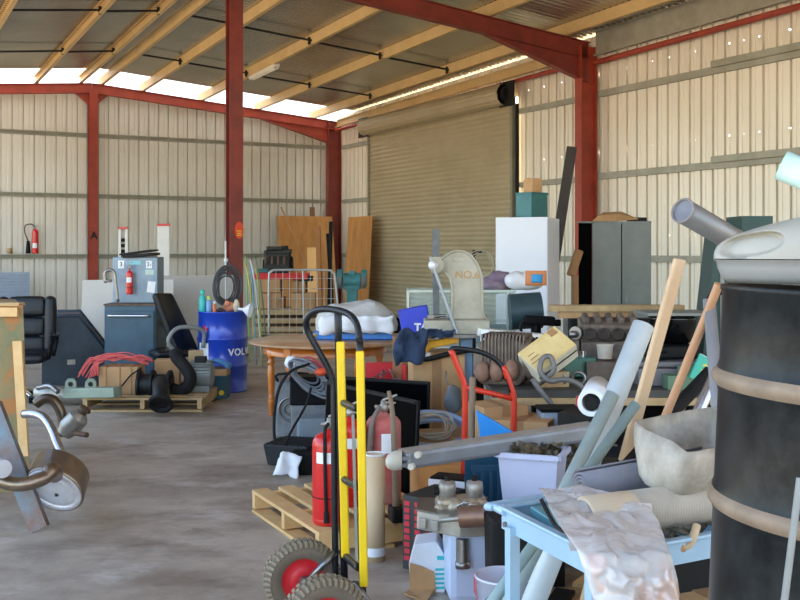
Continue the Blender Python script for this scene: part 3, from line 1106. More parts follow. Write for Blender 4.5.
# strapped box
t = thing('strapped_box', 'cardboard box on the pallet tied with black straps', 'box', W(118, 396, 10.5) , 0.0)
t.location = G(118, 10.45, 0.142); _WM[t.name] = Matrix.Translation(t.location)
b = B(); b.box((0, 0.16, 0.14), (0.40, 0.32, 0.28), bev=0.008); b.obj('carton', M_card, t)
b = B()
for x in (-0.12, 0.02, 0.14):
    b.box((x, 0.16, 0.14), (0.012, 0.33, 0.286))
b.obj('strap', M_cardd, t)
b = B(); b.tube([(-0.2, -0.02, 0.03), (-0.1, -0.03, 0.0), (0.02, -0.03, 0.06), (0.14, -0.03, 0.2), (0.25, -0.02, 0.27)], 0.008, 6, smooth=5); b.obj('cord', M_blk, t)
# pink lashing
M_pink = mat('pink_rope', 'e0645e', 0.7, 0, 'c84a48', 9, 0.5)
b = B()
random.seed(3)
for k in range(20):
    ox, oy = random.uniform(-0.06, 0.06), random.uniform(0, 0.3)
    pts = []
    for i in range(6):
        f = i / 5
        pts.append(G(92 + 56 * f, 10.45 + oy, 0.455 + 0.05 * math.sin(f * PI) + random.uniform(-0.015, 0.04)) + V((ox, 0, 0)))
    if k % 3 == 0:
        pts = [pts[0] + V((-0.10, -0.05, -0.16))] + pts
    b.tube(pts, 0.0065, 6, smooth=5)
for k in range(5):
    b.tube([G(86 + 3 * k, 10.42, 0.16 + 0.05 * k + 0.1), G(90 + 2 * k, 10.4, 0.34), G(94 + k, 10.42, 0.45), G(104, 10.45, 0.48)], 0.007, 6, smooth=5)
solo(b, 'lashing_rope', M_pink, 'tangled pink rope heaped over the strapped box', 'rope')

# black pump
t = thing('flanged_pump', 'black cast iron pump with open outlet drooping over the pallet edge', 'pump', G(160, 10.3, 0.142))
M_iron = mat('black_iron', '1f2122', 0.5, 0.4, '302e2c', 7, 0.6)
b = B()
q = lambda px, py, Y=10.5: W(px, py, Y)
b.cyl(q(139, 385), q(172, 386), 0.12, n=24)
b.obj('body', M_iron, t, world=True)
b = B()
for x in (140, 153, 170):
    b = B(); b.cyl(q(x - 1.2, 385), q(x + 1.2, 385), 0.155, n=24); b.obj('flange', M_iron, t, world=True)
b = B()
b.tube([q(160, 384, 10.4), q(161, 390, 10.1), q(161, 398, 9.98), q(161, 402, 9.95)], 0.085, 18, smooth=4)
b.obj('outlet', M_iron, t, world=True)
b = B()
b.lathe([(0.085, 0), (0.12, 0.02), (0.125, 0.05), (0.095, 0.055), (0.085, 0.02)], q(161, 401, 9.98), (0, -0.75, -0.65), n=28, caps=False)
b.lathe([(0.09, 0.018), (0.0, 0.019)], q(161, 401, 9.98), (0, -0.75, -0.65), n=28, caps=False)
b.obj('outlet_mouth', M_rub, t, world=True)
# black hose
b = B()
b.tube([q(175, 352, 10.7), q(177, 358, 10.65), q(184, 366, 10.6), q(190, 376, 10.55), q(188, 386, 10.5), q(180, 391, 10.5), q(172, 389, 10.5)], 0.065, 16, smooth=6)
solo(b, 'rubber_hose', M_rub, 'thick black curved rubber hose standing beside the pump', 'hose')
# finned motor
t = thing('electric_motor', 'grey finned electric motor at the end of the pallet', 'motor', G(197, 10.6, 0.142))
b = B(); b.cyl((-0.1, 0.12, 0.17), (0.14, 0.12, 0.17), 0.13, n=20); b.box((0.02, 0.12, 0.03), (0.2, 0.2, 0.06)); b.obj('casing', M_grey, t)
b = B()
for i in range(14):
    a = PI * i / 13
    b.box((0.02, 0.12 - math.cos(a) * 0.14, 0.17 + math.sin(a) * 0.14), (0.2, 0.012, 0.03), (-(a - PI / 2), 0, 0))
b.obj('fin', M_grey, t)
b = B(); b.box((0.02, 0.1, 0.33), (0.12, 0.1, 0.07), bev=0.01); b.obj('terminal_box', M_dark, t)
# tan carton & small can behind
b = B(); b.box(G(168, 10.95, 0.30), (0.26, 0.2, 0.30), (0, 0, 0.1), 0.006); solo(b, 'small_carton', M_card, 'small tan carton standing behind the black pump', 'box')
b = B(); b.box(G(196, 11.1, 0.34), (0.16, 0.12, 0.38), (0, 0, 0.2), 0.01); solo(b, 'small_carton', M_pined, 'brown carton standing behind the finned motor', 'box')

# ---------------------------------------------------------------- blue drum with things on it
M_drum = mat('blue_drum', '1f45b8', 0.28, 0.1, '1a3a9c', 3, 0.5, coat=0.4)
DR = 0.295
dc = G(222.5, 11.75)
t = thing('steel_drum', 'glossy blue steel drum with white lettering beside the round table', 'drum', dc)
b = B()
prof = [(DR - 0.01, 0), (DR, 0.008), (DR, 0.02), (DR - 0.012, 0.03), (DR - 0.012, 0.28), (DR, 0.295), (DR, 0.31), (DR - 0.012, 0.325), (DR - 0.012, 0.59), (DR, 0.605), (DR, 0.62), (DR - 0.012, 0.635), (DR - 0.012, 0.90), (DR, 0.912), (DR, 0.925), (DR - 0.015, 0.925), (DR - 0.02, 0.908), (0, 0.906)]
b.lathe(prof, n=48)
b.obj('shell', M_drum, t)
def drum_text(parent, chars, a0, da, z, size, r, m):
    for i, ch in enumerate(chars):
        a = a0 + da * i
        text_obj('lettering', ch, m, size, parent, (math.sin(a) * r, -math.cos(a) * r, z), (PI / 2, 0, a), 0.001, sx=1.0, bold=0.003)
drum_text(t, 'VOLVO', 0.52, 0.29, 0.46, 0.11, DR - 0.008, M_lab)
b = B()
for i in range(6):
    a = -0.95 + 0.09 * i
    P = lambda a, z: (math.sin(a) * (DR - 0.008), -math.cos(a) * (DR - 0.008), z)
    b.poly([P(a, 0.37), P(a + 0.09, 0.37), P(a + 0.09, 0.57), P(a, 0.57)])
b.obj('paper_label', M_lab, t)
b = B()
for i in range(3):
    a = -0.66 + 0.07 * i
    b.poly([(math.sin(a) * (DR - 0.007), -math.cos(a) * (DR - 0.007), 0.74 - 0.015 * i), (math.sin(a + 0.07) * (DR - 0.007), -math.cos(a + 0.07) * (DR - 0.007), 0.725 - 0.015 * i), (math.sin(a + 0.07) * (DR - 0.007), -math.cos(a + 0.07) * (DR - 0.007), 0.76 - 0.015 * i), (math.sin(a) * (DR - 0.007), -math.cos(a) * (DR - 0.007), 0.775 - 0.015 * i)])
b.obj('red_mark', M_redp, t)
TZ = 0.926
def bottle(px, y_top, r, m, mc, label, off=-0.1, cat='bottle'):
    Y = 11.75 + off
    h = EYE + (HZ - y_top) / (FOC / Y) - 0.908
    t = thing('spray_bottle' if h > 0.2 else 'small_bottle', label, cat, G(px, Y, 0.908))
    b = B(); b.lathe([(r * 0.9, 0), (r, 0.01), (r, h * 0.62), (r * 0.45, h * 0.75), (r * 0.4, h * 0.78)], n=18); b.obj('body', m, t)
    b = B(); b.lathe([(r * 0.6, h * 0.78), (r * 0.65, h * 0.8), (r * 0.6, h * 0.98), (r * 0.3, h)], n=16); b.obj('cap', mc, t)
    return t
M_aqua = mat('aqua_plastic', '3fbfb4', 0.35, 0, '2fa69c', 6, 0.4)
bottle(202.5, 289.5, 0.042, M_aqua, M_aqua, 'turquoise bottle standing on the blue drum', -0.08)
bottle(209, 296, 0.033, mat('pale_blue_plastic', '7da9dc', 0.35), mat('lime_cap', 'cfe06a', 0.4), 'pale blue bottle with lime cap on the blue drum', -0.12)
bottle(214.5, 301, 0.02, mat('orange_plastic', 'd9743c', 0.4), M_lab, 'small orange bottle with white tip on the blue drum', -0.15)
b = B(); b.ball(G(229.5, 11.75, 0.97), 0.07, 14, (1.1, 0.8, 0.95)); b.ball(G(227, 11.7, 1.01), 0.04, 10)
solo(b, 'orange_rag', mat('orange_cloth', 'd98a68', 0.8), 'crumpled orange rag lying on the blue drum', 'rag', wobble=0.02, wscale=18)
b = B(); b.ball(G(236.5, 11.72, 0.98), 0.055, 12, (0.8, 0.8, 1.4))
solo(b, 'cloth_bundle', mat('cream_cloth', 'cfc3a4', 0.8), 'cream cloth bundle between orange rag and funnel', 'cloth', wobble=0.02, wscale=18)
b = B(); b.lathe([(0.012, 0), (0.015, 0.06), (0.085, 0.14), (0.09, 0.15)], G(238, 11.6, 0.955), (0.85, -0.1, -0.12), n=18, caps=False)
solo(b, 'plastic_funnel', M_wht, 'white funnel lying on the rim of the blue drum', 'funnel', solid=0.004)
b = B(); b.lathe([(0.03, 0), (0.035, 0.03), (0.025, 0.05)], G(220.5, 11.72, 0.908), n=12)
solo(b, 'brown_jar', M_rust, 'low brown jar in the middle of the blue drum top', 'jar')

# oil carton with rag
t = thing('oil_carton', 'open teal carton with a yellow dot at the foot of the blue drum', 'box', G(215, 11.05), 0.0)
M_tcard = mat('teal_card', '24505c', 0.6, 0, '1c414c', 6, 0.4)
b = B(); b.box((0, 0.13, 0.13), (0.25, 0.25, 0.26), bev=0.006); b.obj('carton', M_tcard, t)
b = B(); b.box((0, 0.13, 0.29), (0.25, 0.25, 0.07)); b.obj('inner_carton', M_card, t)
b = B(); b.cyl((0.07, -0.004, 0.07), (0.07, 0.0, 0.07), 0.028, n=18); b.obj('yellow_dot', M_yel, t)
b = B(); b.box((-0.06, -0.002, 0.045), (0.08, 0.006, 0.02)); b.obj('printed_strip', M_redp, t)
b = B(); b.grid(lambda u, v: V((-0.15 + 0.3 * u, 0.02 + 0.22 * v, 0.34 + 0.07 * math.sin(u * PI) + 0.02 * math.sin(v * 9 + u * 5))), 12, 10)
for v_ in b.bm.verts: v_.co += V(t.location)
solo(b, 'blue_rag', mat('blue_rag', '5d9ad2', 0.8), 'light blue rag draped on top of the teal carton', 'rag', solid=0.006)

# hoses coiled on the middle column
b = B()
random.seed(11)
for k in range(11):
    rx_, rz_ = 0.11 + 0.08 * random.random(), 0.16 + 0.11 * random.random()
    c = W(226.5, 286, 13.75 - 0.03 * k) + V((random.uniform(-0.03, 0.03), 0, random.uniform(-0.03, 0.02)))
    b.tube([c + V((math.cos(a) * rx_, 0.01 * math.sin(3 * a), math.sin(a) * rz_)) for a in [2 * PI * i / 18 for i in range(18)]], 0.010, 7, smooth=2, closed=True)
b.tube([W(226, 270, 13.7), W(228, 262, 13.72), W(233, 268, 13.7)], 0.012, 6, smooth=4)
solo(b, 'coiled_hose', mat('grey_hose', '4c4b4b', 0.6), 'dark hose coil hung in front of the middle red column', 'hose')
b = B(); b.cyl(W(225.5, 241, 13.85), G(226.5, 13.85), 0.012, n=8); b.lathe([(0.03, 0), (0.03, 0.05)], W(226, 262, 13.85), n=8)
solo(b, 'white_rod', M_lab, 'thin white rod standing against the middle column', 'rod')
# oval notice on the column
b = B()
cc = S(10.66 + 0.105, RIDGE + 0.02, 0)
Rn = UD
pts = [cc + UD * 0.001 + VD * (-0.03 + math.cos(a) * 0.07) + V((0, 0, 1.65 + 0.27 + math.sin(a) * 0.13)) for a in [2 * PI * i / 28 for i in range(28)]]
b.poly(pts); b.poly([p + UD * 0.004 for p in pts]);
for i in range(28): b.poly([pts[i], pts[(i + 1) % 28], pts[(i + 1) % 28] + UD * 0.004, pts[i] + UD * 0.004])
M_sig = mat('orange_sign', 'e2491f', 0.5, 0, 'cf3c18', 5, 0.3)
sg = solo(b, 'notice_plate', M_sig, 'small orange oval notice fixed to the middle red column', 'sign')
b = B()
for k, (dz, w_) in enumerate(((0.0, 0.08), (-0.035, 0.06), (-0.065, 0.07))):
    b.bar(cc + UD * 0.0065 + VD * (-0.03 - w_ / 2) + V((0, 0, 1.91 + dz)), cc + UD * 0.0065 + VD * (-0.03 + w_ / 2) + V((0, 0, 1.91 + dz)), 0.002, 0.014)
b.obj('print_line', M_yel, sg, world=True)

# strips leaning behind the drum
cols = ['8fc46a', 'd8c94e', '6fb0c4', 'dfe3e0', '9db04e', '5f6a55']
names = ['green', 'yellow', 'pale blue', 'white', 'olive', 'dark green']
for k, (c_, nme) in enumerate(zip(cols, names)):
    px0, px1 = 246.5 + 2.6 * k - (3 if k % 2 else 0), 250 + 3.1 * k + (3 if k % 2 else 0)
    b = B()
    b.tube([W(px0 - 1, 256 + (7 * k) % 17, 14.7 - 0.1 * k), W((px0 + px1) / 2 - 1, 290, 14.5 - 0.1 * k), G(px1, 14.3 - 0.1 * k, 0.02)], 0.010, 6, smooth=4)
    solo(b, 'plastic_conduit', mat('strip_' + nme.replace(' ', '_'), c_, 0.5), '%s thin conduit leaning in a bunch behind the blue drum' % nme, 'conduit')
# ================================================================ back of the shed
def sheet_lean(name, pa, pb, zt, lean, th, m, label, cat):
    """a flat board whose foot runs from pa to pb and whose head leans by `lean`"""
    b = B()
    up = V((0, 0, zt)) + V(lean)
    n = (pb - pa).cross(up).normalized() * th
    f = [pa, pb, pb + up, pa + up]
    g = [p + n for p in f]
    b.poly(f); b.poly(g)
    for i in range(4): b.poly([f[i], f[(i + 1) % 4], g[(i + 1) % 4], g[i]])
    bmesh.ops.remove_doubles(b.bm, verts=b.bm.verts[:], dist=1e-5)
    return solo(b, name, m, label, cat)
sheet_lean('plywood_sheet', WBk(272, 0.75), WBk(325, 0.85), 2.5, -UD * 0.4, 0.018, M_ply, 'wide orange-brown plywood sheet leaning on the back wall', 'plywood sheet')
sheet_lean('plywood_sheet', G(344, 26.2), G(368, 25.1), 2.45, V((0.12, 0.12, 0)), 0.018, M_ply, 'narrow plywood sheet leaning beside the roller door', 'plywood sheet')
sheet_lean('pine_plank', G(309, 23.5), G(318, 23.4), 1.66, V((-0.05, 0.2, 0)), 0.03, mat('bright_pine', 'e0a860', 0.6, 0, 'cf9450', 5, 0.5), 'short bright pine plank leaning before the plywood sheet', 'plank')
sheet_lean('brown_plank', WBk(304.5, 0.6), WBk(309, 0.6), 2.75, -UD * 0.25, 0.03, mat('brown_board', '8f6a48', 0.7, 0, '76553a', 5, 0.5), 'tall thin brown plank leaning on the back wall', 'plank')
sheet_lean('brown_plank', G(318.5, 24.6), G(323, 24.5), 2.2, V((-0.1, 0.5, 0)), 0.03, mat('orange_board', 'a8703e', 0.7, 0, '8a5930', 5, 0.5), 'orange-brown plank between the pine plank and dark corner bars', 'plank')
b = B(); b.bar(WBk(304, 1.5, 0.0), W(281, 207, 25.9), 0.05, 0.03); solo(b, 'thin_batten', M_card, 'thin batten leaning diagonally across the wide plywood sheet', 'batten')
for k, (p_, q_) in enumerate(((329, 331), (333, 328))):
    b = B(); b.bar(G(p_, 24.2 - 0.4 * k), W(q_, 222 + 12 * k, 24.8 - 0.4 * k), 0.09, 0.09); solo(b, 'dark_bar', M_dark, ('taller' if k == 0 else 'shorter') + ' dark steel bar leaning by the back corner column', 'bar')

# teal bench grinder on its pedestal
t = thing('bench_machine', 'turquoise pedestal machine with twin side wheels behind the mesh gate', 'machine', G(352, 20.0))
b = B(); b.box((0, 0, 0.03), (0.4, 0.4, 0.06)); b.box((0, 0, 0.45), (0.22, 0.22, 0.85), bev=0.02); b.obj('pedestal', M_tur, t)
b = B(); b.cyl((-0.17, 0, 1.0), (0.17, 0, 1.0), 0.16, n=20); b.box((0, 0, 0.87), (0.3, 0.25, 0.1), bev=0.01); b.obj('motor', M_tur, t)
for sx in (-1, 1):
    b = B(); b.cyl((sx * 0.19, 0, 1.05), (sx * 0.29, 0, 1.05), 0.18, n=24); b.obj('wheel_guard', M_tur, t)
    b = B(); b.cyl((sx * 0.20, -0.06, 1.0), (sx * 0.27, -0.06, 1.0), 0.15, n=20); b.obj('wheel', M_grey, t)
b = B(); b.box((0, -0.02, 1.16), (0.14, 0.14, 0.08), bev=0.02); b.obj('switch_box', M_tur, t)

# pallet stack, cartons, red stand and engine
Yb = 18.4
pallet('stacked pallet under the small cartons, its top level with the gate foot', G(258, 17.9), (1, 0, 0), (0, 1, 0), 1.25, 1.0)
b = B()
for i in range(3):
    z = 0.16 + 0.15 * i
    b.box(G(289, 18.4, z + 0.055), (1.2, 1.0, 0.09))
solo(b, 'timber_dunnage', M_pined, 'layers of timber under the small cartons behind the gate', 'timber')
def carton(px, Y, z, w_, d, h, label, m=None, rz=0.0, tape=True):
    t = thing('cardboard_box', label, 'box', G(px, Y, z), rz)
    b = B(); b.box((0, 0, h / 2), (w_, d, h), bev=0.004); b.obj('carton', m or M_card, t)
    if tape:
        b = B(); b.box((0, 0, h / 2), (min(w_, d) * 0.18, d + 0.004, h + 0.004)); b.obj('tape', M_cardd, t)
    return t
carton(272, 18.3, 0.57, 0.36, 0.4, 0.27, 'lower carton on the timber under the engine stand')
carton(281, 18.25, 0.57, 0.0 + 0.14, 0.3, 0.2, 'slim carton between two cartons behind the mesh gate', M_cardd, tape=False)
carton(304, 18.3, 0.57, 0.42, 0.4, 0.27, 'carton on the timber behind the gate centre post')
carton(271, 18.4, 0.85, 0.38, 0.4, 0.24, 'upper carton holding up the red stand', tape=False)
carton(299, 18.5, 0.85, 0.24, 0.3, 0.20, 'small upper carton behind the mesh gate')
t = thing('red_engine_stand', 'red steel frame under the black engine', 'stand', G(284, 18.45, 1.08))
b = B()
for yy in (-0.22, 0.22): b.bar((-0.5, yy, 0.06), (0.45, yy, 0.06), 0.07, 0.11)
for xx in (-0.42, 0.0, 0.4): b.bar((xx, -0.25, 0.04), (xx, 0.25, 0.04), 0.06, 0.07)
b.obj('frame', M_redp, t)
for xx in (-0.4, 0.38):
    b = B(); b.bar((xx, 0.2, -0.51), (xx, 0.2, 0.0), 0.05, 0.05); b.obj('leg', M_dark, t)
# engine
t = thing('car_engine', 'greasy black car engine standing on the red frame', 'engine', G(278, 18.5, 1.195))
M_eng = mat('greasy_black', '24241f', 0.55, 0.3, '45423a', 12, 0.6, bump=0.5)
b = B(); b.box((0, 0, 0.2), (0.46, 0.36, 0.3), bev=0.02); b.box((0.02, 0, 0.03), (0.36, 0.28, 0.1), taper=0.8)
b.obj('block', M_eng, t)
b = B(); b.box((0.0, 0, 0.38), (0.5, 0.2, 0.09), (0, -0.05, 0), 0.02); b.obj('rocker_cover', M_eng, t)
b = B(); b.box((-0.05, -0.05, 0.45), (0.3, 0.2, 0.07), bev=0.02); b.cyl((0.12, 0, 0.4), (0.12, 0, 0.5), 0.07, n=14); b.obj('air_cleaner', M_eng, t)
for i in range(4):
    b = B(); b.tube([(-0.18 + i * 0.11, -0.16, 0.3), (-0.18 + i * 0.11, -0.26, 0.27), (-0.18 + i * 0.11, -0.27, 0.16)], 0.022, 8, smooth=3); b.obj('manifold_runner', M_rust, t)
b = B(); b.cyl((-0.27, 0.02, 0.14), (-0.24, 0.02, 0.14), 0.11, n=20); b.obj('pulley', M_dark, t)
b = B(); b.cyl((0.24, 0, 0.16), (0.27, 0, 0.16), 0.14, n=20); b.obj('flywheel', M_dark, t)
b = B(); b.box((0, 0, 0.04), (0.22, 0.2, 0.07), bev=0.01)
for v_ in b.bm.verts: v_.co += G(263, 18.3, 1.2)
solo(b, 'green_tin', M_teal, 'small green tin beside the black engine', 'tin')
b = B(); b.box((0, 0, 0.05), (0.36, 0.3, 0.1), (0, 0.1, 0), 0.02)
for v_ in b.bm.verts: v_.co += G(303, 18.4, 1.06)
solo(b, 'dark_casting', M_eng, 'dark oily part on the small carton behind the gate', 'car part')

# wire mesh gate
M_galv = mat('galvanised_pipe', 'c4c6c4', 0.4, 0.5, '9b9d9a', 6, 0.5)
t = thing('mesh_gate', 'galvanised pipe gate with wire mesh standing before the cartons', 'gate', G(303, 17.0))
x0, x1, zt_ = G(269, 17)[0] - G(303, 17)[0], G(338, 17)[0] - G(303, 17)[0], 1.28
b = B()
b.tube([(x0, 0, 0.02), (x0, 0, zt_ - 0.14), (x0 + 0.04, 0, zt_ - 0.04), (x0 + 0.14, 0, zt_), (x1 - 0.2, 0, zt_), (x1 - 0.1, 0, zt_ - 0.04), (x1 - 0.05, 0, zt_ - 0.14), (x1 + 0.03, 0, 0.3), (x1 + 0.04, 0, 0.02)], 0.019, 8, smooth=4)
b.obj('frame', M_galv, t)
b = B(); b.cyl((0.02, 0, 0.02), (0.0, 0, zt_), 0.016, n=8); b.obj('centre_post', M_galv, t)
b = B()
for i in range(1, 10):
    x = x0 + (x1 - x0) * i / 10
    b.cyl((x, 0, 0.1), (x, 0, zt_ - 0.02), 0.005, n=5)
for i in range(7):
    z = 0.12 + i * 0.17
    b.cyl((x0 + 0.02, 0, z), (x1 - 0.02, 0, z), 0.005, n=5)
b.obj('wire_mesh', M_galv, t)

# ================================================================ round table
M_tab = mat('table_varnish', 'd67c2c', 0.3, 0, 'b86420', 3, 0.7, stretch=(1, 6, 1), coat=0.3)
M_tabt = mat('table_top', 'c09268', 0.32, 0, '9c7250', 3, 0.7, stretch=(1, 8, 1), coat=0.3)
TC = V((-0.735, 9.93, 0))
t = thing('round_table', 'round wooden table with turned orange-brown legs', 'table', TC)
b = B(); b.lathe([(0.70, 0.722), (0.735, 0.728), (0.742, 0.738), (0.735, 0.75), (0.0, 0.751)], n=64)
b.obj('tabletop', M_tabt, t)
b = B()
b.lathe([(0.60, 0.63), (0.60, 0.722), (0.58, 0.722), (0.58, 0.63), (0.60, 0.63)], n=48, caps=False)
b.obj('apron', M_tab, t)
lp = [(0.036, 0.0), (0.020, 0.01), (0.018, 0.03), (0.027, 0.10), (0.033, 0.14), (0.033, 0.15), (0.024, 0.16), (0.032, 0.17), (0.032, 0.18), (0.024, 0.19), (0.026, 0.22), (0.034, 0.36), (0.037, 0.45), (0.028, 0.49), (0.024, 0.50), (0.038, 0.515), (0.038, 0.53), (0.026, 0.545), (0.034, 0.57), (0.042, 0.60), (0.030, 0.622), (0.03, 0.63)]
lp = [(0.022 if r == 0.036 else r, h) for r, h in lp]
for (x, y) in ((-0.535, 0.05), (-0.295, -0.48), (0.535, -0.05), (0.295, 0.48)):
    b = B(); b.lathe(lp, (x, y, 0), n=18); b.box((x, y, 0.675), (0.085, 0.085, 0.094), (0, 0, math.atan2(y, x)), 0.004)
    b.obj('leg', M_tab, t)

# dust sheet over a lump on the table, with a blue board below
M_sheet = mat('dust_sheet', 'cfccc8', 0.7, 0, 'a39c94', 5, 0.7, bump=0.3, bscale=12)
M_blueb = mat('blue_board', '4a90e8', 0.4, 0, '3c7cd0', 5, 0.4)
b = B(); b.box(G(353, 10.1, 0.751 + 0.035), (0.78, 0.36, 0.065), (0, 0, 0.03), 0.008)
solo(b, 'blue_slab', M_blueb, 'flat blue slab under the white sheeting on the table', 'slab')
b = B(); b.cyl(G(315.5, 9.92, 0.80), G(311, 9.82, 0.765), 0.018, n=10); b.cyl(G(316.5, 9.95, 0.81), G(315.5, 9.92, 0.80), 0.008, n=8)
solo(b, 'yellow_torch', M_yel, 'small yellow torch at the end of the blue slab', 'torch')
def lump(u, v):
    a = 2 * PI * u
    r = math.sin(v * PI / 2) ** 0.45
    x = math.cos(a) * 0.39 * r
    y = math.sin(a) * 0.26 * r
    prof_ = math.cos(v * PI / 2) ** 0.55
    top = 0.22 + 0.06 * max(0, math.cos((x - 0.02) * 2.6)) + 0.02 * math.sin(x * 11 + y * 7)
    fold = 0.010 * math.sin(u * 40) * v
    return V((x * (1 + fold * 2), y * (1 + fold * 2), top * prof_ + 0.012))
b = B(); b.grid(lump, 60, 16)
bmesh.ops.remove_doubles(b.bm, verts=b.bm.verts[:], dist=1e-4)
for v_ in b.bm.verts: v_.co += G(357, 10.1, 0.82)
solo(b, 'dust_sheet', M_sheet, 'grey-white sheeting over a bulky load on the round table', 'sheeting', wobble=0.03, wscale=8)
b = B(); b.grid(lambda u, v: V((-0.34 + 0.7 * u + 0.01 * math.sin(v * 7), -0.30 - 0.015 * math.sin(u * 22) - 0.02 * v, 0.005 + 0.17 * v)), 30, 4)
for v_ in b.bm.verts: v_.co += G(357, 10.1, 0.82)
solo(b, 'white_plastic_sheet', M_wht, 'white plastic film hanging in front of the grey sheeting', 'plastic sheet', solid=0.004, wobble=0.03, wscale=9)
b = B(); b.ball(G(397, 10.25, 0.83), 0.08, 12, (0.7, 0.9, 1.4)); 
solo(b, 'dark_rag', M_rub, 'dark rag bundle at the end of the sheeting on the table', 'rag', wobble=0.02, wscale=14)

# ================================================================ under and around the table
t = thing('welding_machine', 'dusty grey welding machine with round fan guard below the table', 'welder', G(293, 8.75), 0.1)
M_wg = mat('welder_grey', '8c8f92', 0.5, 0.2, '5e6062', 7, 0.6)
b = B(); b.box((0, 0.15, 0.26), (0.30, 0.4, 0.48), bev=0.02); b.obj('case', M_wg, t)
b = B(); b.torus((-0.02, -0.06, 0.27), (0, 1, 0), 0.10, 0.012, 28, 6); b.torus((-0.02, -0.06, 0.27), (0, 1, 0), 0.055, 0.008, 24, 6); b.cyl((-0.02, -0.07, 0.27), (-0.02, -0.05, 0.27), 0.03, n=16)
b.obj('fan_guard', M_steel, t)
b = B(); b.tube([(-0.13, 0.0, 0.5), (-0.13, 0.0, 0.56), (0.13, 0.0, 0.56), (0.13, 0.0, 0.5)], 0.012, 8, smooth=3); b.obj('handle', M_dark, t)
# cables from it
random.seed(5)
b = B()
for k in range(8):
    c = W(305 + k * 1.2, 372 + k * 1.4, 8.35 - 0.02 * k)
    rx_, rz_ = 0.13 + 0.022 * (k % 4), 0.08 + 0.02 * (k % 3)
    tl = 0.6
    b.tube([c + V((math.cos(a) * rx_ * math.cos(tl) + math.sin(a) * rz_ * math.sin(tl) * 0.6, -0.05 * math.sin(a), -math.cos(a) * rx_ * math.sin(tl) + math.sin(a) * rz_ * math.cos(tl))) for a in [2 * PI * i / 16 for i in range(16)]], 0.010, 7, smooth=2, closed=True)
solo(b, 'coiled_cable', mat('grey_cable', '84878e', 0.6, 0, '5f6267', 6, 0.5), 'grey welding cable coiled over the black toolbox', 'cable')
b = B()
for k in range(4):
    c = W(313 + k * 1.2, 367 + k, 8.3)
    b.tube([c + V((-0.12 + 0.02 * k, 0, 0.06)), c + V((-0.02, -0.02, 0.08 - 0.02 * k)), c + V((0.10, -0.02, 0.0)), c + V((0.2, -0.03, -0.10))], 0.009, 6, smooth=5)
solo(b, 'red_cable', mat('red_cable', 'a8484a', 0.6), 'thin red cables lying on the grey coiled cable', 'cable')
b = B(); b.tube([W(309, 364, 8.2), W(290, 372, 8.0), W(278, 392, 7.95), W(274, 425, 7.9), W(277, 462, 7.7)], 0.012, 8, smooth=6)
b.tube([W(311, 388, 8.1), W(306, 405, 8.0), W(292, 430, 7.7), W(281, 452, 7.6)], 0.010, 8, smooth=6)
solo(b, 'power_lead', M_rub, 'black leads hanging from the cable coil to the floor', 'cable')
t = thing('toolbox', 'black plastic toolbox under the coiled cables', 'toolbox', G(309, 8.55), 0.1)
b = B(); b.box((0, 0, 0.44), (0.32, 0.24, 0.2), bev=0.015); b.obj('body', M_blk, t)
b = B(); b.box((0, 0, 0.555), (0.33, 0.25, 0.04), bev=0.012); b.obj('lid', M_blk, t)
b = B(); b.box((0, 0, 0.17), (0.3, 0.22, 0.34), bev=0.01); b.obj('lower_case', M_wg, t)
t = thing('battery_charger', 'small blue-grey box with blue base by the black screen', 'charger', G(313, 8.15), 0.15)
b = B(); b.box((0, 0, 0.16), (0.24, 0.2, 0.27), taper=1.1, bev=0.012); b.obj('case', mat('bluegrey_case', '7f8b94', 0.5, 0, '66717a', 5, 0.5), t)
b = B(); b.box((0, 0, 0.02), (0.28, 0.24, 0.04)); b.obj('base', M_blueb, t)
b = B(); b.ball(W(291, 362, 8.6), 0.06, 10, (1.0, 0.8, 0.9)); solo(b, 'white_bag', M_wht, 'white bag knotted behind the welder cables', 'bag', wobble=0.02, wscale=14)
b = B(); b.ball(W(321, 372, 8.15), 0.045, 10, (1.3, 0.8, 0.7)); solo(b, 'orange_plug', mat('orange_plug_mat', 'd8512a', 0.5), 'orange plug resting on the coiled cables', 'plug', wobble=0.008)
# ribbed black mats
M_mat = mat('black_ribbed_mat', '2b2c30', 0.6, 0, '191a1c', 8, 0.5)
for k, (p0_, p1_, z_) in enumerate(((G(270, 7.95), G(318, 7.55), 0.0),)):
    t = thing('ribbed_trough', 'black ribbed plastic tray on the floor before the welder', 'tray', p0_.lerp(p1_, 0.5), -0.28)
    b = B()
    b.box((0, 0, 0.09), (0.36, 0.34, 0.16), taper=0.85, bev=0.01)
    b.obj('tray', M_mat, t)
    b = B()
    for i in range(12): b.bar((-0.16 + i * 0.028, -0.17, 0.172), (-0.12 + i * 0.028, 0.17, 0.172), 0.012, 0.012)
    b.obj('rib', M_mat, t)
t = thing('black_crate', 'small black plastic box on the floor beside white rag', 'box', G(304, 7.35), 0.05)
b = B(); b.box((0, 0.08, 0.07), (0.16, 0.18, 0.14), taper=0.94, bev=0.008); b.obj('body', M_blk, t)
b = B(); b.box((0, 0.08, 0.145), (0.17, 0.19, 0.015)); b.obj('rim', M_blk, t)
b = B(); b.grid(lambda u, v: V(((u - 0.5) * 0.16 - 0.03 * v, -0.02 * math.sin(u * 8) - 0.04 * v, 0.17 - 0.16 * v + 0.02 * math.sin(u * 5))), 14, 10)
for v_ in b.bm.verts: v_.co += G(289.5, 7.3)
solo(b, 'white_rag', M_wht, 'crumpled white rag hanging over the black tray', 'rag', solid=0.01, wobble=0.03, wscale=14)

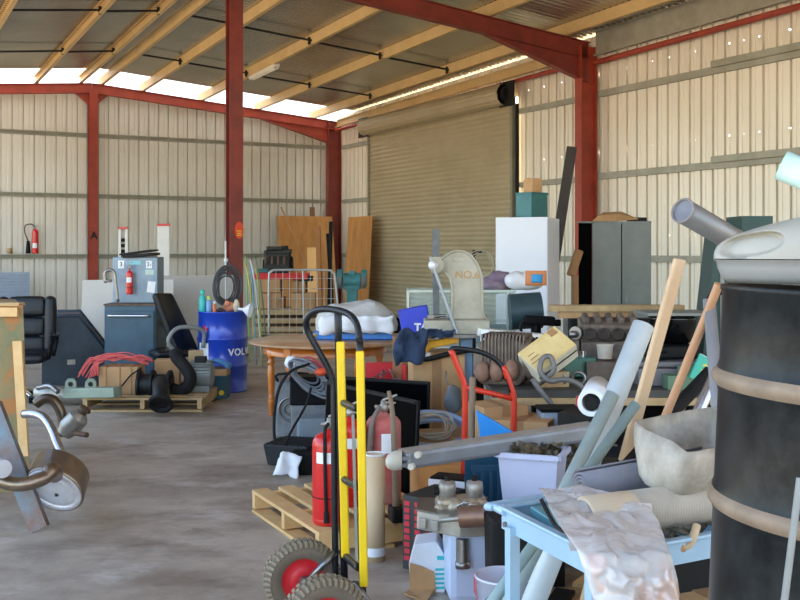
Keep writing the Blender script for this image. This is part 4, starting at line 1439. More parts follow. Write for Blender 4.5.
# big flat screens
M_scr = mat('screen_black', '020203', 0.5, 0, '030304', 4, 0.3, spec=0.02)
def screen(label, P0, P1, z0, z1, th=0.022, lean=0.05):
    u = (P1 - P0).normalized()
    Lw = (P1 - P0).length
    t = thing('flat_television', label, 'television', (P0 + P1) / 2 + V((0, 0, z0)), math.atan2(u.y, u.x))
    h = z1 - z0
    R = Euler((-lean, 0, 0))
    b = B(); b.box((0, 0.02 + lean * h / 2, h / 2), (Lw, th, h), R, 0.006); b.obj('cabinet', M_blk, t)
    b = B(); b.box((0, 0.02 + lean * h / 2 - th / 2 - 0.001, h / 2), (Lw - 0.04, 0.003, h - 0.05), R); b.obj('screen', M_scr, t)
    b = B(); b.box((0, 0.02 + lean * h / 2 - 0.02, h - 0.008), (Lw, th * 0.6, 0.008), R); b.obj('top_trim', M_dark, t)
    return t
screen('large flat black television standing on the floor behind the extinguishers', V((-0.574, 7.37, 0)), V((0.08, 6.4, 0)), 0.0, 0.68)
screen('second black television standing behind the larger one', V((-0.50, 7.75, 0)), V((0.20, 7.42, 0)), 0.0, 0.665)

# ---------------------------------------------------------------- pallet and extinguishers
po = F(252, 512)
PU, PV = V((0.46, -0.888, 0)), V((0.888, 0.46, 0))
pallet('pale new pallet on the floor under the red extinguishers', po, PU, PV, 1.08, 0.8, m=M_pine, nb=5)
extinguisher('bright red extinguisher on the pallet, hose down its front, nearest the table', G(329.5, 5.57, 0.142), 0.095, 0.5, M_redp, hose=True, tag=(-0.75, 0.35, 0.68, 0.80), hose_dir=-0.3)
extinguisher('bright red extinguisher seen between the yellow bars of the hand truck', G(350, 5.98, 0.142), 0.095, 0.5, M_redp, hose=False, tag=(-0.3, 0.75, 0.68, 0.8))
M_redd2 = M_reddust
e3 = extinguisher('dusty faded red extinguisher standing behind the cardboard tube', G(383.5, 6.05, 0.142), 0.105, 0.52, M_reddust, hose=False, tag=(-0.1, 0.6, 0.58, 0.80), band=False)
b = B(); b.tube([(-0.02, -0.05, 0.57), (-0.06, -0.10, 0.5), (-0.075, -0.115, 0.40), (-0.085, -0.12, 0.2)], lambda t: 0.012 + 0.008 * t, 10, smooth=5); b.obj('hose', mat('dusty_hose', '7b6c60', 0.7), e3)

# cardboard tube
M_tube = mat('tube_card', 'd2b894', 0.75, 0, 'bfa27c', 4, 0.5)
t = thing('cardboard_tube', 'upright cardboard tube with taped foot on the floor', 'tube', G(374.5, 5.36))
b = B(); b.pipe((0, 0, 0.0), (0, 0, 0.56), 0.056, 0.006, 32); b.obj('tube', M_tube, t)
b = B(); b.lathe([(0.0572, 0.03), (0.0572, 0.075)], n=32, caps=False); b.obj('tape', M_wht, t)
b = B(); b.torus((0, 0, 0.56), (0, 0, 1), 0.054, 0.005, 32, 6); b.obj('plastic_rim', M_wht, t)
# sledgehammer
t = thing('sledgehammer', 'sledgehammer standing on its dark steel head, dusty brown handle', 'hammer', G(396, 5.58, 0.142))
b = B(); b.box((0, 0, 0.045), (0.07, 0.11, 0.085), (0, 0, 0.3), 0.012); b.obj('head', M_dark, t)
b = B(); b.tube([(0, 0, 0.04), (-0.005, 0, 0.3), (-0.02, 0.0, 0.6), (-0.04, 0, 0.72)], lambda t: 0.023 - 0.012 * t, 10, smooth=3); b.obj('handle', mat('old_handle', '8a745e', 0.7, 0, '6a5645', 5, 0.5), t)
# red floor jack / base
M_bin_ = mat('faded_red', 'b23a36', 0.6, 0, '7c4038', 9, 0.7)
b = B(); b.box(G(388, 6.3, 0.05), (0.26, 0.3, 0.1), (0, 0, 0.3), 0.02)
b.box(G(391, 5.85, 0.03), (0.16, 0.16, 0.06), (0, 0, 0.2), 0.01)
solo(b, 'jack_stand', M_bin_, 'low red metal base on the floor behind the sledgehammer', 'stand')

# ================================================================ hand truck
t = thing('hand_truck', 'black hand truck with yellow strips, loop handle and two red-hub wheels', 'hand truck', G(315, 4.3))
M_tru = mat('truck_black', '222429', 0.32, 0.2, '16171a', 6, 0.5, spec=0.4)
R1, R2 = 4.5, 4.2
def q(px, py, Y): return W(px, py, Y)
tr = 0.0145
b = B(); b.tube([q(336, 590, R1), q(334.5, 500, R1), q(334, 400, R1), q(333, 381, R1), q(327, 366, R1), q(314, 343, R1), q(307.5, 330, R1), q(306.5, 320, R1 - 0.02), q(313, 312, R1 - 0.05), q(324, 309, R1 - 0.1), q(338, 310.5, R1 - 0.16), q(350, 315, R1 - 0.22), q(357, 325, R1 - 0.27), q(359.5, 341, R2), q(360, 352, R2), q(361, 480, R2), q(363, 600, R2), q(364, 640, R2)], tr * 1.02, 12, smooth=4)
b.obj('loop_frame', M_tru, t, world=True)
b = B(); b.tube([q(338, 312, R1 - 0.12), q(338.5, 340, R1 - 0.05), q(341, 450, R1 - 0.03), q(345, 600, R1 - 0.03)], tr * 1.15, 12)
b.obj('upright', M_tru, t, world=True)
b = B(); b.bar(q(340.5, 341.5, R1 - 0.07), q(345.5, 557, R1 - 0.07), 0.036, 0.036, up=(0.0, 1, 0), bev=0.006); b.obj('yellow_strip', M_yel, t, world=True)
b = B(); b.bar(q(360, 351, R2 - 0.04), q(364, 586, R2 - 0.04), 0.034, 0.034, up=(0.0, 1, 0), bev=0.006); b.obj('yellow_strip', M_yel, t, world=True)
for (x0, y0, x1, y1) in ((339, 400, 358, 409), (340, 476, 358, 487), (342, 552, 359, 568)):
    b = B(); b.tube([q(x0, y0, R1 - 0.02), q((x0 + x1) / 2, (y0 + y1) / 2 + 1, (R1 + R2) / 2), q(x1, y1, R2)], 0.016, 8, smooth=4); b.obj('crossbar', M_tru, t, world=True)
b = B(); b.bar(q(353, 414, R2 - 0.01), q(357, 560, R2 - 0.01), 0.012, 0.03, up=(0, 1, 0)); b.obj('inner_strip', M_grey, t, world=True)
ax0, ax1 = q(302, 580, 4.52), q(325, 627, 4.02)
axd = (ax1 - ax0).normalized(); axd.z = 0; axd.normalize()
ax1 = ax0 + axd * (ax1 - ax0).length
b = B(); b.cyl(ax0, ax1, 0.011, n=12); b.obj('axle', M_steel, t, world=True)
def rod(b, a, c): b.tube([a, c], 0.014, 10)
b = B(); rod(b, ax0 + axd * 0.06, q(335, 552, R1 - 0.02)); b.tube([ax0 + axd * 0.06 - V((0, 0, 0.03)), ax0 + axd * 0.07, ax0 + axd * 0.06 + V((0.01, 0, 0.03))], 0.02, 10); b.obj('axle_brace', M_steel, t, world=True)
b = B(); rod(b, ax0 + axd * 0.05, q(314, 615, R1 - 0.02)); b.obj('axle_brace', M_dark, t, world=True)
b = B(); rod(b, ax1 - axd * 0.06, q(355, 583, R2 + 0.01)); rod(b, q(355, 583, R2), q(368, 602, R2 - 0.05)); b.obj('axle_brace', M_steel, t, world=True)
b = B(); b.box(G(352, 4.35, 0.012) + V((0.14, 0, 0)), (0.30, 0.44, 0.008), (0, 0, -0.3)); b.obj('toe_plate', M_tru, t, world=True)
b = B(); b.bar(q(336, 590, R1), G(338, 4.5, 0.01), 0.03, 0.03); b.bar(q(364, 636, R2), G(365, 4.2, 0.01), 0.03, 0.03); b.obj('foot', M_tru, t, world=True)
M_tyre = mat('dusty_tyre', '6a5c4e', 0.8, 0, '83735f', 9, 0.7)
M_hub = mat('red_hub', 'd8262e', 0.35, 0, 'b81e26', 6, 0.5)
WR = 0.176
def wheel(c, parent):
    b = B(); b.lathe([(0.095, -0.03), (0.11, -0.042), (0.145, -0.046), (0.163, -0.036), (0.168, -0.02), (0.168, 0.02), (0.163, 0.036), (0.145, 0.046), (0.11, 0.042), (0.095, 0.03)], c, axd, n=48, caps=False)
    tt = b.obj('tyre', M_tyre, parent, world=True)
    x, y, d = frame_of(axd)
    b = B()
    for i in range(42):
        a = 2 * PI * i / 42
        rad = x * math.cos(a) + y * math.sin(a)
        tan = -x * math.sin(a) + y * math.cos(a)
        for s_ in (-1, 1):
            R = Matrix((tan, d, rad)).transposed()
            b.box(c + rad * 0.169 + d * (0.019 * s_) + tan * (0.005 * s_), (0.013, 0.028, 0.010), R)
            R2_ = Matrix((tan, (d + rad * -1.2 * s_).normalized(), (rad + d * s_ * 1.2).normalized())).transposed()
            b.box(c + rad * 0.158 + d * (0.040 * s_), (0.011, 0.03, 0.009), R2_)
    b.obj('tread', mat('tyre_tread', '96876f', 0.85, 0, '74664f', 9, 0.6), tt, world=True)
    b = B(); b.lathe([(0.03, 0.035), (0.05, 0.03), (0.075, 0.018), (0.09, 0.024), (0.10, 0.034), (0.10, -0.034), (0.09, -0.024), (0.075, -0.018), (0.05, -0.03), (0.03, -0.035)], c, axd, n=36)
    b.obj('hub', M_hub, parent, world=True)
    b = B(); b.cyl(c + axd * 0.03, c + axd * 0.06, 0.022, n=14); b.obj('hub_cap', M_steel, parent, world=True)
zf = WR
ax0.z = zf; ax1.z = zf
wheel(ax0, t)
wheel(ax1, t)

# red stacking bin with metal bits
M_bin = mat('red_bin', 'd8343c', 0.4, 0, 'c02630', 5, 0.5)
bo = G(386, 8.2, 0.47)
b = B(); b.box(G(388, 8.3, 0.235), (0.36, 0.34, 0.47), (0, 0, 0.1), 0.01); solo(b, 'black_carton', M_blk, 'black carton supporting the red parts bin', 'box')
t = thing('parts_bin', 'open red plastic bin of metal fittings behind the televisions', 'bin', bo, 0.15)
b = B(); b.box((0, 0, 0.01), (0.30, 0.26, 0.02)); b.box((0.0, 0.13, 0.12), (0.30, 0.015, 0.24)); b.box((0.15, 0.03, 0.12), (0.015, 0.2, 0.22)); b.box((-0.15, 0, 0.05), (0.015, 0.26, 0.1)); b.box((0, -0.13, 0.035), (0.3, 0.015, 0.07))
b.obj('bin_shell', M_bin, t)
random.seed(2)
for k in range(9):
    c = bo + V((random.uniform(-0.1, 0.1), random.uniform(-0.1, 0.05), 0.06 + 0.012 * k))
    d = V((random.uniform(-1, 1), random.uniform(-1, 1), random.uniform(-0.3, 0.3))).normalized()
    b = B(); b.cyl(c - d * 0.06, c + d * 0.06, 0.008, n=8); b.torus(c + d * 0.06, (d.y, -d.x, 0.6), 0.02, 0.006, 14, 5)
    solo(b, 'metal_fitting', M_steel, 'loose metal fitting in the red parts bin', 'fitting', group='metal fittings in the red parts bin')
# ================================================================ cabinets along the right wall
t = thing('white_cabinet', 'tall plain white cabinet in front of the roller door edge', 'cabinet', G(548, 11.4), math.radians(-18) * -1)
t.rotation_euler = (0, 0, math.radians(-17)); _WM[t.name] = Matrix.Translation(G(548, 11.4)) @ Euler((0, 0, math.radians(-17))).to_matrix().to_4x4()
M_fr = mat('fridge_white', 'dcdfe6', 0.35, 0, 'cfd2da', 1.5, 0.5)
# corner edge at local origin; front runs to -x, side runs to +y
b = B(); b.box((-0.30, 0.45, 1.0), (0.60, 0.90, 2.0), bev=0.008); b.obj('body', M_fr, t)
b = B(); b.box((-0.30, -0.012, 1.02), (0.585, 0.02, 1.9), bev=0.004); b.obj('door', M_fr, t)
# teal box and carton on it
zt = 2.0
tb = thing('teal_box', 'dark teal metal box on top of the white cabinet', 'box', _WM[t.name] @ V((-0.26, 0.45, zt)), 0.75)
b = B(); b.box((0, 0, 0.14), (0.30, 0.24, 0.28), bev=0.006); b.obj('body', M_teal, tb)
b = B(); b.box((0, 0, 0.285), (0.31, 0.25, 0.03), bev=0.005); b.obj('lid', M_teal, tb)
c_ = thing('small_box', 'small tan carton on top of the dark teal box', 'box', _WM[tb.name] @ V((0.02, 0, 0.30)), 0.5)
b = B(); b.box((0, 0, 0.08), (0.14, 0.18, 0.16), bev=0.004); b.obj('carton', M_card, c_)
b = B(); b.box((0.0, 0, 0.165), (0.145, 0.05, 0.012)); b.obj('tape', M_card, c_)
b = B(); b.bar(G(536, 12.7, 0.0), W(572, 147, 13.3), 0.13, 0.04, up=(0.3, 1, 0))
solo(b, 'dark_plank', mat('dark_board', '3a3029', 0.7, 0, '2a231e', 5, 0.5), 'dark stained plank leaning behind the white cabinet', 'plank')

M_loc = mat('locker_grey', '7c807a', 0.5, 0.15, '686b66', 3, 0.6)
Lx, Lr = G(592, 13.2), math.radians(-14)
t = thing('steel_locker', 'grey two-door steel locker against the ribbed wall', 'cabinet', Lx, Lr)
b = B()
for xx in (0.01, 0.74): b.box((xx, 0.25, 1.0), (0.015, 0.5, 1.98))
b.box((0.375, 0.495, 1.0), (0.74, 0.012, 1.98))
for zz in (0.04, 1.98): b.box((0.375, 0.25, zz), (0.75, 0.5, 0.03))
for zz in (0.45, 0.85, 1.25, 1.6): b.box((0.375, 0.26, zz), (0.73, 0.46, 0.012))
b.obj('case', M_loc, t)
for k in range(2):
    b = B(); b.box((0.19 + 0.375 * k, -0.01, 1.0), (0.362, 0.02, 1.94), bev=0.004); d = b.obj('door', M_loc, t)
    b = B(); b.box((0.33 + 0.11 * k, -0.03, 1.0), (0.015, 0.02, 0.1)); b.obj('handle', M_steel, d)
b = B(); b.box((-0.09, 0.02, 1.0), (0.17, 0.02, 1.96), (0, 0, 0.1)); b.obj('dark_side_panel', M_scr, t)
b = B(); b.box((-0.09, 0.03, 1.985), (0.2, 0.2, 0.02)); b.obj('corner_strip', M_loc, t)
t2 = thing('flattened_box', 'crushed brown carton on top of the grey locker', 'box', _WM[t.name] @ V((0.1, 0.2, 2.0)))
b = B(); b.poly([(-0.14, -0.15, 0.0), (0.16, -0.15, 0.0), (0.22, -0.1, 0.09), (-0.05, -0.1, 0.07)]); b.poly([(0.16, -0.15, 0.0), (0.5, 0.0, 0.03), (0.30, 0.1, 0.13), (0.22, -0.1, 0.09)]); b.poly([(-0.05, -0.1, 0.07), (0.22, -0.1, 0.09), (0.30, 0.1, 0.13), (0.05, 0.1, 0.12)])
b.obj('carton', M_card, t2, solid=0.01)
b = B(); b.box((0.50, 0.1, 0.03), (0.22, 0.15, 0.05), (0, 0, 0.2)); b.obj('flap', M_dark, t2)
b = B(); b.box((0, 0, 0), (0.1, 0.14, 0.34), (0, 0.3, 0), 0.02)
for v_ in b.bm.verts: v_.co += W(575, 263, 12.6)
b.cyl(W(575, 275, 12.6), G(575, 12.6), 0.05, n=10)
solo(b, 'brown_bin', M_cardd, 'brown narrow bin between white cabinet and red column', 'bin', wobble=0.01)

# ================================================================ glass display case
M_glass = mat('case_glass', 'bcd0c8', 0.08, 0, 'a9c0ba', 3, 0.4, trans=0.0, alpha=0.35)
M_alf = mat('case_frame', 'c9d0c6', 0.4, 0.4, 'b0b7ae', 5, 0.4)
t = thing('display_case', 'aluminium framed glass display case behind the arbor press', 'display case', G(461, 9.6))
s_ = FOC / 9.6
xl, xr = (408 - 461) / s_, (515 - 461) / s_
b = B(); b.box(((xl + xr) / 2, 0.25, 0.36), (xr - xl, 0.5, 0.72), bev=0.006); b.obj('base_cupboard', M_white, t)
b = B()
for x in (xl, xr):
    for y in (0, 0.5): b.bar((x, y, 0.72), (x, y, 1.24), 0.022, 0.022)
for z in (0.735, 1.24):
    for y in (0, 0.5): b.bar((xl, y, z), (xr, y, z), 0.022, 0.022)
    for x in (xl, xr): b.bar((x, 0, z), (x, 0.5, z), 0.022, 0.022)
b.obj('frame', M_alf, t)
b = B(); b.bar((xl + 0.28, 0, 0.74), (xl + 0.28, 0, 1.24), 0.018, 0.015); b.obj('glazing_bar', M_alf, t)
b = B(); b.bar((xr - 0.07, 0.0, 0.74), (xr - 0.07, 0.0, 1.24), 0.02, 0.015); b.obj('glazing_bar', M_alf, t)
b = B(); b.box(((xl + xr) / 2, 0.005, 0.99), (xr - xl - 0.02, 0.004, 0.48)); b.obj('front_glass', M_glass, t)
b = B(); b.box(((xl + xr) / 2, 0.25, 1.252), (xr - xl, 0.5, 0.006)); b.obj('top_glass', M_glass, t)
b = B(); b.box((xr - 0.22, 0.25, 0.94), (0.42, 0.3, 0.008)); b.obj('glass_shelf', M_glass, t)
b = B(); b.box(G(494, 9.85, 0.725) + V((0, 0, 0.09)), (0.32, 0.2, 0.18), (0, 0, 0.2), 0.03)
solo(b, 'blue_part', mat('dusty_blue_metal', '4f6472', 0.5, 0.2), 'dark blue part stored inside the display case', 'machine part')
# bags on the case
b = B(); b.ball(G(493, 9.85, 1.29), 0.13, 18, (1.5, 1.0, 0.72)); b.ball(G(501, 9.8, 1.37), 0.09, 14, (1.4, 1.0, 0.65)); b.ball(G(485, 9.85, 1.29), 0.08, 12)
solo(b, 'purple_cloth', mat('purple_cloth', '7d6a86', 0.85, 0, 'a08c86', 7, 0.8), 'purple and brown cloth bundle on the display case', 'cloth', wobble=0.03, wscale=12)
t2 = thing('printed_sack', 'white and orange plastic sack with blue panel lying on the display case', 'sack', G(524, 9.7, 1.256))
b = B(); b.ball((-0.07, 0, 0.08), 0.12, 16, (1.0, 0.9, 0.75)); b.ball((0.05, 0.0, 0.08), 0.12, 16, (1.2, 0.9, 0.8)); b.obj('sack', M_wht, t2, wobble=0.015)
b = B(); b.grid(lambda u, v: V((0.0 + 0.20 * u, -0.105 - 0.02 * math.sin(u * PI), 0.04 + 0.14 * v)), 8, 6); b.obj('orange_print', mat('orange_print', 'dd8a4e', 0.5), t2, solid=0.006)
b = B(); b.grid(lambda u, v: V((0.05 + 0.11 * u, -0.117 - 0.02 * math.sin(u * PI), 0.065 + 0.08 * v)), 8, 4); b.obj('blue_print', mat('blue_print', '3aa0d8', 0.5), t2, solid=0.006)
# dark machine on a black post behind
t2 = thing('bench_motor', 'dark grey-green motor on black post beside the white cabinet', 'motor', G(536, 8.9))
b = B(); b.cyl((0, 0, 0.0), (0, 0, 0.03), 0.2, n=24); b.cyl((0.0, 0, 0.03), (0.0, 0, 0.98), 0.045, n=14); b.obj('post', M_blk, t2)
b = B(); b.cyl((-0.22, 0.1, 1.08), (0.06, 0.1, 1.10), 0.16, n=24); b.obj('drum_body', mat('dark_petrol', '39515a', 0.5, 0.1, '2a3c42', 5, 0.6), t2)
b = B(); b.box((0.02, -0.09, 1.02), (0.26, 0.1, 0.08), (0, 0.05, 0), 0.015); b.cyl((0.14, -0.1, 1.0), (0.2, -0.1, 1.0), 0.03, n=10); b.obj('bracket', M_blk, t2)
b = B(); b.torus((-0.08, -0.11, 0.96), (0, 1, 0), 0.07, 0.014, 24, 8); b.obj('hand_wheel', M_dark, t2)
# wire reel on the case
t2 = thing('wire_coil', 'coil of pale wire hanging behind the arbor press', 'wire', W(481, 284, 9.3))
b = B()
for k in range(5): b.torus(W(480 + 1.3 * k, 264 + 0.6 * k, 9.25 + 0.02 * k), (0.25, 1, 0.1), 0.125 - 0.012 * k, 0.005, 30, 6)
b.obj('loops', mat('pale_wire', 'a69f84', 0.5), t2, world=True)
b = B(); b.bar(G(474, 9.45, 0.0) , W(474, 250, 9.45), 0.03, 0.03); b.cyl(W(474, 252, 9.45), W(481, 252, 9.2), 0.01, n=8); b.obj('stand', M_dark, t2, world=True)

# ================================================================ arbor press
t = thing('arbor_press', 'cream cast iron arbor press marked NO.6 with toothed ram and long lever', 'press', G(460, 8.0, 0.0))
M_cast = mat('press_cream', 'b3ad9b', 0.5, 0.1, '8c8573', 5, 0.7)
M_castr = mat('press_rim', 'b8b19e', 0.5, 0.1, '98917e', 5, 0.6)
P = 8.0
def pp(px, py): return ((px - 460) / FOC * P, EYE - (py - HZ) / FOC * P)
outl = [(440, 259), (446, 254), (453, 250.5), (461, 250), (469, 253), (476, 260), (480.5, 269), (482.5, 279), (483, 300), (483.5, 312), (487, 319), (448, 319), (450.5, 312), (451, 300), (450.5, 286), (448.5, 278), (444, 272), (440, 271)]
o_ = [pp(*p) for p in outl]
b = B(); b.prism(o_, 0.07, (0, 0, 0)); b.obj('frame', M_cast, t, bevel=0.006)
b = B(); rimp = [V((x, -0.04, z)) for x, z in (pp(*p) for p in [(440.5, 259.5), (446, 255), (453, 251.5), (461, 251), (468.5, 254), (475, 261), (479.5, 270), (481.5, 280), (482, 300), (482.5, 312), (485, 318)])]
b.tube(rimp, 0.010, 8, smooth=3)
b.tube([V((x, -0.04, z)) for x, z in (pp(*p) for p in [(449.5, 318), (451.5, 311), (452, 300), (451.5, 286), (449.5, 278), (445, 272)])], 0.009, 8, smooth=3)
b.obj('rim', M_castr, t)
b = B(); x0, z0 = pp(424, 333); x1, z1 = pp(488, 319)
b.box(((x0 + x1) / 2, 0, (z0 + z1) / 2), (x1 - x0, 0.30, z1 - z0), bev=0.008); b.obj('base', M_cast, t)
b = B(); x0, _ = pp(420, 333); x1, _ = pp(490, 333); b.box(((x0 + x1) / 2, 0, z0 - 0.012), (x1 - x0, 0.36, 0.024)); b.obj('plate', M_steel, t)
b = B(); xr_, zb = pp(436, 333); _, zt2 = pp(436, 229); b.box((xr_, 0.0, (zb + 0.12 + zt2) / 2), (0.052, 0.052, zt2 - zb - 0.12), bev=0.003)
for i in range(20): b.box((xr_ - 0.028, 0, zt2 - 0.04 - i * 0.022), (0.008, 0.045, 0.01))
b.obj('ram', mat('ram_steel', '62666a', 0.4, 0.5, '45484a', 20, 0.6), t)
b = B(); xh, zh = pp(440, 265); b.cyl((xh - 0.02, 0.05, zh), (xh - 0.02, -0.09, zh), 0.048, n=20); b.box((xh - 0.03, 0, zh), (0.08, 0.09, 0.13), bev=0.01); b.obj('ram_guide', M_castr, t)
b = B(); xk, zk = pp(432, 265); b.ball((xk, -0.13, zk), 0.034, 16); b.cyl((xk, -0.13, zk), (xk + 0.04, -0.06, zk), 0.02, n=12); b.obj('lever_boss', M_wht, t)
b = B(); x2, z2 = pp(456, 332); x3, z3 = pp(429.5, 257); b.cyl((x3, -0.13, z3), (x2, -0.17, z2), 0.0125, n=12); b.obj('lever', mat('worn_rod', 'a4a6aa', 0.4, 0.4, '8b8d90', 6, 0.4), t)
b = B(); x4, z4 = pp(458, 260); b.box((x4, -0.036, z4), (0.075, 0.01, 0.03), (0, 0.06, 0), 0.004); b.obj('cast_boss', M_castr, t)
x5, z5 = pp(467, 275); text_obj('raised_lettering', 'NO.6', mat('press_letters', 'b98a44', 0.5), 0.085, t, (x5, -0.036, z5), (PI / 2, 0, 0), 0.003)
b = B(); xb, _ = pp(466, 333); b.box((xb, -0.03, (z0 - 0.024) / 2), (0.09, 0.09, z0 - 0.024)); b.obj('post', mat('blue_post', '7490ac', 0.45, 0.1, '64809c', 4, 0.5), t)
b = B(); b.box((xb, 0.12, (z0 - 0.024) / 2), (0.09, 0.06, z0 - 0.024)); b.box((xb, 0, 0.01), (0.4, 0.4, 0.02)); b.obj('stand_foot', M_dark, t)
b = B(); x6, z6 = pp(434, 317); b.cyl((x6 - 0.03, -0.1, z6 + 0.01), (x6 + 0.09, -0.1, z6 + 0.02), 0.013, n=8); b.box((x6 - 0.03, -0.1, z6 + 0.01), (0.05, 0.04, 0.025)); b.obj('loose_fittings', M_steel, t)

# jacket hung from the press plate
M_jean = mat('navy_cloth', '2c3d58', 0.85, 0, '1c2a40', 5, 0.8)
def jack(u, v):
    px = 397 + 58 * u - 3 * math.sin(v * 3) * (u < 0.3)
    d = (33 - 6 * (u - 0.2) ** 2) if u < 0.42 else 33 - 27 * min(1.0, (u - 0.42) / 0.14)
    z_ = EYE - (331 + d * v - HZ) / FOC * 7.72
    return V(((px - 400) / FOC * 7.72, 7.72 - 0.025 * math.sin(u * 15 + v * 3) - 0.015 * math.sin(u * 31 - v * 4), z_))
b = B(); b.grid(jack, 44, 14); solo(b, 'blue_jacket', M_jean, 'dark blue cloth jacket hanging from the press base', 'jacket', solid=0.012, wobble=0.035, wscale=11)
b = B(); b.grid(lambda u, v: V((G(402 + 40 * u, 7.8)[0], 7.74 + 0.2 * v, 0.99 + 0.02 * math.sin(u * 14) + 0.012 * math.sin(v * 9))), 20, 6)
solo(b, 'cloth_fold', M_jean, 'dark blue folded cloth lying against the press base', 'cloth', solid=0.02)
# blue carton with white letters
t = thing('blue_carton', 'bright blue carton with white letters beside the press', 'box', G(415, 8.35, 0.92), -0.05)
M_bc = mat('violet_blue_card', '3b4bd0', 0.55, 0, '3240b4', 4, 0.4)
b = B(); b.box((0.0, 0.1, 0.11), (0.24, 0.2, 0.25), (0, -0.18, 0), 0.006); b.obj('carton', M_bc, t)
text_obj('printed_lettering', 'TA', M_lab, 0.085, t, (0.05, -0.003, 0.075), (PI / 2, 0, 0), 0.001, bold=0.004)
b = B(); b.box(G(413, 8.5, 0.46), (0.34, 0.36, 0.92), bev=0.01); solo(b, 'tall_carton', M_cardd, 'tall brown carton below the bright blue carton', 'box')

# big cartons behind the televisions
C1 = G(436, 8.02)
t = thing('large_carton', 'large open brown carton with black strap behind the second television', 'box', C1, 0.12)
b = B()
for (c, s2) in (((0, -0.16, 0.42), (0.40, 0.008, 0.84)), ((0, 0.16, 0.42), (0.40, 0.008, 0.84)), ((-0.2, 0, 0.42), (0.008, 0.32, 0.84)), ((0.2, 0, 0.42), (0.008, 0.32, 0.84)), ((0, 0, 0.6), (0.39, 0.31, 0.01))): b.box(c, s2)
b.obj('carton', M_card, t)
b = B(); b.box((-0.02, -0.168, 0.42), (0.07, 0.006, 0.84)); b.obj('tape', M_cardd, t)
b = B(); b.tube([(-0.22, -0.19, 0.80), (-0.1, -0.20, 0.795), (0.06, -0.20, 0.83), (0.24, -0.19, 0.86)], 0.022, 6, smooth=4); b.obj('strap', M_dark, t)
t = thing('yellow_level', 'chunky yellow plastic handle lying in the large carton', 'tool', G(438, 7.86, 0.80))
b = B(); b.bar(W(424, 352, 7.86), W(430, 343.5, 7.86), 0.05, 0.05, bev=0.008); b.bar(W(428.5, 345, 7.86), W(458, 339, 7.9), 0.05, 0.055, bev=0.008)
b.obj('body', mat('amber_plastic', 'eaa818', 0.4, 0, 'd08e10', 4, 0.5), t, world=True)
b = B(); b.lathe([(0.035, 0), (0.038, 0.05), (0.03, 0.05)], W(425.5, 359, 7.84), n=16); solo(b, 'plastic_cup', M_wht, 'small white plastic cup beside the yellow handle', 'cup')
b = B(); b.ball(W(453, 399, 7.55), 0.07, 14, (0.9, 0.6, 1.6)); b.tube([W(449, 384, 7.55), W(447, 380, 7.6), W(445, 372, 7.75)], 0.006, 6, smooth=3)
solo(b, 'grey_bag', mat('grey_cloth', '76787a', 0.85), 'grey cloth bag hanging on the large open carton', 'bag', wobble=0.02, wscale=12)
t = thing('carton', 'low carton under the blue hose coil', 'box', G(437, 6.85), 0.1)
b = B(); b.box((0, 0.1, 0.19), (0.42, 0.36, 0.38), bev=0.006); b.obj('body', M_card, t)
# hose coil on it
b = B()
for k in range(3):
    c = W(431, 429, 6.85) + V((0.02 * k, 0, -0.025 * k))
    b.tube([c + V((math.cos(a) * 0.25, math.sin(a) * 0.22, math.sin(a) * 0.075)) for a in [2 * PI * i / 16 for i in range(16)]], 0.021, 10, smooth=3, closed=True)
solo(b, 'blue_hose', mat('hose_blue_grey', '8fa3c0', 0.4, 0, '75889f', 5, 0.4), 'thick blue-grey hose coiled on the low carton', 'hose')
b = B()
random.seed(9)
for k in range(7):
    c = W(433, 424, 6.82) + V((random.uniform(-0.02, 0.02), 0, random.uniform(-0.02, 0.01)))
    r_ = random.uniform(0.09, 0.17)
    b.tube([c + V((math.cos(a) * r_, math.sin(a) * r_ * 0.8, math.sin(a) * 0.06 + 0.01 * math.sin(3 * a + k))) for a in [2 * PI * i / 14 for i in range(14)]], 0.006, 6, smooth=3, closed=True)
solo(b, 'pale_cable', mat('cream_cable', 'b9ad98', 0.6), 'pale thin cable loops lying inside the blue-grey hose coil', 'cable')

# ================================================================ workbench with its load
X0, X1, Y0_, Y1_ = 0.60, 2.25, 6.62, 8.25
ZB = 0.72
t = thing('workbench', 'long dark steel workbench carrying engine block and motor', 'workbench', V(((X0 + X1) / 2, (Y0_ + Y1_) / 2, 0)))
b = B(); b.box((0, 0, ZB - 0.025), (X1 - X0, Y1_ - Y0_, 0.05), bev=0.004); b.obj('top', mat('bench_top', '4a4641', 0.6, 0.1, '35322e', 6, 0.6), t)
b = B(); b.box((0, -(Y1_ - Y0_) / 2 + 0.02, ZB - 0.07), (X1 - X0, 0.03, 0.06)); b.obj('front_rail', M_pined, t)
for x in (-0.78, 0.0, 0.78):
    for y in (-0.75, 0.75):
        b = B(); b.box((x, y, (ZB - 0.05) / 2), (0.06, 0.06, ZB - 0.05)); b.obj('leg', M_dark, t)
b = B(); b.box((0, 0, 0.2), (X1 - X0 - 0.1, Y1_ - Y0_ - 0.2, 0.02)); b.obj('shelf', M_dark, t)

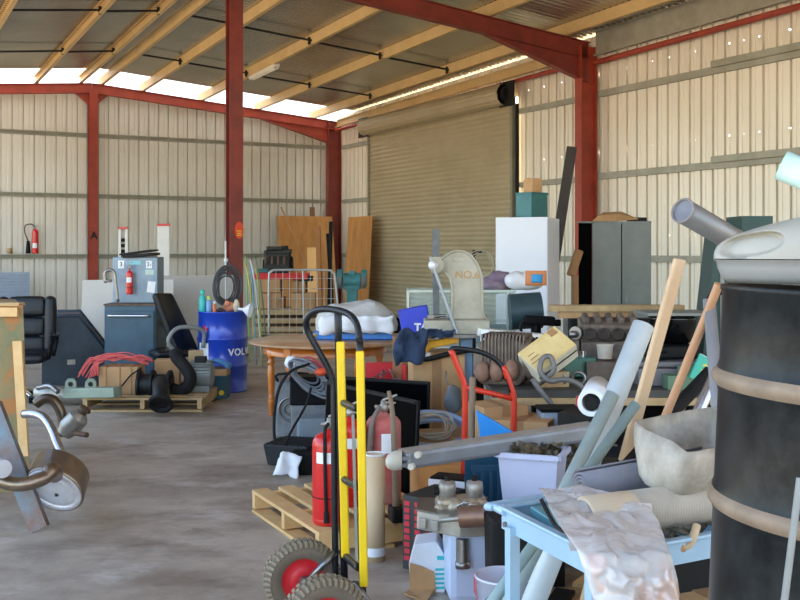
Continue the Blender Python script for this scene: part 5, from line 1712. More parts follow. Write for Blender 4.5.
# finned motor
M_brn = mat('brown_casting', '7d6f62', 0.6, 0.3, '5c4f45', 10, 0.7, bump=0.4)
t = thing('gearbox', 'brown ribbed gearbox casting on the bench behind the red trolley frame', 'gearbox', V((0.72, 6.95, ZB)), -0.35)
b = B()
b.prism([(-0.20, 0.06), (-0.14, 0.0), (0.12, 0.0), (0.20, 0.10), (0.17, 0.30), (0.02, 0.34), (-0.10, 0.33), (-0.2, 0.22)], 0.22, (0, 0, 0))
b.obj('case', M_brn, t, bevel=0.02)
b = B()
for i in range(13):
    x = -0.13 + i * 0.024
    b.box((x, 0, 0.335 - abs(x - 0.0) * 0.05), (0.012, 0.24, 0.03), (0, 0.05, 0))
    b.box((x, -0.11, 0.24), (0.008, 0.03, 0.17))
b.obj('fin', M_brn, t)
b = B()
for k in range(3): b.ball((-0.12 + 0.1 * k, -0.14, 0.09 + 0.01 * k), 0.062, 12, (0.85, 0.8, 1.2))
b.obj('cylinder_lump', mat('rusty_casting', '94705c', 0.65, 0.2, '6e5142', 12, 0.7, bump=0.4), t)
b = B(); b.cyl((0.16, -0.02, 0.17), (0.21, -0.02, 0.18), 0.15, n=24); b.torus((0.205, -0.02, 0.18), (1, 0, 0.1), 0.14, 0.012, 28, 6); b.obj('end_cover', M_brn, t)
for i in range(10):
    a = 2 * PI * i / 10
    if i % 1 == 0:
        b = B(); b.cyl((0.21, -0.02 + math.cos(a) * 0.14, 0.18 + math.sin(a) * 0.14), (0.225, -0.02 + math.cos(a) * 0.14, 0.18 + math.sin(a) * 0.14), 0.012, n=6); b.obj('bolt', M_dark, t)
# beige tilted carton
t = thing('tilted_carton', 'cream and white flat-topped carton tilted on the workbench', 'box', W(548, 355, 6.75), 0)
_X = V((0.80, 0.25, 0.55)).normalized(); _Y = V((-0.55, 0.6, 0.45)); _Y = (_Y - _X * _Y.dot(_X)).normalized()
t.rotation_euler = Matrix((_X, _Y, _X.cross(_Y))).transposed().to_euler()
t.scale = (1.02, 0.92, 1.0); _WM[t.name] = Matrix.Translation(t.location) @ t.rotation_euler.to_matrix().to_4x4()
b = B(); b.box((0, 0, 0), (0.32, 0.24, 0.13), bev=0.004); b.obj('carton', mat('cream_card', 'ddd6c2', 0.6, 0, 'c2b89c', 6, 0.7), t)
b = B(); b.box((0, 0, 0.066), (0.315, 0.235, 0.006)); b.obj('yellow_top', mat('yellow_card', 'e3c98c', 0.6, 0, 'c9a868', 6, 0.6), t)
b = B()
for k in range(3): b.box((-0.1, -0.03 + 0.035 * k, 0.0705), (0.09 - 0.02 * k, 0.006, 0.002))
b.obj('printed_line', M_cardd, t)
b = B(); b.box((0.11, 0.08, 0.072), (0.05, 0.05, 0.015)); b.obj('brown_tape', M_cardd, t)
b = B(); b.box((0, -0.121, 0.01), (0.31, 0.003, 0.012)); b.obj('lid_seam', M_dark, t)
b = B(); b.box(V((1.02, 6.85, ZB + 0.05)), (0.2, 0.16, 0.10), (0, 0, 0.2)); solo(b, 'wooden_block', M_pined, 'wooden block propping the tilted cream carton', 'block')
# white long boxes behind the gearbox
t = thing('strip_light', 'white plastic trough lying behind the brown gearbox', 'trough', V((0.9, 7.9, ZB + 0.22)), 0.1)
b = B(); b.box((0, 0, 0.03), (0.62, 0.14, 0.06), (0, 0.10, 0), 0.01); b.obj('body', M_white, t)
b = B(); b.box((-0.22, -0.09, 0.03), (0.13, 0.09, 0.09), (0, 0.10, 0.7), 0.01); b.obj('end_box', M_wht, t)
b = B(); b.box(V((0.95, 7.95, ZB + 0.105)), (0.5, 0.3, 0.21)); solo(b, 'dark_carton', M_dark, 'dark carton behind the brown gearbox', 'box')
# green box + rings
t = thing('green_machine', 'small green machine with chrome knobs beside the engine block', 'machine', V((1.27, 7.3, ZB)), 0.1)
b = B(); b.box((0, 0, 0.08), (0.24, 0.2, 0.14), bev=0.01); b.obj('body', mat('dark_green', '35685a', 0.4, 0.1, '28503f', 5, 0.5), t)
for kx in (-0.04, 0.04):
    b = B(); b.cyl((kx, -0.02, 0.15), (kx, -0.02, 0.19), 0.025, n=14); b.obj('knob', M_chr, t)
for k in range(2):
    b = B(); b.torus((1.07 + 0.13 * k, 6.80, ZB + 0.055), (0.3, 1, 0), 0.042, 0.012, 22, 8); solo(b, 'steel_ring', M_steel, ('ring nearest the gearbox' if k == 0 else 'ring nearest the green machine') + ', standing on the bench edge', 'ring')
# corrugated cable
b = B()
b.tube([V((0.93, 6.74, 0.75)), V((0.95, 6.6, 0.80)), V((1.0, 6.58, 0.86)), V((0.98, 6.6, 0.94)), V((0.93, 6.6, 0.93)), V((0.91, 6.58, 0.85)), V((0.97, 6.56, 0.79)), V((1.08, 6.55, 0.80)), V((1.19, 6.55, 0.74)), V((1.24, 6.54, 0.62)), V((1.20, 6.53, 0.52)), V((1.08, 6.53, 0.52)), V((0.99, 6.54, 0.63)), V((0.90, 6.56, 0.74)), V((0.86, 6.58, 0.80))], 0.018, 9, smooth=6)
solo(b, 'flexible_conduit', mat('conduit_grey', '77736f', 0.5, 0.1, '5d5a57', 20, 0.6), 'looped grey flexible conduit hanging over the bench front', 'conduit')

# engine block
t = thing('engine_block', 'dusty rusty engine block with exposed bores on the workbench', 'engine', V((1.62, 7.85, ZB)), -0.08)
M_blkd = mat('dusty_iron', '857466', 0.75, 0.15, '544a43', 9, 0.8, bump=0.6, bscale=25)
b = B(); b.box((0, 0, 0.11), (0.46, 0.34, 0.22), bev=0.02); b.box((0, 0.02, 0.29), (0.46, 0.26, 0.16), (0.2, 0, 0), 0.02); b.obj('block', M_blkd, t, sub=2, wobble=0.02, wscale=18)
for k in range(4):
    b = B(); b.lathe([(0.05, 0), (0.05, 0.02), (0.038, 0.022), (0.036, -0.01)], (-0.16 + 0.105 * k, -0.13, 0.27), (0, -0.9, 0.35), n=8); b.obj('bore', mat('bore_brown', '4c423b', 0.7, 0.2, '36302b', 9, 0.7), t)
for k in range(5):
    b = B(); b.box((-0.18 + 0.09 * k, 0.02, 0.385), (0.05, 0.16, 0.05), (0.2, 0, 0), 0.012); b.obj('valve_boss', M_blkd, t)
b = B(); b.cyl((-0.25, -0.08, 0.28), (-0.27, -0.12, 0.28), 0.05, n=16); b.ball((-0.29, -0.14, 0.27), 0.03); b.obj('pulley', M_steel, t)
b = B(); b.cyl((-0.24, 0, 0.15), (-0.28, 0, 0.15), 0.12, n=22); b.obj('end_plate', M_blkd, t)
# planks & round lid behind
for k, (x, z, l, m_, nm) in enumerate(((1.78, 1.155, 1.1, M_pined, 'upper'), (1.62, 1.10, 0.62, M_card, 'lower'))):
    b = B(); b.box((x, 8.35 + 0.02 * k, z), (l, 0.14, 0.05), (0, 0, 0.02)); solo(b, 'timber_board', m_, nm + ' timber board lying behind the engine block', 'board')
b = B(); b.box((1.85, 8.36, 0.535), (0.9, 0.16, 1.07)); solo(b, 'storage_trunk', M_dark, 'dark trunk under the timber boards', 'trunk')
t = thing('metal_drum', 'grey metal drum with lid beside the locker', 'drum', G(585, 9.3))
b = B(); b.lathe([(0.19, 0), (0.2, 0.01), (0.2, 0.35), (0.206, 0.36), (0.2, 0.37), (0.2, 0.75), (0.206, 0.76), (0.2, 0.77), (0.2, 1.08)], n=32); b.obj('shell', M_grey, t)
b = B(); b.lathe([(0.205, 1.07), (0.21, 1.09), (0.19, 1.10), (0.1, 1.105), (0.04, 1.13), (0.0, 1.135)], n=32); b.obj('lid', M_steel, t)
# white cup
t = thing('white_bucket', 'small white tub in front of the engine block', 'tub', W(605, 358.5, 7.3))
b = B(); b.lathe([(0.05, 0), (0.058, 0.09), (0.062, 0.095), (0.062, 0.10), (0.054, 0.10), (0.048, 0.01)], n=24, caps=False); b.lathe([(0.0, 0.001), (0.05, 0.0)], n=24); b.obj('tub', mat('dusty_white', 'd9cfbf', 0.6, 0, 'b59c80', 9, 0.6), t)
b = B(); b.lathe([(0.0, 0.08), (0.052, 0.08)], n=20, caps=False); b.obj('contents', M_brn, t)
b = B(); b.box((1.47, 7.3, ZB + 0.06), (0.3, 0.28, 0.12)); solo(b, 'brown_tray', M_brn, 'brown tray under the small white tub', 'tray')
# dark tub, grey case, tool
t = thing('black_tub', 'shiny black tub behind the wooden handle', 'tub', V((1.92, 7.15, 0.98)))
b = B(); b.lathe([(0.11, 0), (0.15, 0.03), (0.165, 0.17), (0.17, 0.19), (0.16, 0.19), (0.15, 0.05), (0.0, 0.04)], n=32); b.obj('tub', M_blkg, t)
b = B(); b.box((0, -0.02, 0.215), (0.46, 0.42, 0.018)); b.obj('board_lid', M_loc, t)
t = thing('grey_case', 'grey hard case on the workbench behind the leaning plank', 'case', V((1.85, 7.0, ZB)))
b = B(); b.box((0, 0, 0.06), (0.50, 0.4, 0.12), bev=0.01); b.obj('lower_shell', mat('case_grey', '6e6a6c', 0.5, 0, '5c585a', 5, 0.5), t)
b = B(); b.box((0, 0, 0.145), (0.50, 0.4, 0.04), bev=0.015); b.obj('lid', mat('case_grey', '6e6a6c'), t)
b = B(); b.box((1.88, 7.0, ZB + 0.215), (0.36, 0.2, 0.09), (0, 0, 0.15), 0.02); b.cyl((1.72, 6.86, ZB + 0.20), (1.80, 6.88, ZB + 0.2), 0.03, n=12)
solo(b, 'power_tool', M_blk, 'black power tool lying on the grey hard case', 'power tool')
t = thing('green_book', 'turquoise booklet with a yellow numeral propped on the bench', 'book', W(703, 370, 6.66))
t.rotation_euler = (-0.1, math.radians(28), 0.1); _WM[t.name] = Matrix.Translation(t.location) @ t.rotation_euler.to_matrix().to_4x4()
b = B(); b.box((0, 0, 0), (0.13, 0.02, 0.17)); b.obj('cover', mat('book_green', '3fb59a', 0.5), t)
b = B(); b.box((0.0, 0.0, 0.0865), (0.125, 0.016, 0.004)); b.obj('pages', M_lab, t)
text_obj('numeral', '2', M_yel, 0.07, t, (0, -0.0115, 0.01), (PI / 2, 0, 0), 0.001, bold=0.003)
b = B(); b.box((1.93, 6.72, ZB + 0.045), (0.34, 0.14, 0.09), (0, 0, 0)); b.box((1.95, 6.72, ZB + 0.12), (0.2, 0.08, 0.06), (0, 0, 0.1))
solo(b, 'green_parts_box', mat('olive_box', '5e7a5e', 0.6), 'olive green parts box holding up the turquoise booklet', 'box')

# stuff in front of the bench, on the floor
carton(497, 6.45, 0.0, 0.30, 0.3, 0.66, 'tall carton between the red trolley rails', rz=0.3)
carton(525, 6.30, 0.0, 0.36, 0.34, 0.60, 'tall carton with bent flap beside the red trolley', rz=-0.35)
t = thing('pale_box', 'pale blue-grey plastic box under the looped conduit', 'box', G(558, 6.35), 0.05)
b = B(); b.box((0, 0, 0.32), (0.24, 0.2, 0.64), bev=0.01); b.obj('body', mat('pale_grey_blue', 'a3b2c4', 0.5, 0, '8f9db0', 4, 0.5), t)
b = B(); b.box((0, 0, 0.645), (0.25, 0.21, 0.02)); b.obj('lid', M_blk, t)
b = B(); b.cyl(G(579, 6.2, 0.0), W(578.5, 396, 6.2), 0.016, n=10); solo(b, 'red_pole', M_redp, 'short red pole standing beside the pale blue-grey box', 'pole')
b = B(); b.lathe([(0.0, 0.02), (0.12, 0.0), (0.17, 0.03), (0.2, 0.30), (0.21, 0.30), (0.18, 0.02)], G(622, 5.3, 0.35), n=28, caps=False)
t = None
bk_ = solo(b, 'black_bucket', M_blk, 'black bucket with wire handle below the leaning pipes', 'bucket')
b = B(); cc = G(622, 5.3, 0.62); b.tube([cc + V((math.cos(a) * 0.2, -0.12 * math.sin(a), -0.13 * math.sin(a))) for a in [PI * i / 10 for i in range(11)]], 0.006, 6); b.obj('wire_handle', M_steel, bk_, world=True)
b = B(); b.box(G(625, 5.35, 0.175), (0.5, 0.4, 0.35)); solo(b, 'brown_crate', M_rust, 'brown crate under the black bucket', 'crate')

# red trolley frame
M_redf = mat('trolley_red', 'd8391f', 0.35, 0, 'b92c18', 6, 0.5)
t = thing('sack_trolley', 'red tubular sack trolley with black curved top in front of the gearbox', 'hand truck', G(480, 6.15))
YR = 6.15
def q(px, py, Y=YR): return W(px, py, Y)
b = B(); b.tube([q(451, 350), q(456, 362), q(462, 377), q(465, 388), q(465, 420), q(463.5, 470), q(463, 511)], 0.019, 10, smooth=3); b.obj('side_rail', M_redf, t, world=True)
b = B(); b.tube([q(503, 366), q(508, 378), q(512, 390), q(514, 402), q(513.5, 440), q(512, 480), q(511, 511)], 0.019, 10, smooth=3); b.obj('side_rail', M_redf, t, world=True)
b = B(); b.tube([q(450.5, 351), q(453, 348.5), q(463, 349), q(478, 351.5), q(490, 356), q(498, 362), q(504, 370), q(508, 380), q(511, 392)], 0.016, 10, smooth=4); b.obj('top_handle', M_tru, t, world=True)
b = B(); b.tube([q(465, 387), q(514, 399)], 0.017, 10); b.obj('crossbar', M_redf, t, world=True)
b = B(); b.tube([q(464, 480), q(512, 484)], 0.017, 10); b.obj('crossbar', M_redf, t, world=True)
b = B(); b.box(G(487, 6.02, 0.02), (0.32, 0.26, 0.012)); b.obj('toe_plate', M_redf, t, world=True)
for px in (455, 521):
    b = B(); b.cyl(G(px - 2, 6.3, 0.1), G(px + 3, 6.3, 0.1), 0.1, n=22); b.obj('wheel', M_rub, t, world=True)
# wooden handle
t = thing('wooden_stick', 'weathered wooden handle standing in front of the red trolley', 'stick', G(471, 5.9))
b = B(); b.cyl(G(470.5, 5.9, 0.02), W(472.5, 377, 5.9), 0.019, 0.018, n=12); b.obj('shaft', mat('old_handle', '8a745e'), t, world=True)
b = B(); b.cyl(G(470.5, 5.9, 0.0), G(470.5, 5.9, 0.12), 0.024, n=12); b.obj('socket', M_dark, t, world=True)
# blue dust pan
b = B(); b.prism([(0, 0), (0.24, -0.14), (0.15, -0.16), (0.05, -0.70), (0.03, -0.70), (0.02, -0.12)], 0.05, W(476, 410, 5.85)); solo(b, 'blue_scoop', mat('bright_blue', '2a8fe0', 0.4), 'bright blue plastic scoop leaning beside the wooden handle', 'scoop', bevel=0.006)
# small cartons on the floor
carton(438, 6.25, 0.0, 0.30, 0.26, 0.33, 'orange-brown carton under the white box', mat('orange_card', 'c98f52', 0.8, 0, 'b07840', 5, 0.5), 0.2, tape=False)
t = thing('white_box', 'small white box with dark top behind the engine part', 'box', G(452, 5.95, 0.14), -0.4)
b = B(); b.box((0, 0, 0.09), (0.24, 0.16, 0.14), bev=0.004); b.obj('body', M_wht, t)
b = B(); b.box((0, 0, 0.166), (0.22, 0.14, 0.012)); b.obj('top', M_blk, t)
carton(452, 5.95, 0.0, 0.28, 0.24, 0.138, 'flat brown carton on the floor under the small white box', rz=-0.3, tape=False)
t = thing('net_crate', 'dark blue slotted crate behind the white tub', 'crate', G(495, 5.6), 0.1)
b = B(); b.box((0, 0, 0.06), (0.30, 0.24, 0.12)); b.obj('base', mat('navy_plastic', '1d4a66', 0.45), t)
for i in range(7):
    b = B(); b.box((-0.135 + i * 0.045, -0.115, 0.28), (0.016, 0.012, 0.34)); b.obj('slat', mat('navy_plastic', '1d4a66'), t)
b = B(); b.box((0, -0.115, 0.46), (0.30, 0.016, 0.03)); b.obj('rim', mat('navy_plastic', '1d4a66'), t)
b = B(); b.box((0, 0.115, 0.30), (0.30, 0.012, 0.36)); b.obj('back_wall', mat('navy_plastic', '1d4a66'), t)
# tub with scraps
t = thing('plastic_tub', 'white translucent plastic tub full of scrap under the long grey channel', 'tub', G(533, 5.05, 0.0), -0.35)
M_tub = mat('lilac_white', 'd3d8f2', 0.35, 0, 'c0c6e2', 4, 0.4)
def tubshell(b, w0, d0_, w1, d1_, z0, z1, th):
    lo = [(-w0, -d0_), (w0, -d0_), (w0, d0_), (-w0, d0_)]; hi = [(-w1, -d1_), (w1, -d1_), (w1, d1_), (-w1, d1_)]
    A_ = [b._v((x, y, z0)) for x, y in lo]; C_ = [b._v((x, y, z1)) for x, y in hi]
    A2 = [b._v((x * (1 - th), y * (1 - th), z0 + 0.01)) for x, y in lo]; C2 = [b._v((x * (1 - th), y * (1 - th), z1)) for x, y in hi]
    for i in range(4):
        j = (i + 1) % 4
        b.face([A_[i], A_[j], C_[j], C_[i]]); b.face([A2[i], A2[j], C2[j], C2[i]]); b.face([C_[i], C_[j], C2[j], C2[i]])
    b.face(A_); b.face(A2)
b = B(); tubshell(b, 0.12, 0.09, 0.15, 0.125, 0.28, 0.645, 0.05); b.obj('tub', M_tub, t, bevel=0.015)
b = B()
for (p, q_) in (((-0.155, -0.13), (0.155, -0.13)), ((0.155, -0.13), (0.155, 0.13)), ((0.155, 0.13), (-0.155, 0.13)), ((-0.155, 0.13), (-0.155, -0.13))): b.bar((*p, 0.635), (*q_, 0.635), 0.022, 0.024)
b.obj('rim', M_tub, t)
b = B(); b.box((0, 0, 0.14), (0.28, 0.24, 0.28)); 
for v_ in b.bm.verts: v_.co += G(533, 5.05)
solo(b, 'dark_crate', M_dark, 'dark crate on the floor under the white tub', 'crate')
b = B()
random.seed(21)
for k in range(60):
    c = V((random.uniform(-0.12, 0.12), random.uniform(-0.1, 0.1), 0.58 + random.uniform(0, 0.10)))
    b.box(c, (random.uniform(0.02, 0.06), random.uniform(0.015, 0.05), random.uniform(0.01, 0.04)), (random.uniform(0, 3), random.uniform(0, 3), random.uniform(0, 3)))
b.box((0, 0, 0.52), (0.24, 0.2, 0.14))
for v_ in b.bm.verts: v_.co = (Matrix.Rotation(-0.35, 3, 'Z') @ v_.co) + G(533, 5.05)
sc_ = solo(b, 'scrap_metal', mat('scrap', '75674f', 0.6, 0.3, '2b2723', 25, 0.9), 'mixed small scrap metal filling the white tub', 'scrap'); sc_['kind'] = 'stuff'

# heap behind the tub
random.seed(8)
b = B()
b.box((0, 0, 0.27), (0.42, 0.34, 0.54))
for k in range(90):
    c = V((random.uniform(-0.2, 0.2), random.uniform(-0.17, 0.15), 0.53 + random.uniform(0, 0.07)))
    b.box(c, (random.uniform(0.02, 0.09), random.uniform(0.015, 0.05), random.uniform(0.01, 0.04)), (random.uniform(0, 3), random.uniform(0, 3), random.uniform(0, 3)))
for v_ in b.bm.verts: v_.co += G(578, 5.45)
_h = solo(b, 'scrap_heap', mat('scrap_tan', '9a8a70', 0.7, 0.2, '35302a', 22, 0.9), 'heap of tan and black scrap between white tub and leaning pipes', 'scrap'); _h['kind'] = 'stuff'
# odd bits lying about the floor between the cartons
for k, (px, Y, L_, m_, nm, z_) in enumerate(((482, 5.25, 0.42, M_dark, 'black flat bar', 0.3), (470, 5.3, 0.4, M_steel, 'thin steel strip', 0.33), (490, 5.2, 0.36, M_rust, 'rusty steel bar', 0.31))):
    b = B(); b.bar(G(px - 12, Y, z_), G(px + 16, Y + 0.1, z_ - 0.03 + 0.02 * k), 0.05 - 0.015 * k, 0.012)
    solo(b, 'metal_bar', m_, nm + ' lying behind the carburettor', 'bar')
b = B(); b.box(G(484, 5.3, 0.14), (0.40, 0.3, 0.28), (0, 0, 0.2)); solo(b, 'grey_carton', M_brn, 'grey-brown carton under the loose bars behind the carburettor', 'box')
# long channel
t = thing('light_fitting', 'long dusty grey metal channel with pale rounded end cap lying across the tub', 'light fitting', W(490, 470, 5.0))
c0, c1 = W(402, 459.5, 4.80), W(592, 431, 5.25)
M_chan = mat('channel_grey', '8f9399', 0.45, 0.35, '75716c', 5, 0.6)
b = B(); b.bar(c0, c1, 0.11, 0.085, bev=0.02); b.obj('body', M_chan, t, world=True)
b = B(); b.bar(c0 + V((0, 0, 0.040)), c1 + V((0, 0, 0.040)), 0.085, 0.008); b.obj('dusty_top', mat('channel_dust', 'a3978a', 0.7, 0, '857a6e', 6, 0.6), t, world=True)
for k in (-0.018, 0.014):
    b = B(); b.bar(c0 + V((0, -0.052, k)), c1 + V((0, -0.052, k)), 0.01, 0.016); b.obj('rib', M_chan, t, world=True)
b = B(); e_ = (c0 - c1).normalized()
ringsE = []
for f, r in ((0, 1.0), (0.03, 1.0), (0.055, 0.9), (0.075, 0.65), (0.085, 0.3)):
    cc = c0 + e_ * f
    ringsE.append([b._v(cc + V((0, 1, 0)) * (0.055 * r * x) + V((0, 0, 1)) * (0.046 * r * z)) for x, z in [(math.cos(2 * PI * i / 20) * 1.0, math.sin(2 * PI * i / 20)) for i in range(20)]])
for r0, r1 in zip(ringsE, ringsE[1:]): b.bridge(r0, r1)
b.face(ringsE[0]); b.face(ringsE[-1])
b.obj('end_cap', mat('yellowed_plastic', 'd6d0c0', 0.4, 0, 'bdb6a0', 7, 0.5), t, world=True)
for k, (dx, dz) in enumerate(((0.08, 0.035), (0.05, -0.02))):
    b = B(); b.cyl(c0 + V((dx, -0.05, dz)), c0 + V((dx - 0.01, -0.070, dz)), 0.016, n=14); b.obj('cap_screw', mat('yellowed_plastic', 'd6d0c0'), t, world=True)

# black and red carton
t = thing('printed_carton', 'black carton with red printed side behind the car part', 'box', G(424, 5.2), -0.62)
b = B(); b.box((0, 0.1, 0.19), (0.20, 0.30, 0.38), bev=0.005); b.obj('carton', mat('black_card', '2b2a28', 0.6, 0, '3e3b36', 6, 0.5), t)
for k in range(3):
    b = B()
    for j in range(9): b.box((-0.0705 + 0.065 * k, -0.052, 0.34 - 0.035 * j), (0.034, 0.003, 0.024))
    b.obj('red_print', mat('print_red', 'c42436', 0.5), t)

# ---------------------------------------------------------------- car parts group on the floor
# white carton with stripes
t = thing('striped_carton', 'crushed white carton with turquoise stripes and open brown flap', 'box', G(431, 4.85), -0.08)
t.scale = (0.82, 0.9, 0.84)
b = B()
b.prism([(-0.12, 0.0), (0.08, 0.0), (0.09, 0.2), (0.03, 0.29), (-0.10, 0.27), (-0.13, 0.16)], 0.20, (0, 0.1, 0)); b.obj('carton', M_wht, t, bevel=0.006)
for k in range(5):
    b = B(); b.box((0.055, -0.002, 0.03 + 0.026 * k), (0.06, 0.004, 0.012), (0, -0.05, 0)); b.obj('turquoise_stripe', mat('turq_print', '35bfc4', 0.5), t)
b = B(); b.box((0.06, -0.002, 0.20), (0.05, 0.004, 0.022)); b.obj('turquoise_stripe', mat('turq_print', '35bfc4'), t)
b = B(); b.prism([(-0.125, 0.0), (0.03, 0.0), (0.02, 0.12), (-0.05, 0.15), (-0.125, 0.17)], 0.006, (0, -0.006, 0)); b.obj('brown_front', M_card, t)
b = B(); b.poly([(-0.13, -0.01, 0.015), (0.02, -0.01, 0.02), (-0.02, -0.17, 0.006), (-0.15, -0.11, 0.03)]); b.obj('flap', M_card, t, solid=0.008)
# white jerry container
M_can_ = mat('blue_white_plastic', 'ccd9f0', 0.35, 0, 'b9c6e0', 4, 0.4)
t = thing('plastic_container', 'large pale white plastic container below the flat aluminium housing', 'container', G(475, 4.72), 0.1)
b = B(); b.box((0, 0.1, 0.17), (0.25, 0.24, 0.34), bev=0.035); b.obj('body', M_can_, t)
b = B(); b.cyl((-0.07, 0.08, 0.34), (-0.07, 0.08, 0.365), 0.025, n=16); b.obj('cap', M_can_, t)
# radiator / housing
t = thing('intercooler', 'flat aluminium housing with downward pipe resting on the pale container', 'car part', W(457, 530, 4.75), 0.0)
t.rotation_euler = (0, 0.03, -0.12); _WM[t.name] = Matrix.Translation(t.location) @ t.rotation_euler.to_matrix().to_4x4()
b = B(); b.prism([(-0.20, 0.22), (-0.19, 0.0), (0.02, -0.10), (0.19, -0.03), (0.20, 0.2), (0, 0.24)], 0.085, (0, 0, 0.035), (1, 0, 0), (0, 1, 0)); b.obj('body', mat('pale_alu', 'c9c3b6', 0.45, 0.4, '9a9284', 9, 0.7, bump=0.2), t, bevel=0.006)
b = B(); b.prism([(-0.205, 0.225), (-0.195, -0.003), (0.02, -0.108), (0.195, -0.035), (0.205, 0.205), (0, 0.245)], 0.008, (0, 0, 0.083), (1, 0, 0), (0, 1, 0)); b.obj('rim', M_steel, t)
b = B(); b.cyl((0.03, -0.07, -0.02), (0.035, -0.08, -0.13), 0.030, n=22); b.pipe((0.035, -0.08, -0.12), (0.037, -0.083, -0.15), 0.035, 0.004, 22); b.obj('outlet_pipe', M_steel, t)
for k, x in enumerate((-0.16, -0.10)):
    b = B(); b.box((x, -0.035 - 0.03 * k, 0.03), (0.04, 0.012, 0.05), (0, 0, -0.45), 0.004); b.obj('bracket', M_alu, t)
# carburettor
t = thing('carburettor', 'twin aluminium carburettor with two upright cylinders on the flat housing', 'carburettor', W(461, 516, 4.85))
b = B(); b.box((0, 0, 0.05), (0.24, 0.13, 0.09), (0, 0, 0.1), 0.02); b.ball((-0.03, -0.05, 0.06), 0.045, 12); b.ball((0.05, -0.06, 0.055), 0.04, 12); b.ball((-0.1, -0.03, 0.03), 0.035); b.obj('body', mat('carb_alu', 'c5b8a2', 0.4, 0.5, '8a7a66', 16, 0.8, bump=0.4), t, wobble=0.008, wscale=20)
for k, x in enumerate((-0.07, 0.06)):
    b = B(); b.lathe([(0.04, 0.06), (0.042, 0.14), (0.038, 0.165), (0.012, 0.17), (0.012, 0.19)], (x, 0, 0.0), (0.03, 0, 1), n=22); u_ = b.obj('damper_cylinder', M_alu, t)
    b = B(); b.cyl((x + 0.004, 0, 0.16), (x + 0.005, 0, 0.195), 0.014, n=12); b.obj('cap', M_dark, u_)
b = B(); b.cyl((-0.13, 0, 0.12), (-0.09, 0, 0.12), 0.02, n=12); b.obj('dark_cap', M_dark, t)
b = B()
for k in range(6): b.torus((-0.01 + 0.018 * k, -0.10, 0.07 + 0.01 * math.sin(k)), (0, 1, 0.3), 0.012, 0.004, 12, 5)
b.obj('linkage', M_chr, t)
b = B(); b.cyl(W(460, 517, 4.58), W(486, 516, 4.55), 0.048, n=24); solo(b, 'brown_canister', mat('bronze_brown', '8a6a58', 0.4, 0.4, '6f5546', 6, 0.5), 'brown metal canister lying beside the carburettor', 'canister')
b = B(); b.cyl(W(440, 520, 4.62), W(462, 518, 4.6), 0.014, n=10); b.box(W(444, 516, 4.62), (0.05, 0.03, 0.02)); solo(b, 'aluminium_rod', M_alu, 'short aluminium rod lying on the flat housing', 'rod')
# red and black bag
t = thing('tool_bag', 'black bag with bright red base behind the blue trolley leg', 'bag', G(506, 4.45, 0.0), 0.1)
b = B(); b.box((0, 0, 0.3), (0.16, 0.2, 0.36), bev=0.02); b.obj('bag', M_rub, t, wobble=0.01)
b = B(); b.box((0.0, 0, 0.06), (0.22, 0.24, 0.12)); b.box((-0.02, -0.02, 0.16), (0.22, 0.22, 0.10), bev=0.01); b.obj('red_base', M_redp, t)
# clear bucket
M_clear = mat('clear_plastic', 'dfe2f2', 0.2, 0, 'c9cde2', 5, 0.4, alpha=0.55)
t = thing('measuring_jug', 'cloudy clear plastic bucket in front of the tool bag', 'bucket', G(503, 4.2))
b = B(); b.lathe([(0.085, 0.0), (0.092, 0.01), (0.112, 0.28), (0.118, 0.285), (0.118, 0.297), (0.108, 0.297), (0.088, 0.012)], n=40, caps=False); b.lathe([(0.0, 0.004), (0.088, 0.004)], n=40, caps=False); b.obj('bucket', M_clear, t)
b = B(); b.torus((0, 0, 0.292), (0, 0, 1), 0.114, 0.005, 40, 8); b.obj('rim', M_wht, t)
# ================================================================ pale blue trolley
M_lb = mat('pale_blue_paint', 'a6c4d8', 0.35, 0.05, '90b0c6', 4, 0.5)
TA = V((0.335, 3.31, 0)); LU = V((0.38, -0.925, 0)).normalized(); LW = V((0.879, 0.477, 0)).normalized()
TL, TW, TZ_ = 0.56, 0.58, 0.80
def tp(a, c, z=0.0): return TA + LU * a + LW * c + V((0, 0, z))
t = thing('tray_trolley', 'pale blue metal tray trolley loaded with pipes, hose and plastic', 'trolley', tp(TL / 2, TW / 2))
for z, nm in ((TZ_, 'upper_tray'), (0.30, 'lower_tray')):
    b = B()
    b.poly([tp(0, 0, z - 0.055), tp(TL, 0, z - 0.055), tp(TL, TW, z - 0.055), tp(0, TW, z - 0.055)])
    b.poly([tp(0, 0, z - 0.062), tp(TL, 0, z - 0.062), tp(TL, TW, z - 0.062), tp(0, TW, z - 0.062)])
    for (a0, c0_, a1, c1_) in ((0, 0, TL, 0), (TL, 0, TL, TW), (TL, TW, 0, TW), (0, TW, 0, 0)):
        b.bar(tp(a0, c0_, z - 0.03), tp(a1, c1_, z - 0.03), 0.006, 0.07)
        b.bar(tp(a0, c0_, z + 0.004), tp(a1, c1_, z + 0.004), 0.03, 0.012, bev=0.004)
    b.obj(nm, M_lb, t, world=True)
for a in (0.075, TL - 0.02):
    for c in (-0.005, TW + 0.005):
        b = B(); b.bar(tp(a, c, 0.09), tp(a, c, TZ_ - 0.04), 0.035, 0.035, up=LU); l_ = b.obj('leg', M_lb, t, world=True)
        b = B(); b.cyl(tp(a - 0.012, c, 0.05), tp(a + 0.012, c, 0.05), 0.05, n=20); b.obj('caster', M_rub, l_, world=True)
b = B(); b.tube([tp(0.03, -0.005, TZ_ - 0.005), tp(-0.035, -0.005, TZ_ - 0.005), tp(-0.06, 0.02, TZ_ - 0.005), tp(-0.06, TW - 0.02, TZ_ - 0.005), tp(-0.035, TW + 0.005, TZ_ - 0.005), tp(0.03, TW + 0.005, TZ_ - 0.005)], 0.014, 12, smooth=5)
b.obj('push_handle', M_lb, t, world=True)
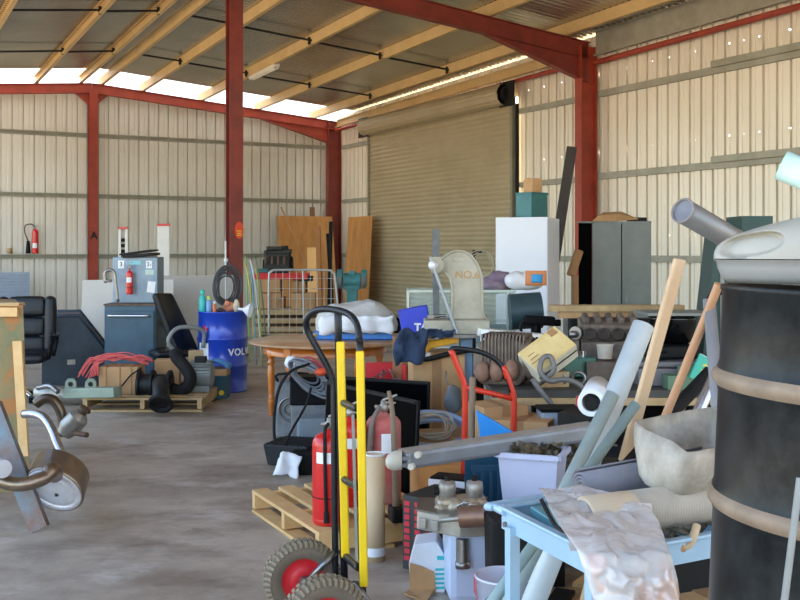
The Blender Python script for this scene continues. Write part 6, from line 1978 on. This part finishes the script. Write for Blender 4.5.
b = B(); c_ = tp(0.075, -0.03, TZ_ - 0.03); b.cyl(c_, c_ - LW * 0.008, 0.009, n=12); b.obj('bolt', M_steel, t, world=True)
# teal panel lying in the tray
b = B(); b.box(tp(0.14, 0.17, TZ_ - 0.02), (0.16, 0.20, 0.03), (0.1, 0, 0.4), 0.004); solo(b, 'sheet_metal', mat('pale_teal_metal', '6fa4ac', 0.35, 0.2), 'pale teal metal panel lying in the trolley tray', 'panel')
# odds and ends in the tray
random.seed(31)
b = B()
for k in range(26):
    c = tp(random.uniform(0.3, 0.5), random.uniform(0.32, 0.56), TZ_ - 0.045 + random.uniform(0, 0.05))
    d = V((random.uniform(-1, 1), random.uniform(-1, 1), random.uniform(-0.3, 0.3))).normalized() * random.uniform(0.02, 0.05)
    b.cyl(c - d, c + d, random.uniform(0.006, 0.014), n=7)
o_ = solo(b, 'small_fittings', mat('tan_fittings', '9c8c76', 0.6, 0.3, '5c5042', 25, 0.9), 'loose tan and grey small fittings in the trolley tray', 'fittings', wobble=0.008, wscale=30); o_['kind'] = 'stuff'
t2 = thing('pipe_elbow', 'tan branching pipe fitting in the trolley tray beside the black drum', 'pipe fitting', tp(0.5, 0.42, TZ_ - 0.05))
b = B(); b.tube([W(677, 548, 2.95), W(688, 545, 2.95), W(693, 537, 2.95), W(697, 525, 2.97)], 0.012, 10, smooth=4); b.obj('bend', M_tube, t2, world=True)
b = B(); b.cyl(W(676, 549, 2.95), W(683, 546, 2.95), 0.019, 0.017, n=14); b.obj('collar', M_card, t2, world=True)
# rolled mat
M_roll2 = mat('grey_mat', '86838a', 0.75, 0, '6c696f', 5, 0.6)
m0, m1 = W(580, 486, 3.22), W(706, 462, 3.42)
t2 = thing('rolled_mat', 'rolled dark grey mat lying across the pale blue trolley', 'mat', m0)
b = B()
ax_ = (m1 - m0).normalized(); xx_, yy_, _ = frame_of(ax_)
prev = None
N_ = 90
for i in range(N_ + 1):
    a = 2 * PI * 3.2 * i / N_
    r = 0.014 + 0.036 * i / N_
    p = xx_ * math.cos(a) * r + yy_ * math.sin(a) * r
    A_, C_ = b._v(m0 + p), b._v(m1 + p)
    if prev: b.face([prev[0], A_, C_, prev[1]], True)
    prev = (A_, C_)
b.obj('mat', M_roll2, t2, world=True, solid=0.006)
# ribbed hose
h0, h1 = W(627, 512, 2.98), W(716, 500, 3.14)
hd = (h1 - h0).normalized()
M_hose = mat('ribbed_hose', 'c2b6a4', 0.6, 0, 'a3988a', 6, 0.6)
t2 = thing('ribbed_duct', 'wide tan ribbed flexible duct lying in the trolley tray', 'duct', h0)
prof = []
Lh = (h1 - h0).length
n_ = 34
for i in range(n_):
    z = Lh * i / n_
    prof += [(0.056, z), (0.061, z + Lh / n_ * 0.3), (0.061, z + Lh / n_ * 0.5), (0.056, z + Lh / n_ * 0.8)]
b = B(); b.lathe(prof, h0, hd, n=36, caps=False); b.obj('ribbed_wall', M_hose, t2, world=True)
b = B(); b.lathe([(0.05, -0.16), (0.060, -0.155), (0.062, -0.02), (0.060, 0.01)], h0, hd, n=36, caps=False); b.obj('cuff', mat('hose_cuff', 'c4b096', 0.6, 0, 'b39f86', 6, 0.5), t2, world=True)
# trough
M_tr = mat('dusty_cast_pan', 'c2b9ab', 0.65, 0.1, '8d8576', 7, 0.9, bump=0.3, bscale=18)
t2 = thing('cast_pan', 'open dusty cast metal pan with wavy rim tilted on the ribbed duct', 'pan', W(672, 490, 3.1))
Yn, Yf = 3.02, 3.42
rim = [W(636, 421, 3.30), W(645, 429, 3.16), W(660, 436, 3.08), W(673, 441.5, 3.03), W(680, 447, 3.0), W(688, 452.5, 2.98), W(697, 451.5, 3.0), W(712, 448, 3.06), W(726, 445, 3.12), W(722, 408, 3.5), W(711, 407, 3.52), W(690, 410, 3.47), W(660, 416, 3.38)]
bot = [W(641, 462, 3.26), W(640, 474, 3.16), W(646, 483, 3.10), W(656, 489, 3.07), W(668, 493, 3.04), W(678, 494.5, 3.02), W(690, 493, 3.03), W(708, 488, 3.08), W(722, 485, 3.14), W(720, 462, 3.42), W(706, 463, 3.42), W(690, 463, 3.40), W(664, 464, 3.34)]
b = B()
secs = []
for f in (0, 0.25, 0.55, 0.85, 1.0):
    bulge = 0.012 * math.sin(f * PI)
    ring_ = []
    cen = sum(rim, V()) / len(rim)
    for r_, q_ in zip(rim, bot):
        p = r_.lerp(q_, f)
        o2 = (p - cen); o2.z = 0
        ring_.append(b._v(p + o2.normalized() * bulge))
    secs.append(ring_)
for r0, r1 in zip(secs, secs[1:]): b.bridge(r0, r1)
cb_ = sum(bot, V()) / len(bot)
inn = [b._v(cb_ + (p - cb_) * 0.85 + V((0, 0, -0.012))) for p in bot]
b.bridge(secs[-1], inn); b.face(inn)
b.obj('pan', M_tr, t2, world=True, solid=0.008)
# ---------------------------------------------------------------- crumpled bag
def bag_mat():
    m = bpy.data.materials.new('clear_film')
    m.use_nodes = True
    nt = m.node_tree; N, L = nt.nodes, nt.links
    bs = N['Principled BSDF']
    bs.inputs['Roughness'].default_value = 0.08
    bs.inputs['Specular IOR Level'].default_value = 0.9
    bs.inputs['Coat Weight'].default_value = 1.0
    bs.inputs['Coat Roughness'].default_value = 0.04
    bs.inputs['Alpha'].default_value = 0.55
    tc = N.new('ShaderNodeTexCoord')
    n = N.new('ShaderNodeTexNoise'); n.inputs['Scale'].default_value = 7; n.inputs['Detail'].default_value = 5
    L.new(tc.outputs['Object'], n.inputs['Vector'])
    mx = N.new('ShaderNodeMix'); mx.data_type = 'RGBA'
    mx.inputs['A'].default_value = (*hexc('efe9e4'), 1); mx.inputs['B'].default_value = (*hexc('e8ded8'), 1)
    L.new(n.outputs['Fac'], mx.inputs['Factor'])
    sp = N.new('ShaderNodeSeparateXYZ'); L.new(tc.outputs['Object'], sp.inputs[0])
    r1 = N.new('ShaderNodeMapRange'); r1.inputs['From Min'].default_value = 0.16; r1.inputs['From Max'].default_value = 0.05; L.new(sp.outputs['Z'], r1.inputs['Value'])
    n3 = N.new('ShaderNodeTexNoise'); n3.inputs['Scale'].default_value = 9; L.new(tc.outputs['Object'], n3.inputs['Vector'])
    r2 = N.new('ShaderNodeMapRange'); r2.inputs['From Min'].default_value = 0.50; r2.inputs['From Max'].default_value = 0.62; L.new(n3.outputs['Fac'], r2.inputs['Value'])
    r2.inputs['To Max'].default_value = 0.5
    mu = N.new('ShaderNodeMath'); mu.operation = 'MULTIPLY'; L.new(r1.outputs[0], mu.inputs[0]); L.new(r2.outputs[0], mu.inputs[1])
    mo = N.new('ShaderNodeMix'); mo.data_type = 'RGBA'; mo.inputs['B'].default_value = (*hexc('f0a478'), 1)
    L.new(mx.outputs['Result'], mo.inputs['A']); L.new(mu.outputs[0], mo.inputs['Factor']); L.new(mo.outputs['Result'], bs.inputs['Base Color'])
    v = N.new('ShaderNodeTexNoise'); v.inputs['Scale'].default_value = 13; v.inputs['Detail'].default_value = 3; v.inputs['Distortion'].default_value = 1.5
    L.new(tc.outputs['Object'], v.inputs['Vector'])
    bp = N.new('ShaderNodeBump'); bp.inputs['Strength'].default_value = 0.5; bp.inputs['Distance'].default_value = 0.02
    L.new(v.outputs['Fac'], bp.inputs['Height']); L.new(bp.outputs[0], bs.inputs['Normal'])
    return m
M_film = bag_mat()
# outline rows of the bag (left, right, depth) from its top to where it hangs down
rows = [(488, 538, 575, 3.10), (490, 540, 600, 3.05), (497, 545, 628, 2.98), (507, 549, 650, 2.90), (520, 556, 658, 2.80), (535, 566, 664, 2.70), (550, 577, 669, 2.62), (565, 582, 674, 2.58), (580, 587, 678, 2.56), (595, 592, 680, 2.55), (612, 597, 679, 2.55), (640, 606, 672, 2.56), (660, 618, 660, 2.58)]
def bagpt(u, v, side):
    f = v * (len(rows) - 1)
    i = min(int(f), len(rows) - 2)
    k = f - i
    r = [rows[i][j] * (1 - k) + rows[i + 1][j] * k for j in range(4)]
    px = r[1] + (r[2] - r[1]) * u
    bulge = (math.sin(u * PI) ** 0.6) * (0.07 if side > 0 else 0.03) * (0.35 + 0.65 * math.sin(min(1, v * 1.3 + 0.1) * PI * 0.8))
    p = W(px, r[0], r[3]) + V((0, -bulge if side > 0 else bulge, 0))
    nn = noise.noise_vector(p * 14) * 0.022 + noise.noise_vector(p * 34) * 0.010
    edge = math.sin(u * PI) ** 0.5
    return p + V((nn.x * edge, nn.y * (0.3 + edge), nn.z * edge))
t2 = thing('plastic_bag', 'crumpled clear plastic bag with orange contents spilling over the blue trolley', 'bag', W(625, 600, 2.58))
b = B()
b.grid(lambda u, v: bagpt(u, v, 1), 54, 64)
b.grid(lambda u, v: bagpt(u, v, -1), 20, 24)
bmesh.ops.remove_doubles(b.bm, verts=b.bm.verts[:], dist=1e-4)
b.obj('film', M_film, t2, world=True)
M_or = mat('orange_liner', 'ee8c50', 0.6, 0, 'd8b8a0', 6, 0.9)
b = B()
b.grid(lambda u, v: bagpt(0.06 + 0.16 * u * (0.6 + 0.4 * math.sin(v * 7)), 0.50 + 0.22 * v, 1) + V((0, 0.010, 0)), 8, 16)
b.obj('orange_liner', M_or, t2, world=True)
b = B()
b.grid(lambda u, v: bagpt(0.15 + 0.6 * u, 0.86 + 0.03 * math.sin(u * 5) + 0.12 * v, 1) + V((0, 0.010, 0)), 10, 8)
b.obj('orange_liner', M_or, t2, world=True)
b = B()
b.grid(lambda u, v: W(560 + 90 * u + 10 * v, 500 + 45 * v, 2.93 - 0.24 * v) + V((0, 0, -0.012)) + noise.noise_vector(V((u * 4, v * 4, 5))) * 0.01, 16, 10)
b.obj('white_liner', mat('film_inner', 'e6e0da', 0.6, 0, 'b8aa9e', 6, 0.8), t2, world=True)
b = B()
b.tube([W(541, 499, 3.0), W(549, 515, 2.98), W(556, 526, 2.95), W(566, 532, 2.9), W(571, 530, 2.9)], 0.006, 8, smooth=4); b.obj('dark_cord', M_rub, t2, world=True)

# ---------------------------------------------------------------- leaning pipes and poles
def lean_pipe(px0, py0, Y0, px1, py1, Y1, r, m, label, name='plastic_pipe', wall=0.004, solid_=False, r1=None):
    """from the open top towards a foot; carried down to the floor"""
    a, c = W(px0, py0, Y0), W(px1, py1, Y1)
    d = (c - a)
    k = (a.z - 0.03) / (a.z - c.z)
    foot = a + d * k
    b = B()
    if solid_: b.cyl(foot, a, r1 or r, r, n=20)
    else: b.pipe(foot, a, r, wall, 32)
    return solo(b, name, m, label, 'pipe' if not solid_ else 'pole')
M_pvc = mat('pvc_white', 'dbe4e6', 0.35, 0, 'b9c6ca', 3, 0.7)
M_pvcg = mat('pvc_grey', 'a9b8b6', 0.4, 0, '8b9b98', 4, 0.6)
lean_pipe(643.5, 325, 4.05, 582, 480, 3.85, 0.0435, M_pvc, 'thick white plastic pipe leaning with open top, widest of the pipes', wall=0.004)
lean_pipe(613, 394, 3.85, 570, 480, 3.72, 0.026, M_pvcg, 'grey plastic pipe leaning in front of the thick white pipe')
lean_pipe(636, 404, 3.72, 588, 470, 3.62, 0.020, mat('pvc_green_grey', '93a8a6', 0.4, 0, '7b8f8c', 4, 0.6), 'short green-grey pipe leaning nearest the wooden plank')
# wide plank
b = B(); a, c = W(680, 259, 3.75), W(624, 462, 3.9); d = c - a; k = (a.z - 0.02) / (a.z - c.z); foot = a + d * k
b.bar(foot, a, 0.048, 0.025, up=(0.35, -1, 0), bev=0.008)
solo(b, 'timber_post', mat('pale_timber', 'dcbd98', 0.6, 0, 'c4a079', 4, 0.5), 'pale square timber post leaning upright behind the cast pan', 'post')
lean_pipe(719, 284, 3.55, 668, 410, 3.75, 0.0155, mat('handle_wood', 'c99a74', 0.5, 0, 'b07f5a', 4, 0.5), 'round brown wooden handle leaning beside the black drum', name='broomstick', solid_=True)
lean_pipe(711, 371, 3.9, 676, 408, 3.9, 0.026, M_rub, 'short black rubber pipe leaning behind the wooden handle', name='rubber_pipe')
lean_pipe(722, 360, 3.7, 702, 404, 3.75, 0.022, mat('steel_tube', 'c2c8d4', 0.25, 0.9), 'shiny steel tube leaning between black pipe and black drum', name='steel_tube')
lean_pipe(709, 299, 3.6, 716, 385, 3.55, 0.022, mat('dull_grey_tube', '8e8c8e', 0.45, 0.1), 'dull grey tube standing upright beside the black drum', name='grey_tube', r1=0.016)
# white pipe pointing forward, with dark inside
b = B(); p0 = W(591, 403, 5.6); ax2 = V((0.26, 1.0, 0.0)).normalized()
b.pipe(p0, p0 + ax2 * 0.6, 0.075, 0.022, 36)
solo(b, 'lagged_pipe', M_wht, 'short fat white pipe end pointing forward behind the leaning pipes', 'pipe')
b = B(); b.ball(p0 + ax2 * 0.06, 0.045, 12); solo(b, 'pipe_shade', M_rub, 'black ball added as the shade inside the fat white pipe end', 'rag', wobble=0.03, wscale=18)  # black ball put in to stand for the shade inside the open pipe
b = B(); b.box(p0 + ax2 * 0.45 + V((0, 0.0, -0.33)), (0.34, 0.4, 0.44), (0, 0, -0.5)); 
solo(b, 'grey_chest', M_dark, 'dark chest under the fat white pipe', 'chest')
# black panel & tan board beside the plank
b = B(); b.bar(W(640, 462, 4.3), W(640, 462, 4.3) + V((0.35, 0.1, 0.16)), 0.02, 0.2); 
sb_ = solo(b, 'black_board', M_blk, 'black angled panel behind the pale timber post', 'panel')
b = B(); b.box(G(655, 4.35, 0.36), (0.5, 0.3, 0.72)); solo(b, 'dark_carton', M_dark, 'dark carton standing behind the rolled mat and cast pan', 'box')

# ---------------------------------------------------------------- black drum in front
DX, DY = 0.877, 1.96
M_drumb = mat('black_drum', '0d1012', 0.38, 0.1, '2c2f2f', 14, 0.8, coat=0.03, spec=0.2)
M_dust = mat('dust_ring', '96826c', 0.6, 0, '6c5b4a', 10, 0.7)
D0 = 0.62
t = thing('steel_drum', 'large black steel drum with dusty rolled ribs in front on a crate', 'drum', V((DX, DY, D0)), ry=0.045)
R = 0.288
z1, z2, z3 = 1.565 - D0, 1.385 - D0, 1.150 - D0
b = B()
b.lathe([(R - 0.01, 0), (R + 0.004, 0.008), (R, 0.02), (R - 0.006, 0.03), (R - 0.006, z3 - 0.032), (R - 0.002, z3 - 0.018)], n=96, caps=False)
b.lathe([(R - 0.002, z3 + 0.016), (R - 0.006, z3 + 0.03), (R - 0.006, z2 - 0.03), (R - 0.002, z2 - 0.018)], n=96, caps=False)
b.lathe([(R - 0.002, z2 + 0.016), (R - 0.006, z2 + 0.03), (R - 0.006, z1 - 0.012), (R - 0.002, z1 - 0.008), (R - 0.002, z1), (R - 0.004, z1 + 0.002), (R - 0.012, z1 - 0.012), (0, z1 - 0.012)], n=96, caps=False)
b.obj('shell', M_drumb, t)
for z in (z2, z3):
    b = B(); b.lathe([(R - 0.002, z - 0.018), (R + 0.005, z - 0.010), (R + 0.008, z), (R + 0.006, z + 0.008), (R - 0.002, z + 0.016)], n=96, caps=False)
    b.obj('rolled_rib', M_dust, t)
# wet red mark on the rib
b = B()
for i in range(5):
    a = -0.72 + 0.045 * i
    P_ = lambda a, z: (math.sin(a) * (R + 0.0085), -math.cos(a) * (R + 0.0085), z)
    b.poly([P_(a, z3 - 0.002), P_(a + 0.045, z3 - 0.002), P_(a + 0.045, z3 + 0.008), P_(a, z3 + 0.008)])
b.obj('red_scratch', M_redp, t)
t2 = thing('timber_crate', 'timber crate under the large black drum', 'crate', V((DX, DY, 0)))
b = B()
for x in (-0.28, 0.28):
    for y in (-0.28, 0.28): b.box((x, y, 0.29), (0.07, 0.07, 0.58))
b.obj('corner_post', M_pined, t2)
b = B(); b.box((0, 0, 0.60), (0.64, 0.64, 0.04))
for z in (0.12, 0.3, 0.48):
    for y in (-0.315, 0.315): b.box((0, y, z), (0.64, 0.02, 0.09))
    for x in (-0.315, 0.315): b.box((x, 0, z), (0.02, 0.64, 0.09))
b.obj('slats', M_pined, t2)
# thin pipe standing before the drum
b = B(); b.cyl(W(783, 612, 1.52), W(800, 478, 1.54), 0.0055, n=10); b.cyl(V((W(783, 612, 1.52).x, 1.52, 0)), W(783, 612, 1.52), 0.0055, n=10)
solo(b, 'thin_rod', M_grey, 'thin grey rod standing in front of the black drum', 'rod')

# ---------------------------------------------------------------- pale cowling on the drum
M_cowl = mat('cowl_grey', 'aaa69a', 0.5, 0, '99948a', 3, 0.5)
M_cowld = mat('cowl_dark', '8b8e90', 0.42, 0, '7b7e80', 4, 0.5)
zc_ = z1 + D0 + 0.004
t = thing('engine_cowling', 'pale grey rounded cowling with oval recess lying on the black drum', 'cowling', V((0.908, 1.95, zc_ + 0.012)), math.radians(-25))
Lc, Wc, Hc = 0.56, 0.36, 0.108
def cowl(u, v, grow=0.0):
    """u along the length (0 nose), v across from the near edge over the top to the far edge"""
    x = -0.285 + Lc * u
    nose = min(1.0, (u * 1.0 + 0.0015) ** 0.42)
    hgt = 0.018 + (Hc - 0.01) * (min(1, u / 0.62) ** 0.55) * (1 if u < 0.75 else 1 - 0.5 * ((u - 0.75) / 0.25) ** 2)
    wid = Wc / 2 * (0.30 + 0.70 * nose) * (1 - 0.25 * max(0, u - 0.8) / 0.2)
    a = PI * v
    ca, sa = math.cos(a), math.sin(a)
    y = -wid * math.copysign(abs(ca) ** 0.55, ca)
    z = 0.048 + hgt * abs(sa) ** 0.75
    return V((x, y, z))
b = B()
nu, nv = 120, 72
g = [[None] * (nv + 1) for _ in range(nu + 1)]
for i in range(nu + 1):
    for j in range(nv + 1):
        p = cowl(i / nu, j / nv)
        if j < nv / 2:
            ee = abs((p.x + 0.212) / 0.058) ** 2.6 + abs((p.z - 0.076 - 0.16 * (p.x + 0.212)) / 0.021) ** 2.4
            dd = 0.026 * max(0.0, min(1.0, (1.12 - ee) * 3.0))
            p = p + V((0.25 * dd, dd, 0))
        g[i][j] = b._v(p)
for i in range(nu):
    for j in range(nv):
        b.face([g[i][j], g[i + 1][j], g[i + 1][j + 1], g[i][j + 1]], True)
b.face([g[0][j] for j in range(nv + 1)])
b.face([g[nu][j] for j in range(nv + 1)])
b.obj('upper_shell', M_cowl, t)
# lower skirt
b = B()
secs = []
for z, k in ((0.046, 1.01), (0.044, 0.985), (0.03, 0.975), (0.012, 0.95), (0.0, 0.90)):
    ring_ = []
    for i in range(nu + 1):
        p = cowl(i / nu, 0.0); ring_.append(V((p.x * k, p.y * k, z)))
    for i in range(nu, -1, -1):
        p = cowl(i / nu, 1.0); ring_.append(V((p.x * k, p.y * k, z)))
    secs.append([b._v(p) for p in ring_])
for r0, r1 in zip(secs, secs[1:]): b.bridge(r0, r1)
b.face(secs[0]); b.face(secs[-1])
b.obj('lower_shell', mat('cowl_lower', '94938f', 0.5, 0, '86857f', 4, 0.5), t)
b = B()
b.tube([cowl(u_, 0.10) + V((0, -0.0015, 0)) for u_ in [i / 20 for i in range(7, 21)]], 0.0016, 6)
b.obj('seam', M_cowld, t)
for k, u_ in enumerate((0.38, 0.50)):
    b = B(); b.ball(cowl(u_, 0.20), 0.007, 10); b.obj('fixing', M_wht, t)

# wide grey metal tube behind the cowling
g0, g1 = W(682.5, 210.5, 3.05), W(772, 262, 3.35)
t = thing('metal_duct', 'wide dull grey tube with open end, raised above the cowling', 'duct', g1)
b = B(); b.pipe(g0, g0 + (g1 - g0).normalized() * 0.62, 0.038, 0.003, 40); b.obj('tube', mat('dull_tube', '858380', 0.4, 0.35, '6d6b68', 4, 0.6), t, world=True)
d_ = (g1 - g0).normalized()
b = B(); b.torus(g0, d_, 0.0375, 0.003, 40, 8); b.obj('end_ring', mat('duct_ring', '8f8682', 0.5), t, world=True)
b = B(); b.lathe([(0.0355, 0.006), (0, 0.008)], g0, d_, n=36, caps=False); b.obj('inner_plug', mat('duct_plug', '6f6c6c', 0.4, 0.2, '858287', 9, 0.7), t, world=True)
b = B(); q_ = g0 + d_ * 0.45; b.bar(V((q_.x, q_.y, 0)), V((q_.x, q_.y, q_.z - 0.03)), 0.05, 0.05); solo(b, 'steel_stand', M_dark, 'dark steel stand holding up the wide grey tube', 'stand')
# pale green translucent tube
k0, k1 = W(782, 165, 2.05), W(905, 216, 1.96)
t = thing('acrylic_tube', 'pale green translucent tube end slanting above the cowling', 'tube', k1)
b = B(); b.pipe(k0, k1, 0.031, 0.004, 36); b.obj('tube', mat('pale_green_plastic', 'd9f0e4', 0.2, 0, 'a9dcc2', 5, 0.5, alpha=0.85), t, world=True)
b = B(); b.torus(k0, k1 - k0, 0.0295, 0.0015, 36, 8); b.obj('end_ring', mat('green_edge', '8fc9aa', 0.3), t, world=True)
b = B(); b.bar(V((k1.x, k1.y, 0)), k1 - V((0, 0, 0.034)), 0.06, 0.06); solo(b, 'timber_prop', M_pined, 'timber prop under the pale green tube', 'prop')

# dark green rack behind the drum
M_dg = mat('rack_green', '24443e', 0.5, 0.1, '1c3430', 5, 0.6)
t = thing('green_cabinet', 'dark green slanted steel cabinet with hose loop behind the black drum', 'cabinet', G(735, 7.4))
def q(px, py, Y=7.4): return W(px, py, Y)
b = B()
A_ = [q(700, 356), q(716, 236), q(742, 236), q(742, 356)]
bk2 = V((0.05, 0.45, 0))
A_[0].z = 0; A_[3].z = 0; A_[0].x = q(690, 356).x
b.poly(A_); b.poly([p + bk2 for p in A_])
for i in range(4): b.poly([A_[i], A_[(i + 1) % 4], A_[(i + 1) % 4] + bk2, A_[i] + bk2])
b.obj('body', M_dg, t, world=True)
b = B(); b.box(q(749, 227), (0.22, 0.35, 0.15)); b.obj('top_box', M_dg, t, world=True)
b = B(); b.box(q(734, 225, 7.5), (0.3, 0.03, 0.04)); b.obj('top_rail', M_teal, t, world=True)
b = B(); b.bar(q(722, 262), q(722, 330), 0.03, 0.02); b.obj('edge_strip', M_grey, t, world=True)
b = B(); b.tube([q(712, 330, 7.3), q(707, 318, 7.3), q(710, 300, 7.25), q(722, 290, 7.25), q(732, 296, 7.25)], 0.03, 10, smooth=5); b.obj('hose_loop', M_rub, t, world=True)

# brown carton in the corner beside the drum
carton(742, 2.95, 0.0, 0.42, 0.36, 0.60, 'plain brown carton standing against the black drum crate', rz=0.4)
# timber scraps on the floor behind the trolley
for k, (px, Y, L_, rz_, m_, nm) in enumerate(((565, 4.75, 0.5, 0.6, M_pined, 'tan board'), (590, 4.55, 0.45, -0.5, M_card, 'brown board'), (556, 4.5, 0.4, 1.2, M_dark, 'dark board'), (598, 4.85, 0.4, 1.0, M_pine, 'pale board'))):
    b = B(); b.box(G(px, Y, 0.02 + 0.022 * k), (L_, 0.09, 0.02), (0.03, 0.0, rz_)); solo(b, 'scrap_board', m_, nm + ' scrap on the floor under the leaning pipes', 'board')
t = thing('spade', 'blue-grey steel spade on the floor under the trolley', 'shovel', G(572, 4.2))
b = B(); b.grid(lambda u, v: V((-0.14 + 0.28 * u, 0.05 - 0.2 * v + 0.05 * (2 * u - 1) ** 2, 0.05 + 0.03 * math.cos((u - 0.5) * 3) - 0.02 * v)), 12, 8); b.obj('blade', mat('blade_steel', '8b98a4', 0.35, 0.6), t, solid=0.004)
b = B(); b.cyl((0.1, 0.03, 0.07), (0.5, 0.3, 0.05), 0.018, n=10); b.obj('shaft', M_pined, t)
# ================================================================ camera, daylight
cd = bpy.data.cameras.new('camera')
cam = bpy.data.objects.new('camera', cd)
COL.objects.link(cam)
cam.location = (0, 0, EYE)
cam.rotation_euler = (PI / 2, 0, 0)
cd.sensor_fit = 'HORIZONTAL'
cd.sensor_width = 36.0
cd.lens = 36.0 * FOC / 800.0
cd.shift_y = -(300.0 - HZ) / 800.0
cd.clip_end = 500
sc = bpy.context.scene
sc.camera = cam

w = bpy.data.worlds.new('world')
sc.world = w
w.use_nodes = True
nt = w.node_tree
bg = nt.nodes['Background']
sky = nt.nodes.new('ShaderNodeTexSky')
sky.sky_type = 'NISHITA'
sky.sun_disc = False
sky.sun_elevation = math.radians(52)
sky.sun_rotation = math.radians(60)
sky.air_density = 1.2
sky.dust_density = 2.0
sky.altitude = 100
nt.links.new(sky.outputs[0], bg.inputs['Color'])
bg.inputs['Strength'].default_value = 0.29

sd = bpy.data.lights.new('sun', 'SUN')
sd.energy = 5.4
sd.angle = math.radians(0.6)
sd.color = (1.0, 0.95, 0.87)
sun = bpy.data.objects.new('sun', sd)
COL.objects.link(sun)
sdir = (-VD * 0.62 - UD * 0.15 + V((0, 0, 0.9))).normalized()
sun.rotation_euler = sdir.to_track_quat('Z', 'Y').to_euler()
sun.location = (0, 0, 20)

sc.view_settings.view_transform = 'Standard'
sc.view_settings.look = 'None'
sc.view_settings.gamma = 1.0
sc.view_settings.exposure = 1.72
sc.view_settings.use_curve_mapping = False
